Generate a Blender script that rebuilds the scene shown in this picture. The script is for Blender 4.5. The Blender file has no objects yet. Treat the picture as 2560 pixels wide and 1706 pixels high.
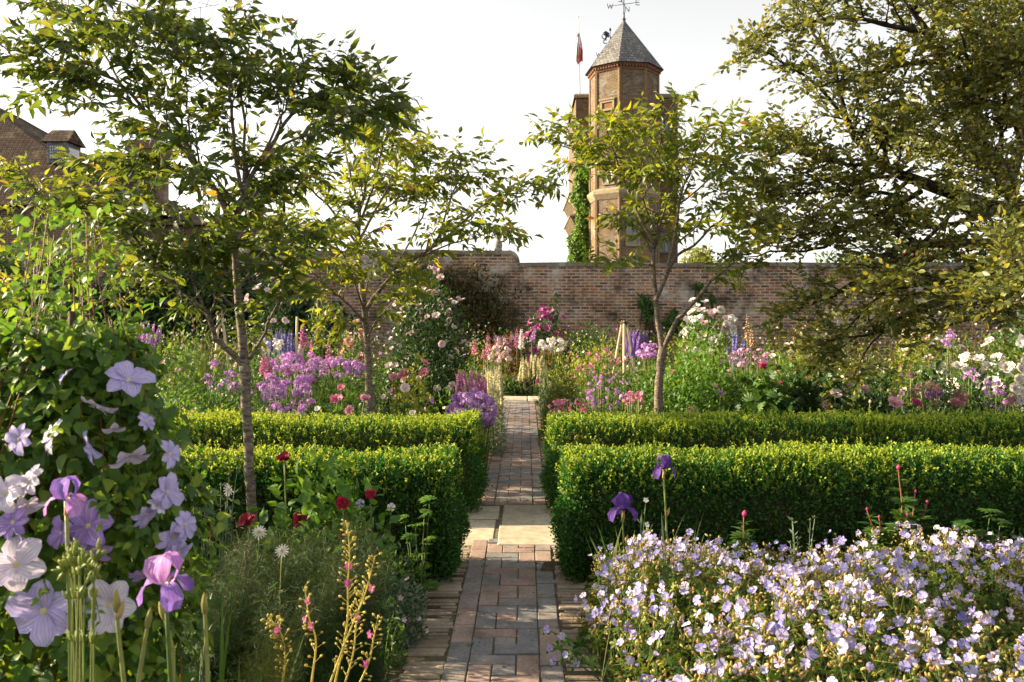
import bpy, math, random
import numpy as np
from mathutils import Vector, Quaternion, Matrix
random.seed(11)
rng = np.random.default_rng(11)
sc = bpy.context.scene
col = sc.collection
R = math.radians

# ------------------------------------------------------------------ camera, sky, sun, exposure
cam_d = bpy.data.cameras.new('camera'); cam = bpy.data.objects.new('camera', cam_d); col.objects.link(cam)
CAM_H = 1.6
cam.location = (0, 0, CAM_H); cam.rotation_euler = (R(90), 0, 0)
cam_d.sensor_width = 36; cam_d.lens = 28.83
cam_d.shift_x = -33/2560; cam_d.shift_y = -74/2560
cam_d.clip_start = 0.05; cam_d.clip_end = 2000
cam_d.dof.use_dof = True; cam_d.dof.focus_distance = 5.6; cam_d.dof.aperture_fstop = 6.3
sc.camera = cam

SUN_EL, SUN_DX, SUN_DY = 21.0, -1.0, 0.20
w = bpy.data.worlds.new('World'); sc.world = w; w.use_nodes = True
nt = w.node_tree; nt.nodes.clear()
sky = nt.nodes.new('ShaderNodeTexSky'); sky.sky_type = 'NISHITA'; sky.sun_disc = False
sky.sun_elevation = R(SUN_EL); sky.sun_rotation = math.atan2(SUN_DX, SUN_DY)
sky.air_density = 1.0; sky.dust_density = 1.0; sky.ozone_density = 1.0
hs = nt.nodes.new('ShaderNodeHueSaturation'); hs.inputs['Saturation'].default_value = 0.13; hs.inputs['Value'].default_value = 1.0
bg = nt.nodes.new('ShaderNodeBackground'); bg.inputs['Strength'].default_value = 0.085
wo = nt.nodes.new('ShaderNodeOutputWorld')
nt.links.new(sky.outputs[0], hs.inputs['Color']); wm = nt.nodes.new('ShaderNodeVectorMath'); wm.operation = 'MULTIPLY'; wm.inputs[1].default_value = (1.03, 1.0, 0.965); nt.links.new(hs.outputs[0], wm.inputs[0]); nt.links.new(wm.outputs[0], bg.inputs[0]); nt.links.new(bg.outputs[0], wo.inputs[0])
sun_d = bpy.data.lights.new('sun', 'SUN'); sun_d.energy = 5.0; sun_d.angle = R(0.8); sun_d.color = (1.0, 0.81, 0.53)
sun = bpy.data.objects.new('sun', sun_d); col.objects.link(sun)
sv = Vector((SUN_DX, SUN_DY, 0)).normalized()*math.cos(R(SUN_EL)) + Vector((0, 0, math.sin(R(SUN_EL))))
sun.rotation_euler = sv.to_track_quat('Z', 'Y').to_euler(); sun.location = (-30, 5, 20)
sc.view_settings.view_transform = 'Standard'; sc.view_settings.look = 'None'
sc.view_settings.exposure = 1.8; sc.view_settings.gamma = 1.0
sc.cycles.max_bounces = 8; sc.cycles.diffuse_bounces = 4; sc.cycles.transmission_bounces = 6; sc.cycles.transparent_max_bounces = 8

# ------------------------------------------------------------------ helpers: positions
def W(ox, oy, Y): return np.array([(ox-1206.8)/1884.2*Y, Y, CAM_H-(oy-716)/1884.2*Y])
def GX(ox, Y): return (ox-1206.8)/1884.2*Y
def HZ(oy, Y): return CAM_H-(oy-716)/1884.2*Y

# ------------------------------------------------------------------ helpers: mesh builder
def nrm(a):
    a = np.asarray(a, float); l = np.linalg.norm(a, axis=-1, keepdims=True); return a/np.maximum(l, 1e-9)

def basis(A, N, keep='A'):
    A = nrm(A); N = nrm(N)
    X = np.cross(A, N); bad = np.linalg.norm(X, axis=-1) < 1e-3
    if bad.any():
        X[bad] = np.cross(A[bad], [0.31, 0.72, 0.62])
    X = nrm(X)
    if keep == 'A': return X, A, np.cross(X, A)
    return X, np.cross(N, X), N

class T:                                    # a small template: vertices and faces with material slots
    def __init__(s): s.V = []; s.Q = []; s.QM = []; s.F3 = []; s.TM = []; s.S = []
    def add(s, V, F, m=0, S=None):
        o = len(s.V); s.S.extend([0.0]*len(V) if S is None else list(S)); s.V.extend([list(map(float, v)) for v in V])
        for f in F:
            if len(f) == 4: s.Q.append([o+i for i in f]); s.QM.append(m)
            else: s.F3.append([o+i for i in f]); s.TM.append(m)
        return s
    def arr(s):
        return (np.array(s.V), np.array(s.Q, int).reshape(-1, 4), np.array(s.QM, int), np.array(s.F3, int).reshape(-1, 3), np.array(s.TM, int))

class MB:
    def __init__(s): s.v = []; s.q = []; s.qm = []; s.qr = []; s.t = []; s.tm = []; s.tr = []; s.n = 0
    def raw(s, V, F, m=0, rnd=None):
        V = np.asarray(V, float).reshape(-1, 3); r = random.random() if rnd is None else rnd
        q = [f for f in F if len(f) == 4]; t = [f for f in F if len(f) == 3]
        big = [f for f in F if len(f) > 4]
        for f in big:
            for i in range(1, len(f)-1): t.append((f[0], f[i], f[i+1]))
        s.v.append(V)
        if q: s.q.append(np.array(q, int)+s.n); s.qm.append(np.full(len(q), m)); s.qr.append(np.full(len(q), r))
        if t: s.t.append(np.array(t, int)+s.n); s.tm.append(np.full(len(t), m)); s.tr.append(np.full(len(t), r))
        s.n += len(V)
    def scatter(s, tm, P, X, Y, Z, S, rnd=None, moff=0):
        V, Q, QM, F3, TM = tm.arr() if isinstance(tm, T) else tm
        P = np.asarray(P, float).reshape(-1, 3); n = len(P)
        if n == 0: return
        S = np.asarray(S, float)
        if S.ndim == 0: S = np.full(n, float(S))
        if S.ndim == 1: S = np.repeat(S[:, None], 3, 1)
        rnd = rng.random(n) if rnd is None else np.broadcast_to(np.asarray(rnd, float), (n,))
        k = len(V)
        VV = (P[:, None, :] + (V[None, :, 0:1]*S[:, None, 0:1])*X[:, None, :] + (V[None, :, 1:2]*S[:, None, 1:2])*Y[:, None, :]
              + (V[None, :, 2:3]*S[:, None, 2:3])*Z[:, None, :])
        s.v.append(VV.reshape(-1, 3)); off = s.n + np.arange(n)*k
        if len(Q):
            s.q.append((Q[None]+off[:, None, None]).reshape(-1, 4)); s.qm.append(np.tile(QM, n)+moff); s.qr.append(np.repeat(rnd, len(Q)))
        if len(F3):
            s.t.append((F3[None]+off[:, None, None]).reshape(-1, 3)); s.tm.append(np.tile(TM, n)+moff); s.tr.append(np.repeat(rnd, len(F3)))
        s.n += n*k
    def leaves(s, tm, P, A, N, S, rnd=None, moff=0, width=None):
        P = np.asarray(P, float).reshape(-1, 3)
        if len(P) == 0: return
        X, Y, Z = basis(np.asarray(A, float).reshape(-1, 3), np.asarray(N, float).reshape(-1, 3))
        S = np.broadcast_to(np.asarray(S, float), (len(P),))
        s.scatter(tm, P, X, Y, Z, S, rnd, moff)
    def blooms(s, tm, P, F, S, rnd=None, moff=0):
        P = np.asarray(P, float).reshape(-1, 3)
        if len(P) == 0: return
        X, Y, Z = basis(rng.normal(size=(len(P), 3)), np.asarray(F, float).reshape(-1, 3), 'N')
        s.scatter(tm, P, X, Y, Z, S, rnd, moff)
    def box(s, x0, x1, y0, y1, z0, z1, m=0, rnd=None, bev=0.0):
        if bev <= 0:
            V = [(x0,y0,z0),(x1,y0,z0),(x1,y1,z0),(x0,y1,z0),(x0,y0,z1),(x1,y0,z1),(x1,y1,z1),(x0,y1,z1)]
            F = [(0,3,2,1),(4,5,6,7),(0,1,5,4),(1,2,6,5),(2,3,7,6),(3,0,4,7)]
        else:
            b = bev
            V = [(x0,y0,z0),(x1,y0,z0),(x1,y1,z0),(x0,y1,z0),(x0,y0,z1-b),(x1,y0,z1-b),(x1,y1,z1-b),(x0,y1,z1-b),
                 (x0+b,y0+b,z1),(x1-b,y0+b,z1),(x1-b,y1-b,z1),(x0+b,y1-b,z1)]
            F = [(8,9,10,11)]+[(i,(i+1)%4,(i+1)%4+4,i+4) for i in range(4)]+[(i+4,(i+1)%4+4,(i+1)%4+8,i+8) for i in range(4)]
        s.raw(V, F, m, rnd)
    def tube(s, pts, rad, sides=5, m=0, rnd=None, cap=True):
        pts = np.asarray(pts, float); n = len(pts); rad = np.broadcast_to(np.asarray(rad, float), (n,))
        tan = np.gradient(pts, axis=0); tan = nrm(tan)
        up = np.array([0.12, 0.31, 0.94]); up2 = np.array([1.0, 0.1, 0.05])
        u = np.where(np.abs(tan @ up)[:, None] > .9, up2, up)
        if np.abs(nrm(pts[-1]-pts[0]) @ up) > .75: u = np.repeat(up2[None], n, 0)
        else: u = np.repeat(up[None], n, 0)
        X = nrm(np.cross(tan, u)); Y = np.cross(tan, X)
        a = np.arange(sides)/sides*2*math.pi
        V = pts[:, None, :] + rad[:, None, None]*(np.cos(a)[None, :, None]*X[:, None, :]+np.sin(a)[None, :, None]*Y[:, None, :])
        F = []
        for i in range(n-1):
            for j in range(sides):
                j2 = (j+1) % sides; F.append((i*sides+j, i*sides+j2, (i+1)*sides+j2, (i+1)*sides+j))
        if cap and sides > 2:
            F.append(tuple((n-1)*sides+j for j in range(sides))) if sides <= 4 else F.extend([((n-1)*sides, (n-1)*sides+j, (n-1)*sides+j+1) for j in range(1, sides-1)])
        s.raw(V.reshape(-1, 3), F, m, rnd)
    def mesh(s, name, mats, off=(0, 0, 0), smooth=True):
        me = bpy.data.meshes.new(name)
        V = np.concatenate(s.v)-np.asarray(off, float)
        q = np.concatenate(s.q) if s.q else np.zeros((0, 4), int); t = np.concatenate(s.t) if s.t else np.zeros((0, 3), int)
        nq, ntr = len(q), len(t)
        me.vertices.add(len(V)); me.vertices.foreach_set('co', V.astype(np.float32).ravel())
        li = np.concatenate([q.ravel(), t.ravel()]).astype(np.int32)
        me.loops.add(len(li)); me.loops.foreach_set('vertex_index', li)
        ls = np.concatenate([np.arange(nq)*4, nq*4+np.arange(ntr)*3]).astype(np.int32)
        me.polygons.add(nq+ntr); me.polygons.foreach_set('loop_start', ls)
        mi = np.concatenate(([np.concatenate(s.qm)] if s.qm else [])+([np.concatenate(s.tm)] if s.tm else [])).astype(np.int32)
        me.polygons.foreach_set('material_index', mi)
        me.polygons.foreach_set('use_smooth', np.full(nq+ntr, bool(smooth)))
        at = me.attributes.new('rnd', 'FLOAT', 'FACE')
        rr = np.concatenate(([np.concatenate(s.qr)] if s.qr else [])+([np.concatenate(s.tr)] if s.tr else [])).astype(np.float32)
        at.data.foreach_set('value', rr)
        for m in (mats if isinstance(mats, (list, tuple)) else [mats]): me.materials.append(m)
        me.update(calc_edges=True)
        return me

def wloc(o):
    l = Vector((0, 0, 0))
    while o is not None: l = l+o.location; o = o.parent
    return l

def obj(name, mb, mats, parent=None, origin=None, smooth=True, kind=None):
    """one mesh object; vertices are given in world coordinates"""
    base = wloc(parent) if parent is not None else Vector((0, 0, 0))
    o_loc = Vector(origin) if origin is not None else base
    me = mb if isinstance(mb, bpy.types.Mesh) else mb.mesh(name, mats, o_loc, smooth)
    o = bpy.data.objects.new(name, me); col.objects.link(o)
    o.parent = parent; o.location = o_loc-base
    if kind: o['kind'] = kind
    return o

def part_copy(name, me, parent, loc, face=None, scale=1.0, spin=None, label=None):
    """a part that shares its mesh with its siblings"""
    o = bpy.data.objects.new(name, me); col.objects.link(o); o.parent = parent
    o.location = Vector([float(v) for v in loc])-wloc(parent)
    if face is not None:
        q = Vector([float(v) for v in face]).to_track_quat('Z', 'Y')
        o.rotation_euler = (q @ Quaternion((0, 0, 1), random.uniform(0, 6.28) if spin is None else spin)).to_euler()
    o.scale = (scale,)*3 if np.isscalar(scale) else scale
    if label: o['label'] = label
    return o

def thing(name, label, cat, loc=(0, 0, 0), group=None):
    o = bpy.data.objects.new(name, None); col.objects.link(o); o.empty_display_size = 0.1
    o.location = [float(v) for v in loc]
    o['label'] = label; o['category'] = cat
    if group: o['group'] = group
    return o

def tag(o, label, cat, group=None):
    o['label'] = label; o['category'] = cat
    if group: o['group'] = group
    return o

def struct(o, label=None):
    o['kind'] = 'structure'
    if label: o['label'] = label
    return o

# ------------------------------------------------------------------ helpers: materials
def newmat(name):
    m = bpy.data.materials.new(name); m.use_nodes = True; nt = m.node_tree; nt.nodes.clear()
    return m, nt, nt.nodes, nt.links

def ramp(nodes, stops, interp='LINEAR'):
    r = nodes.new('ShaderNodeValToRGB'); r.color_ramp.interpolation = interp
    e = r.color_ramp.elements
    while len(e) < len(stops): e.new(0.5)
    for el, (p, c) in zip(e, stops): el.position = p; el.color = (*c, 1)
    return r

def leafmat(name, stops, trans=0.35, rough=0.5, spec=0.35, tcol=None, tgain=1.5):
    m, nt, N, L = newmat(name)
    a = N.new('ShaderNodeAttribute'); a.attribute_name = 'rnd'
    if isinstance(stops[0][0], (tuple, list)) is False and len(stops[0]) == 3: stops = [(i/(max(len(stops)-1, 1)), c) for i, c in enumerate(stops)]
    r = ramp(N, stops); L.new(a.outputs['Fac'], r.inputs[0])
    nz = N.new('ShaderNodeTexNoise'); nz.inputs['Scale'].default_value = 35; nz.inputs['Detail'].default_value = 2
    tc = N.new('ShaderNodeTexCoord'); L.new(tc.outputs['Object'], nz.inputs['Vector'])
    mp = N.new('ShaderNodeMapRange'); mp.inputs[1].default_value = .3; mp.inputs[2].default_value = .7; mp.inputs[3].default_value = .82; mp.inputs[4].default_value = 1.16
    L.new(nz.outputs['Fac'], mp.inputs[0])
    mul = N.new('ShaderNodeVectorMath'); mul.operation = 'SCALE'; L.new(r.outputs[0], mul.inputs[0]); L.new(mp.outputs[0], mul.inputs['Scale'])
    p = N.new('ShaderNodeBsdfPrincipled'); p.inputs['Roughness'].default_value = rough; p.inputs['Specular IOR Level'].default_value = spec
    L.new(mul.outputs[0], p.inputs['Base Color'])
    out = N.new('ShaderNodeOutputMaterial')
    if trans > 0:
        t = N.new('ShaderNodeBsdfTranslucent')
        g = N.new('ShaderNodeVectorMath'); g.operation = 'MULTIPLY'; g.inputs[1].default_value = tcol or (1.25*tgain, 1.05*tgain, 0.55*tgain)
        L.new(mul.outputs[0], g.inputs[0]); L.new(g.outputs[0], t.inputs[0])
        mx = N.new('ShaderNodeMixShader'); mx.inputs[0].default_value = trans
        L.new(p.outputs[0], mx.inputs[1]); L.new(t.outputs[0], mx.inputs[2]); L.new(mx.outputs[0], out.inputs[0])
    else: L.new(p.outputs[0], out.inputs[0])
    return m

def veinmat(name, stops, trans=0.3, k=19.0, amt=.16):
    m = leafmat(name, stops, trans, 0.65, 0.15, (1.1, 1.0, 1.05)); nt = m.node_tree; N, L = nt.nodes, nt.links
    a = N.new('ShaderNodeAttribute'); a.attribute_name = 'across'; s1 = N.new('ShaderNodeMath'); s1.operation = 'MULTIPLY'; s1.inputs[1].default_value = k; s2 = N.new('ShaderNodeMath'); s2.operation = 'COSINE'; L.new(a.outputs['Fac'], s1.inputs[0]); L.new(s1.outputs[0], s2.inputs[0])
    mr = N.new('ShaderNodeMapRange'); mr.inputs[1].default_value = -1; mr.inputs[3].default_value = 1-amt; mr.inputs[4].default_value = 1.05; L.new(s2.outputs[0], mr.inputs[0])
    sc_ = [n for n in N if n.type == 'VECT_MATH' and n.operation == 'SCALE'][0]; v = N.new('ShaderNodeVectorMath'); v.operation = 'SCALE'; L.new(mr.outputs[0], v.inputs['Scale'])
    for l in list(sc_.outputs[0].links): to = l.to_socket; L.remove(l); L.new(v.outputs[0], to)
    L.new(sc_.outputs[0], v.inputs[0])
    b = N.new('ShaderNodeBump'); b.inputs['Strength'].default_value = .35; b.inputs['Distance'].default_value = .002; L.new(s2.outputs[0], b.inputs['Height'])
    for n in N:
        if n.type in ('BSDF_PRINCIPLED',): L.new(b.outputs[0], n.inputs['Normal'])
    return m
def petalmat(name, stops, trans=0.3): return leafmat(name, stops, trans, 0.6, 0.2, (1.1, 1.0, 1.05))

def noisemat(name, stops, scale=8, detail=6, rough=0.85, bump=0.3, stretch=(1, 1, 1), spec=0.2, dist=0.02):
    m, nt, N, L = newmat(name)
    tc = N.new('ShaderNodeTexCoord'); mp = N.new('ShaderNodeMapping'); mp.inputs['Scale'].default_value = stretch
    L.new(tc.outputs['Object'], mp.inputs[0])
    nz = N.new('ShaderNodeTexNoise'); nz.inputs['Scale'].default_value = scale; nz.inputs['Detail'].default_value = detail; nz.inputs['Roughness'].default_value = .65
    L.new(mp.outputs[0], nz.inputs['Vector'])
    r = ramp(N, stops); L.new(nz.outputs['Fac'], r.inputs[0])
    p = N.new('ShaderNodeBsdfPrincipled'); p.inputs['Roughness'].default_value = rough; p.inputs['Specular IOR Level'].default_value = spec
    L.new(r.outputs[0], p.inputs['Base Color'])
    b = N.new('ShaderNodeBump'); b.inputs['Strength'].default_value = bump; b.inputs['Distance'].default_value = dist
    L.new(nz.outputs['Fac'], b.inputs['Height']); L.new(b.outputs[0], p.inputs['Normal'])
    out = N.new('ShaderNodeOutputMaterial'); L.new(p.outputs[0], out.inputs[0])
    return m

def brickmat(name, mode, stops, mortar, bl=.225, bh=.075, lichen=((.36, .35, .31), .5), lich_scale=1.2, R_=1.85, stain=.4, lich2=None, gap=.10):
    """masonry courses with a colour of its own for every brick, lime bloom and stains; mode: 'xz', 'xyz' (u = x+y), 'ring'"""
    m, nt, N, L = newmat(name)
    def M(op, a, b=None):
        n = N.new('ShaderNodeMath'); n.operation = op
        for i, x in enumerate((a, b)):
            if x is None: continue
            if isinstance(x, (int, float)): n.inputs[i].default_value = x
            else: L.new(x, n.inputs[i])
        return n.outputs[0]
    tc = N.new('ShaderNodeTexCoord'); sp = N.new('ShaderNodeSeparateXYZ'); L.new(tc.outputs['Object'], sp.inputs[0])
    x, y, z = sp.outputs
    wz = N.new('ShaderNodeTexNoise'); wz.inputs['Scale'].default_value = 2.2; L.new(tc.outputs['Object'], wz.inputs['Vector'])
    wob = M('MULTIPLY', M('SUBTRACT', wz.outputs['Fac'], .5), .035)
    u = x if mode == 'xz' else (M('ADD', x, y) if mode == 'xyz' else M('MULTIPLY', M('ARCTAN2', y, x), R_))
    v = M('ADD', z, wob)
    row = M('FLOOR', M('DIVIDE', v, bh)); half = M('MULTIPLY', M('MODULO', row, 2.0), .5)
    uu = M('ADD', M('DIVIDE', u, bl), half); cell = M('FLOOR', uu)
    fu = M('SUBTRACT', uu, cell); fv = M('SUBTRACT', M('DIVIDE', v, bh), row)
    g = gap*bh/bl
    eu = M('MINIMUM', fu, M('SUBTRACT', 1.0, fu)); ev = M('MINIMUM', fv, M('SUBTRACT', 1.0, fv))
    mk = M('MINIMUM', M('DIVIDE', eu, g*1.1), M('DIVIDE', ev, gap))
    ms = N.new('ShaderNodeMapRange'); ms.interpolation_type = 'SMOOTHSTEP'; ms.inputs[1].default_value = .7; ms.inputs[2].default_value = 1.4; L.new(mk, ms.inputs[0])
    cb = N.new('ShaderNodeCombineXYZ'); L.new(cell, cb.inputs[0]); L.new(row, cb.inputs[1])
    wn = N.new('ShaderNodeTexWhiteNoise'); wn.noise_dimensions = '2D'; L.new(cb.outputs[0], wn.inputs['Vector'])
    br = ramp(N, stops); L.new(wn.outputs['Value'], br.inputs[0])
    fine = N.new('ShaderNodeTexNoise'); fine.inputs['Scale'].default_value = 28; fine.inputs['Detail'].default_value = 5; L.new(tc.outputs['Object'], fine.inputs['Vector'])
    fm = N.new('ShaderNodeMapRange'); fm.inputs[1].default_value = .3; fm.inputs[2].default_value = .7; fm.inputs[3].default_value = .7; fm.inputs[4].default_value = 1.25; L.new(fine.outputs['Fac'], fm.inputs[0])
    sc1 = N.new('ShaderNodeVectorMath'); sc1.operation = 'SCALE'; L.new(br.outputs[0], sc1.inputs[0]); L.new(fm.outputs[0], sc1.inputs['Scale'])
    mo = N.new('ShaderNodeMix'); mo.data_type = 'RGBA'; L.new(ms.outputs[0], mo.inputs[0]); mo.inputs[6].default_value = (*mortar, 1); L.new(sc1.outputs[0], mo.inputs[7])
    cur = mo.outputs[2]
    for (lc, amt), s2, off in [(lichen, lich_scale, 0.0)]+([(lich2, lich_scale*1.7, 7.3)] if lich2 else []):
        ln = N.new('ShaderNodeTexNoise'); ln.inputs['Scale'].default_value = s2; ln.inputs['Detail'].default_value = 9; ln.inputs['Roughness'].default_value = .72
        mp = N.new('ShaderNodeMapping'); mp.inputs['Location'].default_value = (off, off*1.7, 0); L.new(tc.outputs['Object'], mp.inputs[0]); L.new(mp.outputs[0], ln.inputs['Vector'])
        lm = N.new('ShaderNodeMapRange'); lm.inputs[1].default_value = .50; lm.inputs[2].default_value = .62; lm.inputs[4].default_value = amt; L.new(ln.outputs['Fac'], lm.inputs[0])
        # bloom sits brick by brick: modulate with the brick's own number
        md = M('MULTIPLY', lm.outputs[0], M('ADD', M('MULTIPLY', wn.outputs['Value'], .9), .45))
        md = M('MINIMUM', md, 1.0)
        mx = N.new('ShaderNodeMix'); mx.data_type = 'RGBA'; L.new(md, mx.inputs[0]); L.new(cur, mx.inputs[6]); mx.inputs[7].default_value = (*lc, 1); cur = mx.outputs[2]
    sn = N.new('ShaderNodeTexNoise'); sn.inputs['Scale'].default_value = 1.7; sn.inputs['Detail'].default_value = 10; sn.inputs['Roughness'].default_value = .7; mp = N.new('ShaderNodeMapping'); mp.inputs['Scale'].default_value = (1.2, 1.2, .9); mp.inputs['Location'].default_value = (3, 9, 4)
    L.new(tc.outputs['Object'], mp.inputs[0]); L.new(mp.outputs[0], sn.inputs['Vector'])
    sm = N.new('ShaderNodeMapRange'); sm.inputs[1].default_value = .5; sm.inputs[2].default_value = .68; sm.inputs[3].default_value = 1.0; sm.inputs[4].default_value = 1-stain; L.new(sn.outputs['Fac'], sm.inputs[0])
    sc2 = N.new('ShaderNodeVectorMath'); sc2.operation = 'SCALE'; L.new(cur, sc2.inputs[0]); L.new(sm.outputs[0], sc2.inputs['Scale'])
    p = N.new('ShaderNodeBsdfPrincipled'); p.inputs['Roughness'].default_value = .9; p.inputs['Specular IOR Level'].default_value = .15
    L.new(sc2.outputs[0], p.inputs['Base Color'])
    hh = M('ADD', ms.outputs[0], M('MULTIPLY', fine.outputs['Fac'], .5))
    b = N.new('ShaderNodeBump'); b.inputs['Strength'].default_value = .7; b.inputs['Distance'].default_value = .012; L.new(hh, b.inputs['Height']); L.new(b.outputs[0], p.inputs['Normal'])
    out = N.new('ShaderNodeOutputMaterial'); L.new(p.outputs[0], out.inputs[0])
    return m

def attrmat(name, stops, nscale=40, rough=.85, bump=.3, moss=None, spec=.25):
    """colour by each piece's own random number, with fine grain and patches"""
    m, nt, N, L = newmat(name)
    a = N.new('ShaderNodeAttribute'); a.attribute_name = 'rnd'; r = ramp(N, stops); L.new(a.outputs['Fac'], r.inputs[0])
    tc = N.new('ShaderNodeTexCoord')
    nz = N.new('ShaderNodeTexNoise'); nz.inputs['Scale'].default_value = nscale; nz.inputs['Detail'].default_value = 8; nz.inputs['Roughness'].default_value = .7; L.new(tc.outputs['Object'], nz.inputs['Vector'])
    n2 = N.new('ShaderNodeTexNoise'); n2.inputs['Scale'].default_value = nscale*.16; n2.inputs['Detail'].default_value = 4; L.new(tc.outputs['Object'], n2.inputs['Vector'])
    mp = N.new('ShaderNodeMapRange'); mp.inputs[1].default_value = .28; mp.inputs[2].default_value = .72; mp.inputs[3].default_value = .68; mp.inputs[4].default_value = 1.3; L.new(nz.outputs['Fac'], mp.inputs[0])
    mq = N.new('ShaderNodeMapRange'); mq.inputs[1].default_value = .3; mq.inputs[2].default_value = .7; mq.inputs[3].default_value = .72; mq.inputs[4].default_value = 1.25; L.new(n2.outputs['Fac'], mq.inputs[0])
    mm = N.new('ShaderNodeMath'); mm.operation = 'MULTIPLY'; L.new(mp.outputs[0], mm.inputs[0]); L.new(mq.outputs[0], mm.inputs[1])
    s1 = N.new('ShaderNodeVectorMath'); s1.operation = 'SCALE'; L.new(r.outputs[0], s1.inputs[0]); L.new(mm.outputs[0], s1.inputs['Scale'])
    cur = s1.outputs[0]
    if moss:
        n3 = N.new('ShaderNodeTexNoise'); n3.inputs['Scale'].default_value = 5; n3.inputs['Detail'].default_value = 10; n3.inputs['Roughness'].default_value = .75; L.new(tc.outputs['Object'], n3.inputs['Vector'])
        k = N.new('ShaderNodeMapRange'); k.inputs[1].default_value = .56; k.inputs[2].default_value = .7; k.inputs[4].default_value = moss[1]; L.new(n3.outputs['Fac'], k.inputs[0])
        mx = N.new('ShaderNodeMix'); mx.data_type = 'RGBA'; L.new(k.outputs[0], mx.inputs[0]); L.new(cur, mx.inputs[6]); mx.inputs[7].default_value = (*moss[0], 1); cur = mx.outputs[2]
    p = N.new('ShaderNodeBsdfPrincipled'); p.inputs['Roughness'].default_value = rough; p.inputs['Specular IOR Level'].default_value = spec; L.new(cur, p.inputs['Base Color'])
    b = N.new('ShaderNodeBump'); b.inputs['Strength'].default_value = bump; b.inputs['Distance'].default_value = .01; L.new(nz.outputs['Fac'], b.inputs['Height']); L.new(b.outputs[0], p.inputs['Normal'])
    out = N.new('ShaderNodeOutputMaterial'); L.new(p.outputs[0], out.inputs[0])
    return m

def plain(name, c, rough=.6, metal=0.0, spec=.3):
    m, nt, N, L = newmat(name)
    p = N.new('ShaderNodeBsdfPrincipled'); p.inputs['Base Color'].default_value = (*c, 1); p.inputs['Roughness'].default_value = rough; p.inputs['Metallic'].default_value = metal; p.inputs['Specular IOR Level'].default_value = spec
    nz = N.new('ShaderNodeTexNoise'); nz.inputs['Scale'].default_value = 30; b = N.new('ShaderNodeBump'); b.inputs['Strength'].default_value = .08; L.new(nz.outputs['Fac'], b.inputs['Height']); L.new(b.outputs[0], p.inputs['Normal'])
    out = N.new('ShaderNodeOutputMaterial'); L.new(p.outputs[0], out.inputs[0]); return m

# ------------------------------------------------------------------ helpers: leaf and flower templates
def leaf_t(wd=.4, fold=.3, droop=.3, us=(.3, .68), ws=(1.0, .72), m=0):
    t = T(); V = [(0, 0, 0)]; h = wd/2
    for u, k in zip(us, ws):
        zc = -droop*u*u
        V += [(-h*k, u, zc+fold*h*k), (0, u, zc), (h*k, u, zc+fold*h*k)]
    V.append((0, 1, -droop)); F = [(0, 2, 1), (0, 3, 2)]
    nr = len(us)
    for i in range(nr-1):
        a = 1+3*i; b = a+3
        F += [(a, a+1, b+1, b), (a+1, a+2, b+2, b+1)]
    a = 1+3*(nr-1); e = len(V)-1
    F += [(a, a+1, e), (a+1, a+2, e)]
    return t.add(V, F, m)
def leaf2_t(wd=.5, fold=.25, droop=.15, pos=.5):
    return T().add([(0, 0, 0), (-wd/2, pos, fold*wd/2), (wd/2, pos, fold*wd/2), (0, 1, -droop)], [(0, 2, 3), (0, 3, 1)])
CHERRY = leaf_t(.37, .35, .4, (.2, .48, .8), (.8, 1.0, .42))
OVAL = leaf_t(.50, .25, .15, (.25, .55, .85), (.85, 1.0, .6))
HEART = leaf_t(.66, .2, .3, (.15, .4, .75), (.9, 1.0, .5))
MED = leaf_t(.5, .3, .25, (.4,), (1.0,))
SMALL = leaf2_t(.55, .3, .12)
NARROW = leaf2_t(.16, .3, .25, .45)
BOXLEAF = leaf2_t(.62, .3, .1, .55)

def palm_t(n=7, spread=2.6, wd=.26, droop=.18, m=0):
    t = T()
    for i in range(n):
        a = -spread/2+spread*i/(n-1); ln = 1-.25*abs(a)/(spread/2)
        base = leaf_t(wd, .3, droop, (.35, .7), (.8, 1.0)); V = []
        for x, y, z in base.V:
            x, y, z = x*ln, y*ln, z*ln
            V.append((x*math.cos(a)+y*math.sin(a), -x*math.sin(a)+y*math.cos(a), z))
        t.add(V, base.Q+base.F3, m)
    return t
PALM = palm_t(); GERLEAF = palm_t(5, 3.6, .42, .2)

def petal(rz, wd, cup=.15, ruf=0.0, nx=3, phi=0.0, tw=0.0, seed=0):
    rz = np.array(rz, float); m = len(rz); d = np.gradient(rz, axis=0); d = d/np.maximum(np.linalg.norm(d, axis=1, keepdims=True), 1e-6)
    n = np.stack([-d[:, 1], d[:, 0]], 1); ss = np.linspace(-1, 1, nx); rr = np.random.default_rng(seed+3)
    V = []
    for i in range(m):
        for s in ss:
            c = cup*wd[i]*s*s+(ruf*wd[i]*rr.normal()*abs(s) if ruf else 0)+tw*s*wd[i]
            r, z = rz[i]+n[i]*c; x = s*wd[i]
            V.append((x*math.cos(phi)-r*math.sin(phi), x*math.sin(phi)+r*math.cos(phi), z))
    F = [(i*nx+j, i*nx+j+1, (i+1)*nx+j+1, (i+1)*nx+j) for i in range(m-1) for j in range(nx-1)]
    return V, F
def dome(t, r, h, m, z0=0.0, n=6):
    V = [(math.cos(a)*r, math.sin(a)*r, z0) for a in np.arange(n)*2*math.pi/n]+[(0, 0, z0+h)]
    t.add(V, [(i, (i+1) % n, n) for i in range(n)], m)
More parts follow.
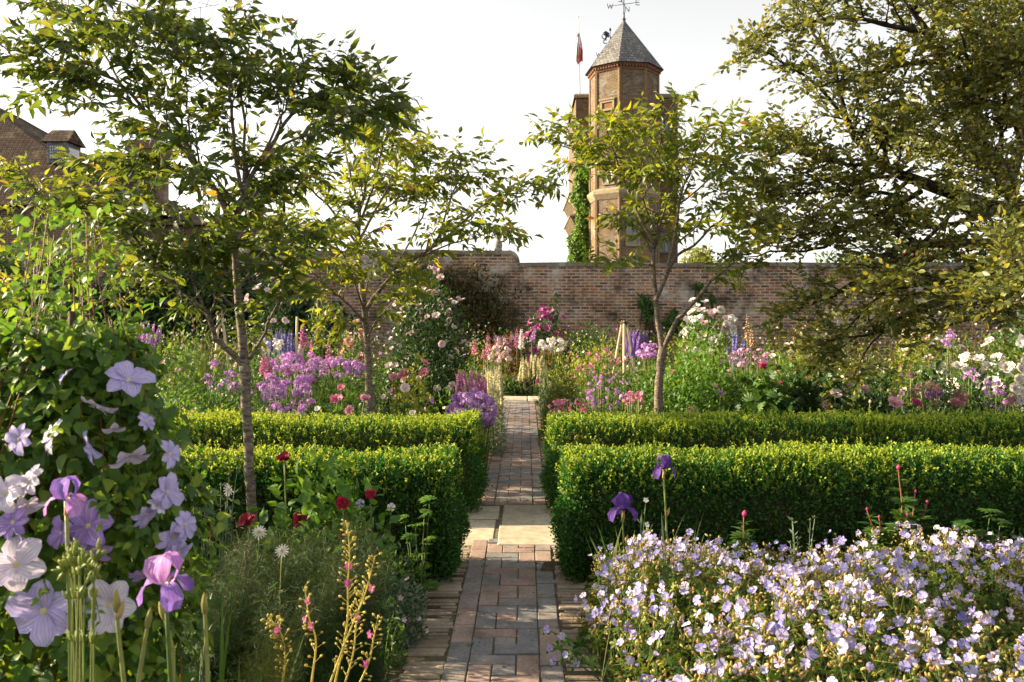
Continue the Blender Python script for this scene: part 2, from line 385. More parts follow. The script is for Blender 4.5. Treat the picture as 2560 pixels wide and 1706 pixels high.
def flower(n, rz, wd, cup=.15, ruf=0, m=0, center=(.1, .08, 1), ph=0.0, t=None, nx=3, jit=0.0, seed=0, stripe=None):
    t = t or T(); rr = np.random.default_rng(seed)
    for k in range(n):
        j = rr.normal()*jit
        q = [(r*(1+j*.4), z+j*r) for r, z in rz]
        V, F = petal(q, wd, cup, ruf, nx, 2*math.pi*k/n+ph+rr.normal()*jit*.5, 0, seed*31+k)
        SS = [float(x) for i in range(len(rz)) for x in np.linspace(-1, 1, nx)]
        if stripe is None: t.add(V, F, m, SS)
        else:
            o = len(t.V); t.add(V, [f for i, f in enumerate(F) if i % (nx-1) not in stripe[1]], m, SS)
            mid = [[o+q_ for q_ in f] for i, f in enumerate(F) if i % (nx-1) in stripe[1]]; t.Q += mid; t.QM += [stripe[0]]*len(mid)
    if center: dome(t, center[0], center[1], center[2], .02)
    return t
def rose_t(layers=4, n=6, r=1.0, seed=0, m=0):
    """a full double bloom: petals stand up inside and open outwards"""
    t = T()
    for i in range(layers):
        f = (i+1)/layers; e = 1.45-.85*f; L = .5+.5*f
        rz = [(.04+.1*f, 0.05*(1-f)), (.05+.5*L*math.cos(e)+.12*f, .5*L*math.sin(e)+.02), (.02+L*math.cos(e*.8)*.95+.08*f, L*math.sin(e*.8)*.85)]
        flower(n-1+i//2, rz, [.1, .38*L+.05, .30*L+.04], .45, .12, m, None, i*.55, t, 3, .12, seed+i)
    return t
GERAN = flower(5, [(.05, 0), (.45, .12), (.8, .2), (1.0, .16)], [.06, .26, .46, .26], .1, .06, 0, (.13, .1, 1), 0, None, 3, .1, 2)
CLEM6 = flower(6, [(.04, 0), (.3, .09), (.62, .14), (.88, .08), (1.0, -.02)], [.10, .30, .39, .25, .04], .18, .09, 0, (.14, .12, 1), 0, None, 8, .22, 5, (2, (2, 4)))
CLEM8 = flower(8, [(.04, 0), (.3, .07), (.62, .12), (.88, .09), (1.0, .02)], [.09, .22, .29, .19, .03], .18, .09, 0, (.15, .14, 1), .2, None, 8, .1, 9, (2, (2, 4)))
ROSE = [rose_t(4, 6, seed=s) for s in (1, 2, 3)]
PEONY = [rose_t(5, 7, seed=s) for s in (7, 8)]
FLORET4 = flower(4, [(.03, 0), (.5, .1), (1.0, .1)], [.08, .42, .34], .1, .04, 0, None, 0, None, 2, .1, 4)
FLAT5 = flower(5, [(.04, 0), (.55, .14), (1.0, .16)], [.08, .42, .3], .1, .05, 0, (.16, .12, 1), 0, None, 2, .12, 6)
DAISY = flower(14, [(.2, 0), (.6, .06), (1.0, .0)], [.07, .12, .07], .1, 0, 0, (.27, .14, 1), 0, None, 2, .06, 8)
def bell_t(n=6):
    t = T(); V = []
    for u, r in ((0, .16), (.45, .24), (.85, .26), (1.0, .38)):
        for k in range(n): a = 2*math.pi*k/n; V.append((r*math.cos(a), u, r*math.sin(a)))
    return t.add(V, [(i*n+k, i*n+(k+1) % n, (i+1)*n+(k+1) % n, (i+1)*n+k) for i in range(3) for k in range(n)])
BELL = bell_t()
def bud_t(n=5):
    t = T(); V = [(0, 0, 0)]
    for u, r in ((.2, .3), (.55, .36), (.85, .2)):
        for k in range(n): a = 2*math.pi*k/n; V.append((r*math.cos(a), u, r*math.sin(a)))
    V.append((0, 1.05, 0)); F = [(0, 1+(k+1) % n, 1+k) for k in range(n)]
    F += [(1+i*n+k, 1+i*n+(k+1) % n, 1+(i+1)*n+(k+1) % n, 1+(i+1)*n+k) for i in range(2) for k in range(n)]
    F += [(1+2*n+k, 1+2*n+(k+1) % n, len(V)-1) for k in range(n)]
    return t.add(V, F)
BUD = bud_t()
def slim(t, k):
    r = T(); r.add([(x*k, y, z*k) for x, y, z in t.V], t.Q+t.F3); return r
SBUD = slim(BUD, .42)
def tmesh(name, t, mats, size=1.0, rnd=None, jit=.12):
    mb = MB(); n = 1
    V, Q, QM, F3, TM = t.arr(); mb.scatter((V, Q, QM, F3, TM), [(0, 0, 0)], np.array([[1., 0, 0]]), np.array([[0, 1., 0]]), np.array([[0, 0, 1.]]), size, rnd)
    for lst in (mb.qr, mb.tr):
        for i in range(len(lst)): lst[i] = np.clip(lst[i]+rng.normal(size=len(lst[i]))*jit, 0, 1)
    return across(mb.mesh(name, mats), t)
def across(me, t):
    if any(t.S): at = me.attributes.new('across', 'FLOAT', 'POINT'); at.data.foreach_set('value', np.array(t.S, np.float32))
    return me
def head_mesh(name, mats, n=34, r=.05, fl=.016, tmpl=None, flat=.8, top=-.3):
    """a rounded head of many small florets"""
    mb = MB(); d = nrm(rng.normal(size=(n*2, 3))); d = d[d[:, 2] > top][:n]
    P = d*np.array([r, r, r*flat])*rng.uniform(.75, 1.05, (len(d), 1)); mb.blooms(tmpl or FLORET4, P, d+rng.normal(size=d.shape)*.3, rng.uniform(.8, 1.2, len(d))*fl)
    return mb.mesh(name, mats)
def allium_mesh(name, mats, r=.045, n=150):
    mb = MB(); d = nrm(rng.normal(size=(n, 3))); t = T()
    for k in range(5):
        a = 2*math.pi*k/5; t.add([(0, 0, 0), (.30*math.cos(a-.3), .30*math.sin(a-.3), .25), (1.0*math.cos(a), 1.0*math.sin(a), .45), (.30*math.cos(a+.3), .30*math.sin(a+.3), .25)], [(0, 1, 2, 3)])
    mb.blooms(t, d*r*rng.uniform(.82, 1.0, (n, 1)), d, r*.28)
    for v in d[:60]: mb.tube([v*.1*r, v*r*.9], [.0006, .0006], 3, 0, .2)
    dome(t, .3, .3, 0); return mb.mesh(name, mats)
def spline(pts, n):
    P = np.asarray(pts, float)
    if len(P) == 2: return P[0]+(P[1]-P[0])*np.linspace(0, 1, n)[:, None]
    Q = np.vstack([2*P[0]-P[1], P, 2*P[-1]-P[-2]]); out = []
    seg = len(P)-1
    for u in np.linspace(0, seg-1e-6, n):
        i = int(u); f = u-i; a, b, c, d = Q[i:i+4]
        out.append(.5*((2*b)+(-a+c)*f+(2*a-5*b+4*c-d)*f*f+(-a+3*b-3*c+d)*f**3))
    return np.array(out)
def perp(v):
    v = nrm(v); r = rng.normal(size=3); return nrm(r-v*(r@v))
UP = np.array([0, 0, 1.])
# ================================================================== SETTING
M_soil = noisemat('soil', [(.3, (.022, .015, .010)), (.6, (.055, .038, .025)), (.8, (.10, .075, .05))], 30, 8, .95, .8, dist=.03)
M_stone = attrmat('york_stone', [(0, (.40, .35, .26)), (1, (.50, .44, .33))], 14, .85, .12, ((.25, .22, .15), .5))
M_paver = attrmat('pavers', [(0, (.29, .205, .175)), (.25, (.33, .245, .21)), (.42, (.29, .235, .21)), (.55, (.24, .225, .22)), (.75, (.195, .195, .205)), (.9, (.275, .24, .22)), (1, (.37, .265, .23))], 45, .8, .35, ((.09, .085, .06), .45))
M_edge = attrmat('edge_bricks', [(0, (.22, .17, .13)), (.5, (.30, .24, .18)), (1, (.37, .30, .235))], 40, .88, .5, ((.07, .075, .035), .55))
M_joint = noisemat('joints', [(.38, (.09, .072, .05)), (.55, (.16, .13, .09)), (.68, (.085, .11, .03))], 22, 8, .95, .6)
BR = [(0, (.09, .045, .034)), (.15, (.20, .085, .05)), (.4, (.31, .13, .068)), (.6, (.37, .175, .10)), (.76, (.25, .145, .10)), (.9, (.15, .105, .085)), (1, (.44, .26, .17))]
M_wall = brickmat('garden_brick', 'xz', BR, (.40, .345, .27), lichen=((.47, .44, .39), 1.0), lich_scale=.85, stain=.6, lich2=((.05, .045, .035), .75), gap=.17)
M_cope = brickmat('coping_brick', 'xz', [(0, (.13, .105, .085)), (.5, (.22, .19, .155)), (1, (.32, .29, .25))], (.18, .16, .13), .075, .25, ((.42, .41, .37), .7), 2.5, stain=.4)
BRT = [(0, (.065, .040, .026)), (.3, (.115, .066, .040)), (.6, (.155, .088, .052)), (.85, (.115, .08, .052)), (1, (.185, .115, .068))]
M_turret = brickmat('tower_brick', 'ring', BRT, (.22, .18, .12), lichen=((.26, .21, .11), .5), lich_scale=.7, stain=.35, lich2=((.30, .29, .26), .5), gap=.12)
M_block = brickmat('tower_brick_straight', 'xyz', BRT, (.22, .18, .12), lichen=((.26, .21, .12), .4), lich_scale=.5, stain=.35, gap=.12)
M_chim = brickmat('chimney_brick', 'xyz', BRT, (.27, .23, .18), lichen=((.36, .33, .26), .5), lich_scale=.8, gap=.12)
M_dress = noisemat('dressed_stone', [(.3, (.20, .155, .095)), (.6, (.30, .245, .155)), (.8, (.37, .32, .23))], 6, 8, .9, .3)
M_strip = noisemat('corner_brick', [(.3, (.13, .085, .05)), (.6, (.20, .14, .08)), (.8, (.25, .195, .11))], 9, 8, .9, .5)
M_corn = noisemat('moulded_brick', [(.3, (.13, .065, .038)), (.6, (.22, .115, .065)), (.8, (.28, .17, .10))], 7, 6, .9, .3)
M_glass = plain('window_glass', (.55, .60, .66), .12, 0, .8)  # pale base colour stands in for sky reflected in the panes
M_dglass = plain('dark_window_glass', (.06, .08, .11), .08, 0, .8)
M_lead = plain('lead', (.12, .125, .13), .5, .3)
M_iron = plain('dark_iron', (.035, .04, .055), .5, .4)
M_white = plain('white_paint', (.72, .70, .66), .45)

def shinglemat(name, stops, ch=.16, cw=.2):
    return brickmat(name, 'ring', stops, tuple(c*.35 for c in stops[0][1]), cw, ch, ((.33, .31, .26), .45), .9, R_=1.6, stain=.3, gap=.07)
M_shingle = shinglemat('oak_shingles', [(0, (.145, .145, .145)), (.5, (.205, .205, .205)), (1, (.27, .265, .26))])
M_tile = brickmat('clay_tiles', 'xyz', [(0, (.045, .027, .02)), (.4, (.075, .041, .027)), (.75, (.10, .056, .036)), (1, (.07, .05, .04))], (.03, .02, .015), .17, .11, ((.22, .19, .10), .5), .9, stain=.4, gap=.14)
M_hung = brickmat('slate_hung', 'xyz', [(0, (.13, .135, .15)), (.5, (.19, .195, .215)), (1, (.25, .255, .28))], (.12, .12, .13), .2, .14, ((.35, .35, .33), .3), 2, stain=.2, gap=.08)

# ground
mb = MB(); xs = np.concatenate([np.linspace(-500, -12, 14), np.linspace(-10, 14, 90), np.linspace(16, 500, 14)]); ys = np.concatenate([np.linspace(-80, 0, 6), np.linspace(.5, 19.6, 84), np.linspace(22, 900, 16)])
gx, gy = np.meshgrid(xs, ys); gz = .018*np.sin(gx*3.1+gy*1.7)*np.cos(gy*2.3)+.01*np.sin(gx*9+1)*np.sin(gy*8); gz = np.where((np.abs(gx+.1) < .75) | ((gy > 5) & (gy < 6.9)) | ((gy > 14) & (gy < 15.8)), -.045, gz-.01)
nx = len(xs); F = [(j*nx+i, j*nx+i+1, (j+1)*nx+i+1, (j+1)*nx+i) for j in range(len(ys)-1) for i in range(nx-1)]
mb.raw(np.stack([gx, gy, gz], -1).reshape(-1, 3), F)
struct(obj('ground', mb, [M_soil]), 'dark garden soil of the flower beds')

# brick path: pinwheel field between two soldier columns, narrow bricks on edge outside
PX0 = -.366; U = .108; PX1 = PX0+5*U
mb = MB()
def slab(x0, x1, y0, y1, m, bev=.003, g=.0032, h=.0, rnd=None):
    z = random.gauss(0, .0022)+h; dx = random.gauss(0, .0012); dy = random.gauss(0, .0018)
    o = mb.n; mb.box(x0+g+dx, x1-g+dx, y0+g+dy, y1-g+dy, -.03, z, m, rnd, bev)
    tx, ty = random.gauss(0, .008), random.gauss(0, .008); V = mb.v[-1]; c = V.mean(0); V[:, 2] += (V[:, 0]-c[0])*tx+(V[:, 1]-c[1])*ty
def field(y0, y1):
    y = y0; a = PX0+U
    while y < y1-.05:
        # pinwheel of four bricks round a half bat
        for (i0, i1, j0, j1) in ((0, 2, 2, 3), (2, 3, 1, 3), (1, 3, 0, 1), (0, 1, 0, 2), (1, 2, 1, 2)):
            slab(a+i0*U, a+i1*U, y+j0*U, y+j1*U, 0)
        y += 3*U
    for x in (PX0, PX0+4*U):
        yy = y0-random.random()*.05
        while yy < y1: slab(x, x+U, max(yy, y0), min(yy+.222, y), 0); yy += .222
    for x0, x1 in ((PX0-.195, PX0-.004), (PX1+.004, PX1+.175)):
        yy = y0
        while yy < y1:
            ww = random.uniform(.043, .052); sk = random.gauss(0, .006); slab(x0+sk, x1+sk, yy, yy+ww, 1, .006, .0032, -.003+random.gauss(0, .002)); yy += ww
    return y
field(2.2, 5.58); field(6.80, 14.36)
struct(obj('brick_path', mb, [M_paver, M_edge], smooth=False), 'narrow brick path in red and blue pavers')
mb = MB(); mb.box(-.62, .42, 1.9, 15.7, -.044, -.007)
struct(obj('path_joints', mb, [M_joint]), 'mossy earth showing in the joints of the path')
# york stone: the crossing and the far cross path
mb = MB()
def slabs(lst, g=.008):
    for x0, x1, y0, y1 in lst: slab(x0, x1, y0, y1, 0, .008, g, .002)
slabs([(-.8, -.20, 6.33, 6.76), (-.8, -.215, 5.6, 6.31), (-.185, .62, 6.13, 6.76), (-.20, .62, 5.6, 6.11)])
for sgn in (-1, 1):
    x = .62 if sgn > 0 else -.8
    for k in range(9):
        L = random.uniform(.5, .85); slabs([(min(x, x+sgn*L), max(x, x+sgn*L), 5.6, 6.15+random.uniform(-.06, .06))]); mb.v[-1][:, :] += 0
        slabs([(min(x, x+sgn*L), max(x, x+sgn*L), 6.2, 6.74)]); x += sgn*L
struct(obj('stone_paving', mb, [M_stone], smooth=False), 'pale stone slabs crossing the brick path between the hedges')
mb = MB(); slabs([(-2.1, -1.2, 14.42, 15.45), (-1.2, -.42, 14.42, 15.42), (-.42, .04, 14.42, 15.45), (.04, .55, 14.42, 15.45), (.55, 1.4, 14.42, 15.45), (1.4, 2.3, 14.42, 15.45)])
struct(obj('far_stone_paving', mb, [M_stone], smooth=False), 'pale stone slabs at the far end of the brick path')

# ------------------------------------------------------------------ garden wall with a swept step
WY = 20.0; zr, zl = HZ(604, WY), HZ(575, WY)
gw = thing('garden_wall', 'old red brick garden wall with a swept step down behind the borders', 'garden wall', (0, WY, 0))
prof = [(-15.5, zl-.02)]+[(x, zl+.02*math.sin(x*1.7)) for x in np.linspace(-13, GX(1166, WY), 14)]
xa, xb = GX(1168, WY), GX(1196, WY)
prof += [(xa+(xb-xa)*math.sin(a)*.95+.0, zl-(zl-zr)*(1-math.cos(a))) for a in np.linspace(.15, math.pi/2, 8)]
prof += [(x, zr+.012*math.sin(x*1.3)) for x in np.linspace(xb+.04, 15.5, 18)]
def prism(mb, pr, z0, y0, y1, m=0):
    n = len(pr); V = []
    for y in (y0, y1):
        V += [(x, y, z) for x, z in pr]+[(x, y, z0 if np.isscalar(z0) else z0[i]) for i, (x, z) in enumerate(pr)]
    F = []; k = 2*n
    for i in range(n-1):
        F += [(i, n+i, n+i+1, i+1), (k+i, k+i+1, k+n+i+1, k+n+i), (i, i+1, k+i+1, k+i), (n+i, k+n+i, k+n+i+1, n+i+1)]
    F += [(0, k, k+n, n), (n-1, 2*n-1, k+2*n-1, k+n-1)]
    mb.raw(np.array(V), F, m)
mb = MB(); prism(mb, [(x, z-.10) for x, z in prof], -.3, WY, WY+.36)
obj('brickwork', mb, [M_wall], gw, smooth=False)
mb = MB(); prism(mb, prof, [z-.098 for x, z in prof], WY-.03, WY+.39)
obj('coping', mb, [M_cope], gw, smooth=False)

# stone finial on the wall
c = W(1145, 575, WY+.18); mb = MB()
def lathe(mb, c, prof, n=16, m=0):
    V = [(c[0]+r*math.cos(a), c[1]+r*math.sin(a), c[2]+z) for r, z in prof for a in np.arange(n)*2*math.pi/n]
    F = [(i*n+k, i*n+(k+1) % n, (i+1)*n+(k+1) % n, (i+1)*n+k) for i in range(len(prof)-1) for k in range(n)]
    F.append(tuple((len(prof)-1)*n+k for k in range(n))); mb.raw(V, F, m)
M_fin = noisemat('weathered_stone', [(.3, (.15, .14, .125)), (.6, (.27, .26, .235)), (.8, (.36, .35, .31))], 22, 8, .9, .6)
fin = thing('stone_finial', 'small weathered grey stone finial standing on the higher part of the garden wall', 'finial', (c[0], c[1], zl))
mb.box(c[0]-.095, c[0]+.095, c[1]-.095, c[1]+.095, zl-.01, zl+.05, 0, .5, .01); obj('plinth', mb, [M_fin], fin, smooth=False)
mb = MB(); lathe(mb, (c[0], c[1], zl+.05), [(.08, 0), (.10, .03), (.105, .10), (.085, .17), (.055, .205), (.05, .225), (.075, .25), (.088, .29), (.08, .335), (.05, .365), (.012, .375)])
mb.v[-1] += rng.normal(size=mb.v[-1].shape)*.004
obj('urn', mb, [M_fin], fin)

# ------------------------------------------------------------------ the tower
TX, TY, TR = GX(1433.5, 45), 45.0, 1.86
def octo(r, off=-14): return [(r*math.sin(R(off+45*k)), -r*math.cos(R(off+45*k))) for k in range(8)]
zE = HZ(143, 43.2); zA = HZ(48, 45); zS = HZ(441, 43.2); zT = HZ(218, 46.5)
tw = thing('brick_tower', 'tall old brick tower with an eight sided turret and shingled spire beyond the wall', 'tower', (TX, TY, 0))
def ring(mb, c, r0, r1, z0, z1, m=0, off=-14, caps=False):
    a, b = octo(r0, off), octo(r1, off); V = [(c[0]+x, c[1]+y, z0) for x, y in a]+[(c[0]+x, c[1]+y, z1) for x, y in b]
    F = [(k, (k+1) % 8, (k+1) % 8+8, k+8) for k in range(8)]
    if caps: F += [(0, 7, 6, 5, 4, 3, 2, 1), (8, 9, 10, 11, 12, 13, 14, 15)]
    mb.raw(V, F, m)
def turret(name, c, par, detail=True):
    mb = MB(); ring(mb, c, TR, TR, -.5, zE-.28); t = obj(name, mb, [M_turret], par, (c[0], c[1], 0), False)
    mb = MB()
    for k, (x, y) in enumerate(octo(TR-.02)):                                   # pale brick strips at the corners
        a = math.atan2(y, x)
        q = [(c[0]+x+dx, c[1]+y+dy) for dx, dy in [(math.cos(a+e)*.10, math.sin(a+e)*.10) for e in (2.1, 1.15, 0, -1.15, -2.1)]]
        V = [(X_, Y_, z) for z in (-.5, zE-.32) for X_, Y_ in q]; mb.raw(V, [(i, i+1, i+6, i+5) for i in range(4)]+[(5, 6, 7, 8, 9)])
    obj('corner_strip', mb, [M_strip], t, smooth=False)
    mb = MB(); ring(mb, c, TR+.05, TR+.10, zE-.34, zE-.22, 0, caps=True); ring(mb, c, TR+.14, TR+.2, zE-.12, zE-.02, 0, caps=True)
    pts = octo(TR+.1)                                                            # little corbel blocks
    for k in range(8):
        p, q = np.array(pts[k]), np.array(pts[(k+1) % 8]); n_ = 9; ang = math.atan2(*(q-p)[::-1])
        for i in range(n_):
            m_ = p+(q-p)*(i+.5)/n_; cs, sn = math.cos(ang), math.sin(ang); V = []
            for z in (zE-.22, zE-.12):
                V += [(c[0]+m_[0]+dx*cs-dy*sn, c[1]+m_[1]+dx*sn+dy*cs, z) for dx, dy in ((-.045, -.07), (.045, -.07), (.045, .07), (-.045, .07))]
            mb.raw(V, [(0, 1, 5, 4), (1, 2, 6, 5), (2, 3, 7, 6), (3, 0, 4, 7), (4, 5, 6, 7), (0, 3, 2, 1)])
    obj('cornice', mb, [M_corn], t, smooth=False)
    mb = MB(); N_ = 26
    for i in range(N_):                                                          # courses of shingles, each lapping the one below
        f0, f1 = i/N_, (i+1)/N_; r0 = (TR+.30)*(1-f0)+.05*f0; r1 = (TR+.30)*(1-f1)+.05*f1
        ring(mb, c, r0+.022, r1+.004, zE-.03+(zA-zE)*f0, zE-.03+(zA-zE)*f1)
    ring(mb, c, TR+.1, TR+.322, zE-.03, zE-.032); obj('roof', mb, [M_shingle], t, (c[0], c[1], 0), False)
    mb = MB(); ring(mb, c, TR+.04, TR+.22, zS-.34, zS-.05); ring(mb, c, TR+.22, TR+.22, zS-.05, zS+.12); ring(mb, c, TR+.22, TR+.02, zS+.12, zS+.26)
    obj('string_course', mb, [M_dress], t, smooth=False)
    return t
t1 = turret('turret', (TX, TY), tw)
T2 = (GX(1402, 53.5), 53.5); turret('turret', T2, tw)
def face_window(par, c, k, f, z0, z1, wd, glass, sur=.14, blind=False):
    p, q = [np.array(octo(TR)[i % 8]) for i in (k, k+1)]; mid = p+(q-p)*f; t_ = nrm(q-p); n_ = np.array([t_[1], -t_[0]])
    def B(mb, a0, a1, b0, b1, d0, d1, m=0):
        V = []
        for z in (b0, b1):
            V += [(c[0]+mid[0]+t_[0]*a+n_[0]*d, c[1]+mid[1]+t_[1]*a+n_[1]*d, z) for a, d in ((a0, d1), (a1, d1), (a1, d0), (a0, d0))]
        mb.raw(V, [(0, 1, 5, 4), (1, 2, 6, 5), (2, 3, 7, 6), (3, 0, 4, 7), (4, 5, 6, 7), (0, 3, 2, 1)], m)
    h = wd/2; mb = MB(); B(mb, -h, h, z0, z1, .01, .03); wn = obj('window', mb, [glass], par, smooth=False)
    mb = MB(); B(mb, -h-sur, -h, z0-sur, z1+sur, .0, .09); B(mb, h, h+sur, z0-sur, z1+sur, .0, .09); B(mb, -h, h, z0-sur, z0, .0, .089); B(mb, -h, h, z1, z1+sur, .0, .089); B(mb, -h-sur-.06, h+sur+.06, z1+sur, z1+sur+.08, 0, .13)
    if not blind: B(mb, -.025, .025, z0, z1, .032, .06)
    obj('frame', mb, [M_dress], wn, smooth=False)
face_window(t1, (TX, TY), 7, .56, HZ(419, 43.6), HZ(379, 43.6), .44, M_glass)
face_window(t1, (TX, TY), 7, .5, HZ(250, 43.6), HZ(236, 43.6), .62, M_corn, .12, True)
face_window(t1, (TX, TY), 0, .5, HZ(560, 43.2), HZ(500, 43.2), .5, M_dglass)
# the block between the turrets
bx0, bx1, by0, by1 = 2.86, 8.62, 46.3, 53.6
mb = MB(); mb.box(bx0, bx1, by0, by1, -.5, zT-.25, 0, .5); blk = obj('tower_block', mb, [M_block], tw, (TX, TY, 0), False)
mb = MB(); mb.box(bx0-.12, bx1+.12, by0-.12, by1+.12, zT-.25, zT, 0, .5, .1); obj('parapet', mb, [M_dress], blk, smooth=False)
mb = MB()
for oy, d, h in ((456, .42, .3), (503, .36, .26)):
    z = HZ(oy, 48); mb.box(bx0-d, bx0-.002, by0-d*.5, by1, z-h*.3, z+h*.3, 0, .5, .08)
    for i in range(9):
        y = by0+.1+i*.8; V = [(bx0-.003, y, z-h*.3-.002), (bx0-.003, y+.28, z-h*.3-.002), (bx0-d*.9, y+.28, z-h*.3-.002), (bx0-d*.9, y, z-h*.3-.002), (bx0-.003, y, z-h*2.6), (bx0-.003, y+.28, z-h*2.6)]
        mb.raw(V, [(3, 2, 5, 4), (0, 3, 4), (1, 5, 2), (0, 1, 2, 3)])
obj('corbel_band', mb, [M_dress], blk, smooth=False)
for k, (z0, z1) in enumerate(((HZ(398, 46.3), HZ(372, 46.3)), (HZ(578, 46.3), HZ(540, 46.3)), (HZ(300, 46.3), HZ(278, 46.3)))):
    x0, x1 = GX(1517, 46.3), GX(1536, 46.3); mb = MB(); mb.box(x0, x1, by0-.02, by0-.001, z0, z1); wn = obj('window', mb, [M_dglass], blk, smooth=False)
    mb = MB()
    for q in ((x0-.1, x0, z0-.1, z1+.1), (x1, x1+.1, z0-.1, z1+.1), (x0, x1, z0-.1, z0), (x0, x1, z1, z1+.1), ((x0+x1)/2-.03, (x0+x1)/2+.03, z0, z1)): mb.box(q[0], q[1], by0-.07, by0-.002, q[2], q[3])
    obj('frame', mb, [M_lead], wn, smooth=False)
# weather vanes
def vane(label, c, z0, hz, ornate):
    v = thing('weather_vane', label, 'weather vane', (c[0], c[1], z0), 'weather vanes on the tower roofs')
    mb = MB(); lathe(mb, (c[0], c[1], z0-.15), [(.11, 0), (.09, .2), (.11, .22), (.11, .26), (.06, .30), (.05, .55), (.08, .58), (.04, .62)], 8)
    obj('finial', mb, [M_lead], v)
    mb = MB(); mb.tube([(c[0], c[1], z0+.3), (c[0], c[1], z0+hz)], [.035, .02], 6); za = z0+.90
    dx = nrm(np.array([.93, -.36, 0])); dy = np.array([-dx[1], dx[0], 0])
    ends = {}
    for k, d in (('E', dx), ('W', -dx), ('N', dy), ('S', -dy)):
        e = np.array([c[0], c[1], za])+d*.78; mb.tube([(c[0], c[1], za), e], [.018, .014], 5); ends[k] = e
    obj('arms', mb, [M_iron], v)
    st = {'W': [((-.16, .14), (-.08, -.14)), ((-.08, -.14), (0, .08)), ((0, .08), (.08, -.14)), ((.08, -.14), (.16, .14))], 'E': [((-.1, -.14), (-.1, .14)), ((-.1, .14), (.11, .14)), ((-.1, 0), (.08, 0)), ((-.1, -.14), (.11, -.14))],
          'N': [((-.1, -.14), (-.1, .14)), ((-.1, .14), (.1, -.14)), ((.1, -.14), (.1, .14))], 'S': [((.1, .12), (-.08, .14)), ((-.08, .14), (-.09, .02)), ((-.09, .02), (.1, -.02)), ((.1, -.02), (.08, -.14)), ((.08, -.14), (-.1, -.12))]}
    for k, e in ends.items():
        mb = MB()
        for (a, b), (a2, b2) in st[k]: mb.tube([e+np.array([a, 0, b]), e+np.array([a2, 0, b2])], [.02, .02], 5)
        obj('letter', mb, [M_iron], v)
    if ornate:                                                                    # a scrolled pointer above the arms
        mb = MB(); zz = z0+hz-.5
        for a0, r, s in ((0, .22, 1), (1.4, .16, -1), (2.6, .2, 1), (4.0, .14, -1)):
            th = np.linspace(0, 4.2, 12); cx = -.26+.1*math.cos(a0); cz = zz+.25*math.sin(a0)
            mb.tube([(c[0]+cx+s*r*(1-.1*t)*math.cos(t+a0), c[1], cz+r*(1-.1*t)*math.sin(t+a0)) for t in th], [.035]*12, 5)
        V = [(c[0]-.55, c[1]-.02, zz+.3), (c[0]-.1, c[1]-.02, zz+.05), (c[0]-.05, c[1]-.02, zz+.35), (c[0]-.3, c[1]-.02, zz+.5)]; V += [(a, b+.04, z) for a, b, z in V]
        mb.raw(V, [(0, 1, 2, 3), (7, 6, 5, 4), (0, 4, 5, 1), (1, 5, 6, 2), (2, 6, 7, 3), (3, 7, 4, 0)]); lathe(mb, (c[0], c[1], z0+hz), [(.03, -.02), (.09, .06), (.03, .2)], 8)
        obj('pointer', mb, [M_iron], v)
    else:
        mb = MB(); zz = z0+hz; V = [(c[0]-.6, c[1]-.015, zz-.1), (c[0]-.35, c[1]-.015, zz-.02), (c[0]+.5, c[1]-.015, zz-.16), (c[0]+.5, c[1]-.015, zz+.16), (c[0]-.35, c[1]-.015, zz+.1)]
        V += [(a, b+.03, z) for a, b, z in V]; mb.raw(V, [(0, 1, 2, 3, 4), (9, 8, 7, 6, 5)]+[(i, i+5, (i+1) % 5+5, (i+1) % 5) for i in range(5)]); obj('pointer', mb, [M_iron], v, smooth=False)
vane('iron weather vane with lettered arms on the tip of the near turret spire', (TX, TY), zA, 1.9, False)
vane('ornate scrolled weather vane peeping out behind the left edge of the turret spire', T2, zA, 2.35, True)
# flag pole
fx, fy = GX(1332, 48), 48.0; zf = HZ(41, 48)
fp = thing('flagpole', 'white flagpole with a limp flag on the tower block left of the spire', 'flagpole', (fx, fy, zT))
mb = MB(); mb.tube([(fx, fy, zT-.05), (fx-.04, fy, (zT+zf)/2), (fx-.09, fy, zf)], [.06, .05, .03], 8); lathe(mb, (fx-.09, fy, zf), [(.02, -.02), (.055, .03), (.045, .08), (.0, .1)], 8); obj('pole', mb, [M_white], fp)
fm, fnt, fN, fL = newmat('flag_cloth'); tc = fN.new('ShaderNodeTexCoord'); sx = fN.new('ShaderNodeSeparateXYZ'); fL.new(tc.outputs['Object'], sx.inputs[0])
mpf = fN.new('ShaderNodeMapping'); mpf.inputs['Scale'].default_value = (5.5, 2, 1.5); fL.new(tc.outputs['Object'], mpf.inputs[0])
vo = fN.new('ShaderNodeTexVoronoi'); vo.inputs['Scale'].default_value = 1.3; fL.new(mpf.outputs[0], vo.inputs['Vector'])
rf = ramp(fN, [(0, (.75, .73, .68)), (.36, (.05, .045, .05)), (.46, (.70, .68, .62)), (.55, (.55, .04, .05)), (.95, (.60, .42, .15))], 'CONSTANT'); spv = fN.new('ShaderNodeSeparateColor'); fL.new(vo.outputs['Color'], spv.inputs[0])
ad = fN.new('ShaderNodeMath'); ad.operation = 'MULTIPLY_ADD'; ad.inputs[1].default_value = 2.0; fL.new(sx.outputs[0], ad.inputs[0]); fL.new(spv.outputs[0], ad.inputs[2]); fL.new(ad.outputs[0], rf.inputs[0])
pf = fN.new('ShaderNodeBsdfPrincipled'); pf.inputs['Roughness'].default_value = .8; fL.new(rf.outputs[0], pf.inputs['Base Color']); of = fN.new('ShaderNodeOutputMaterial'); fL.new(pf.outputs[0], of.inputs[0])
z0f, z1f = HZ(146, 48), HZ(77, 48); nu, nv = 13, 16; V = []
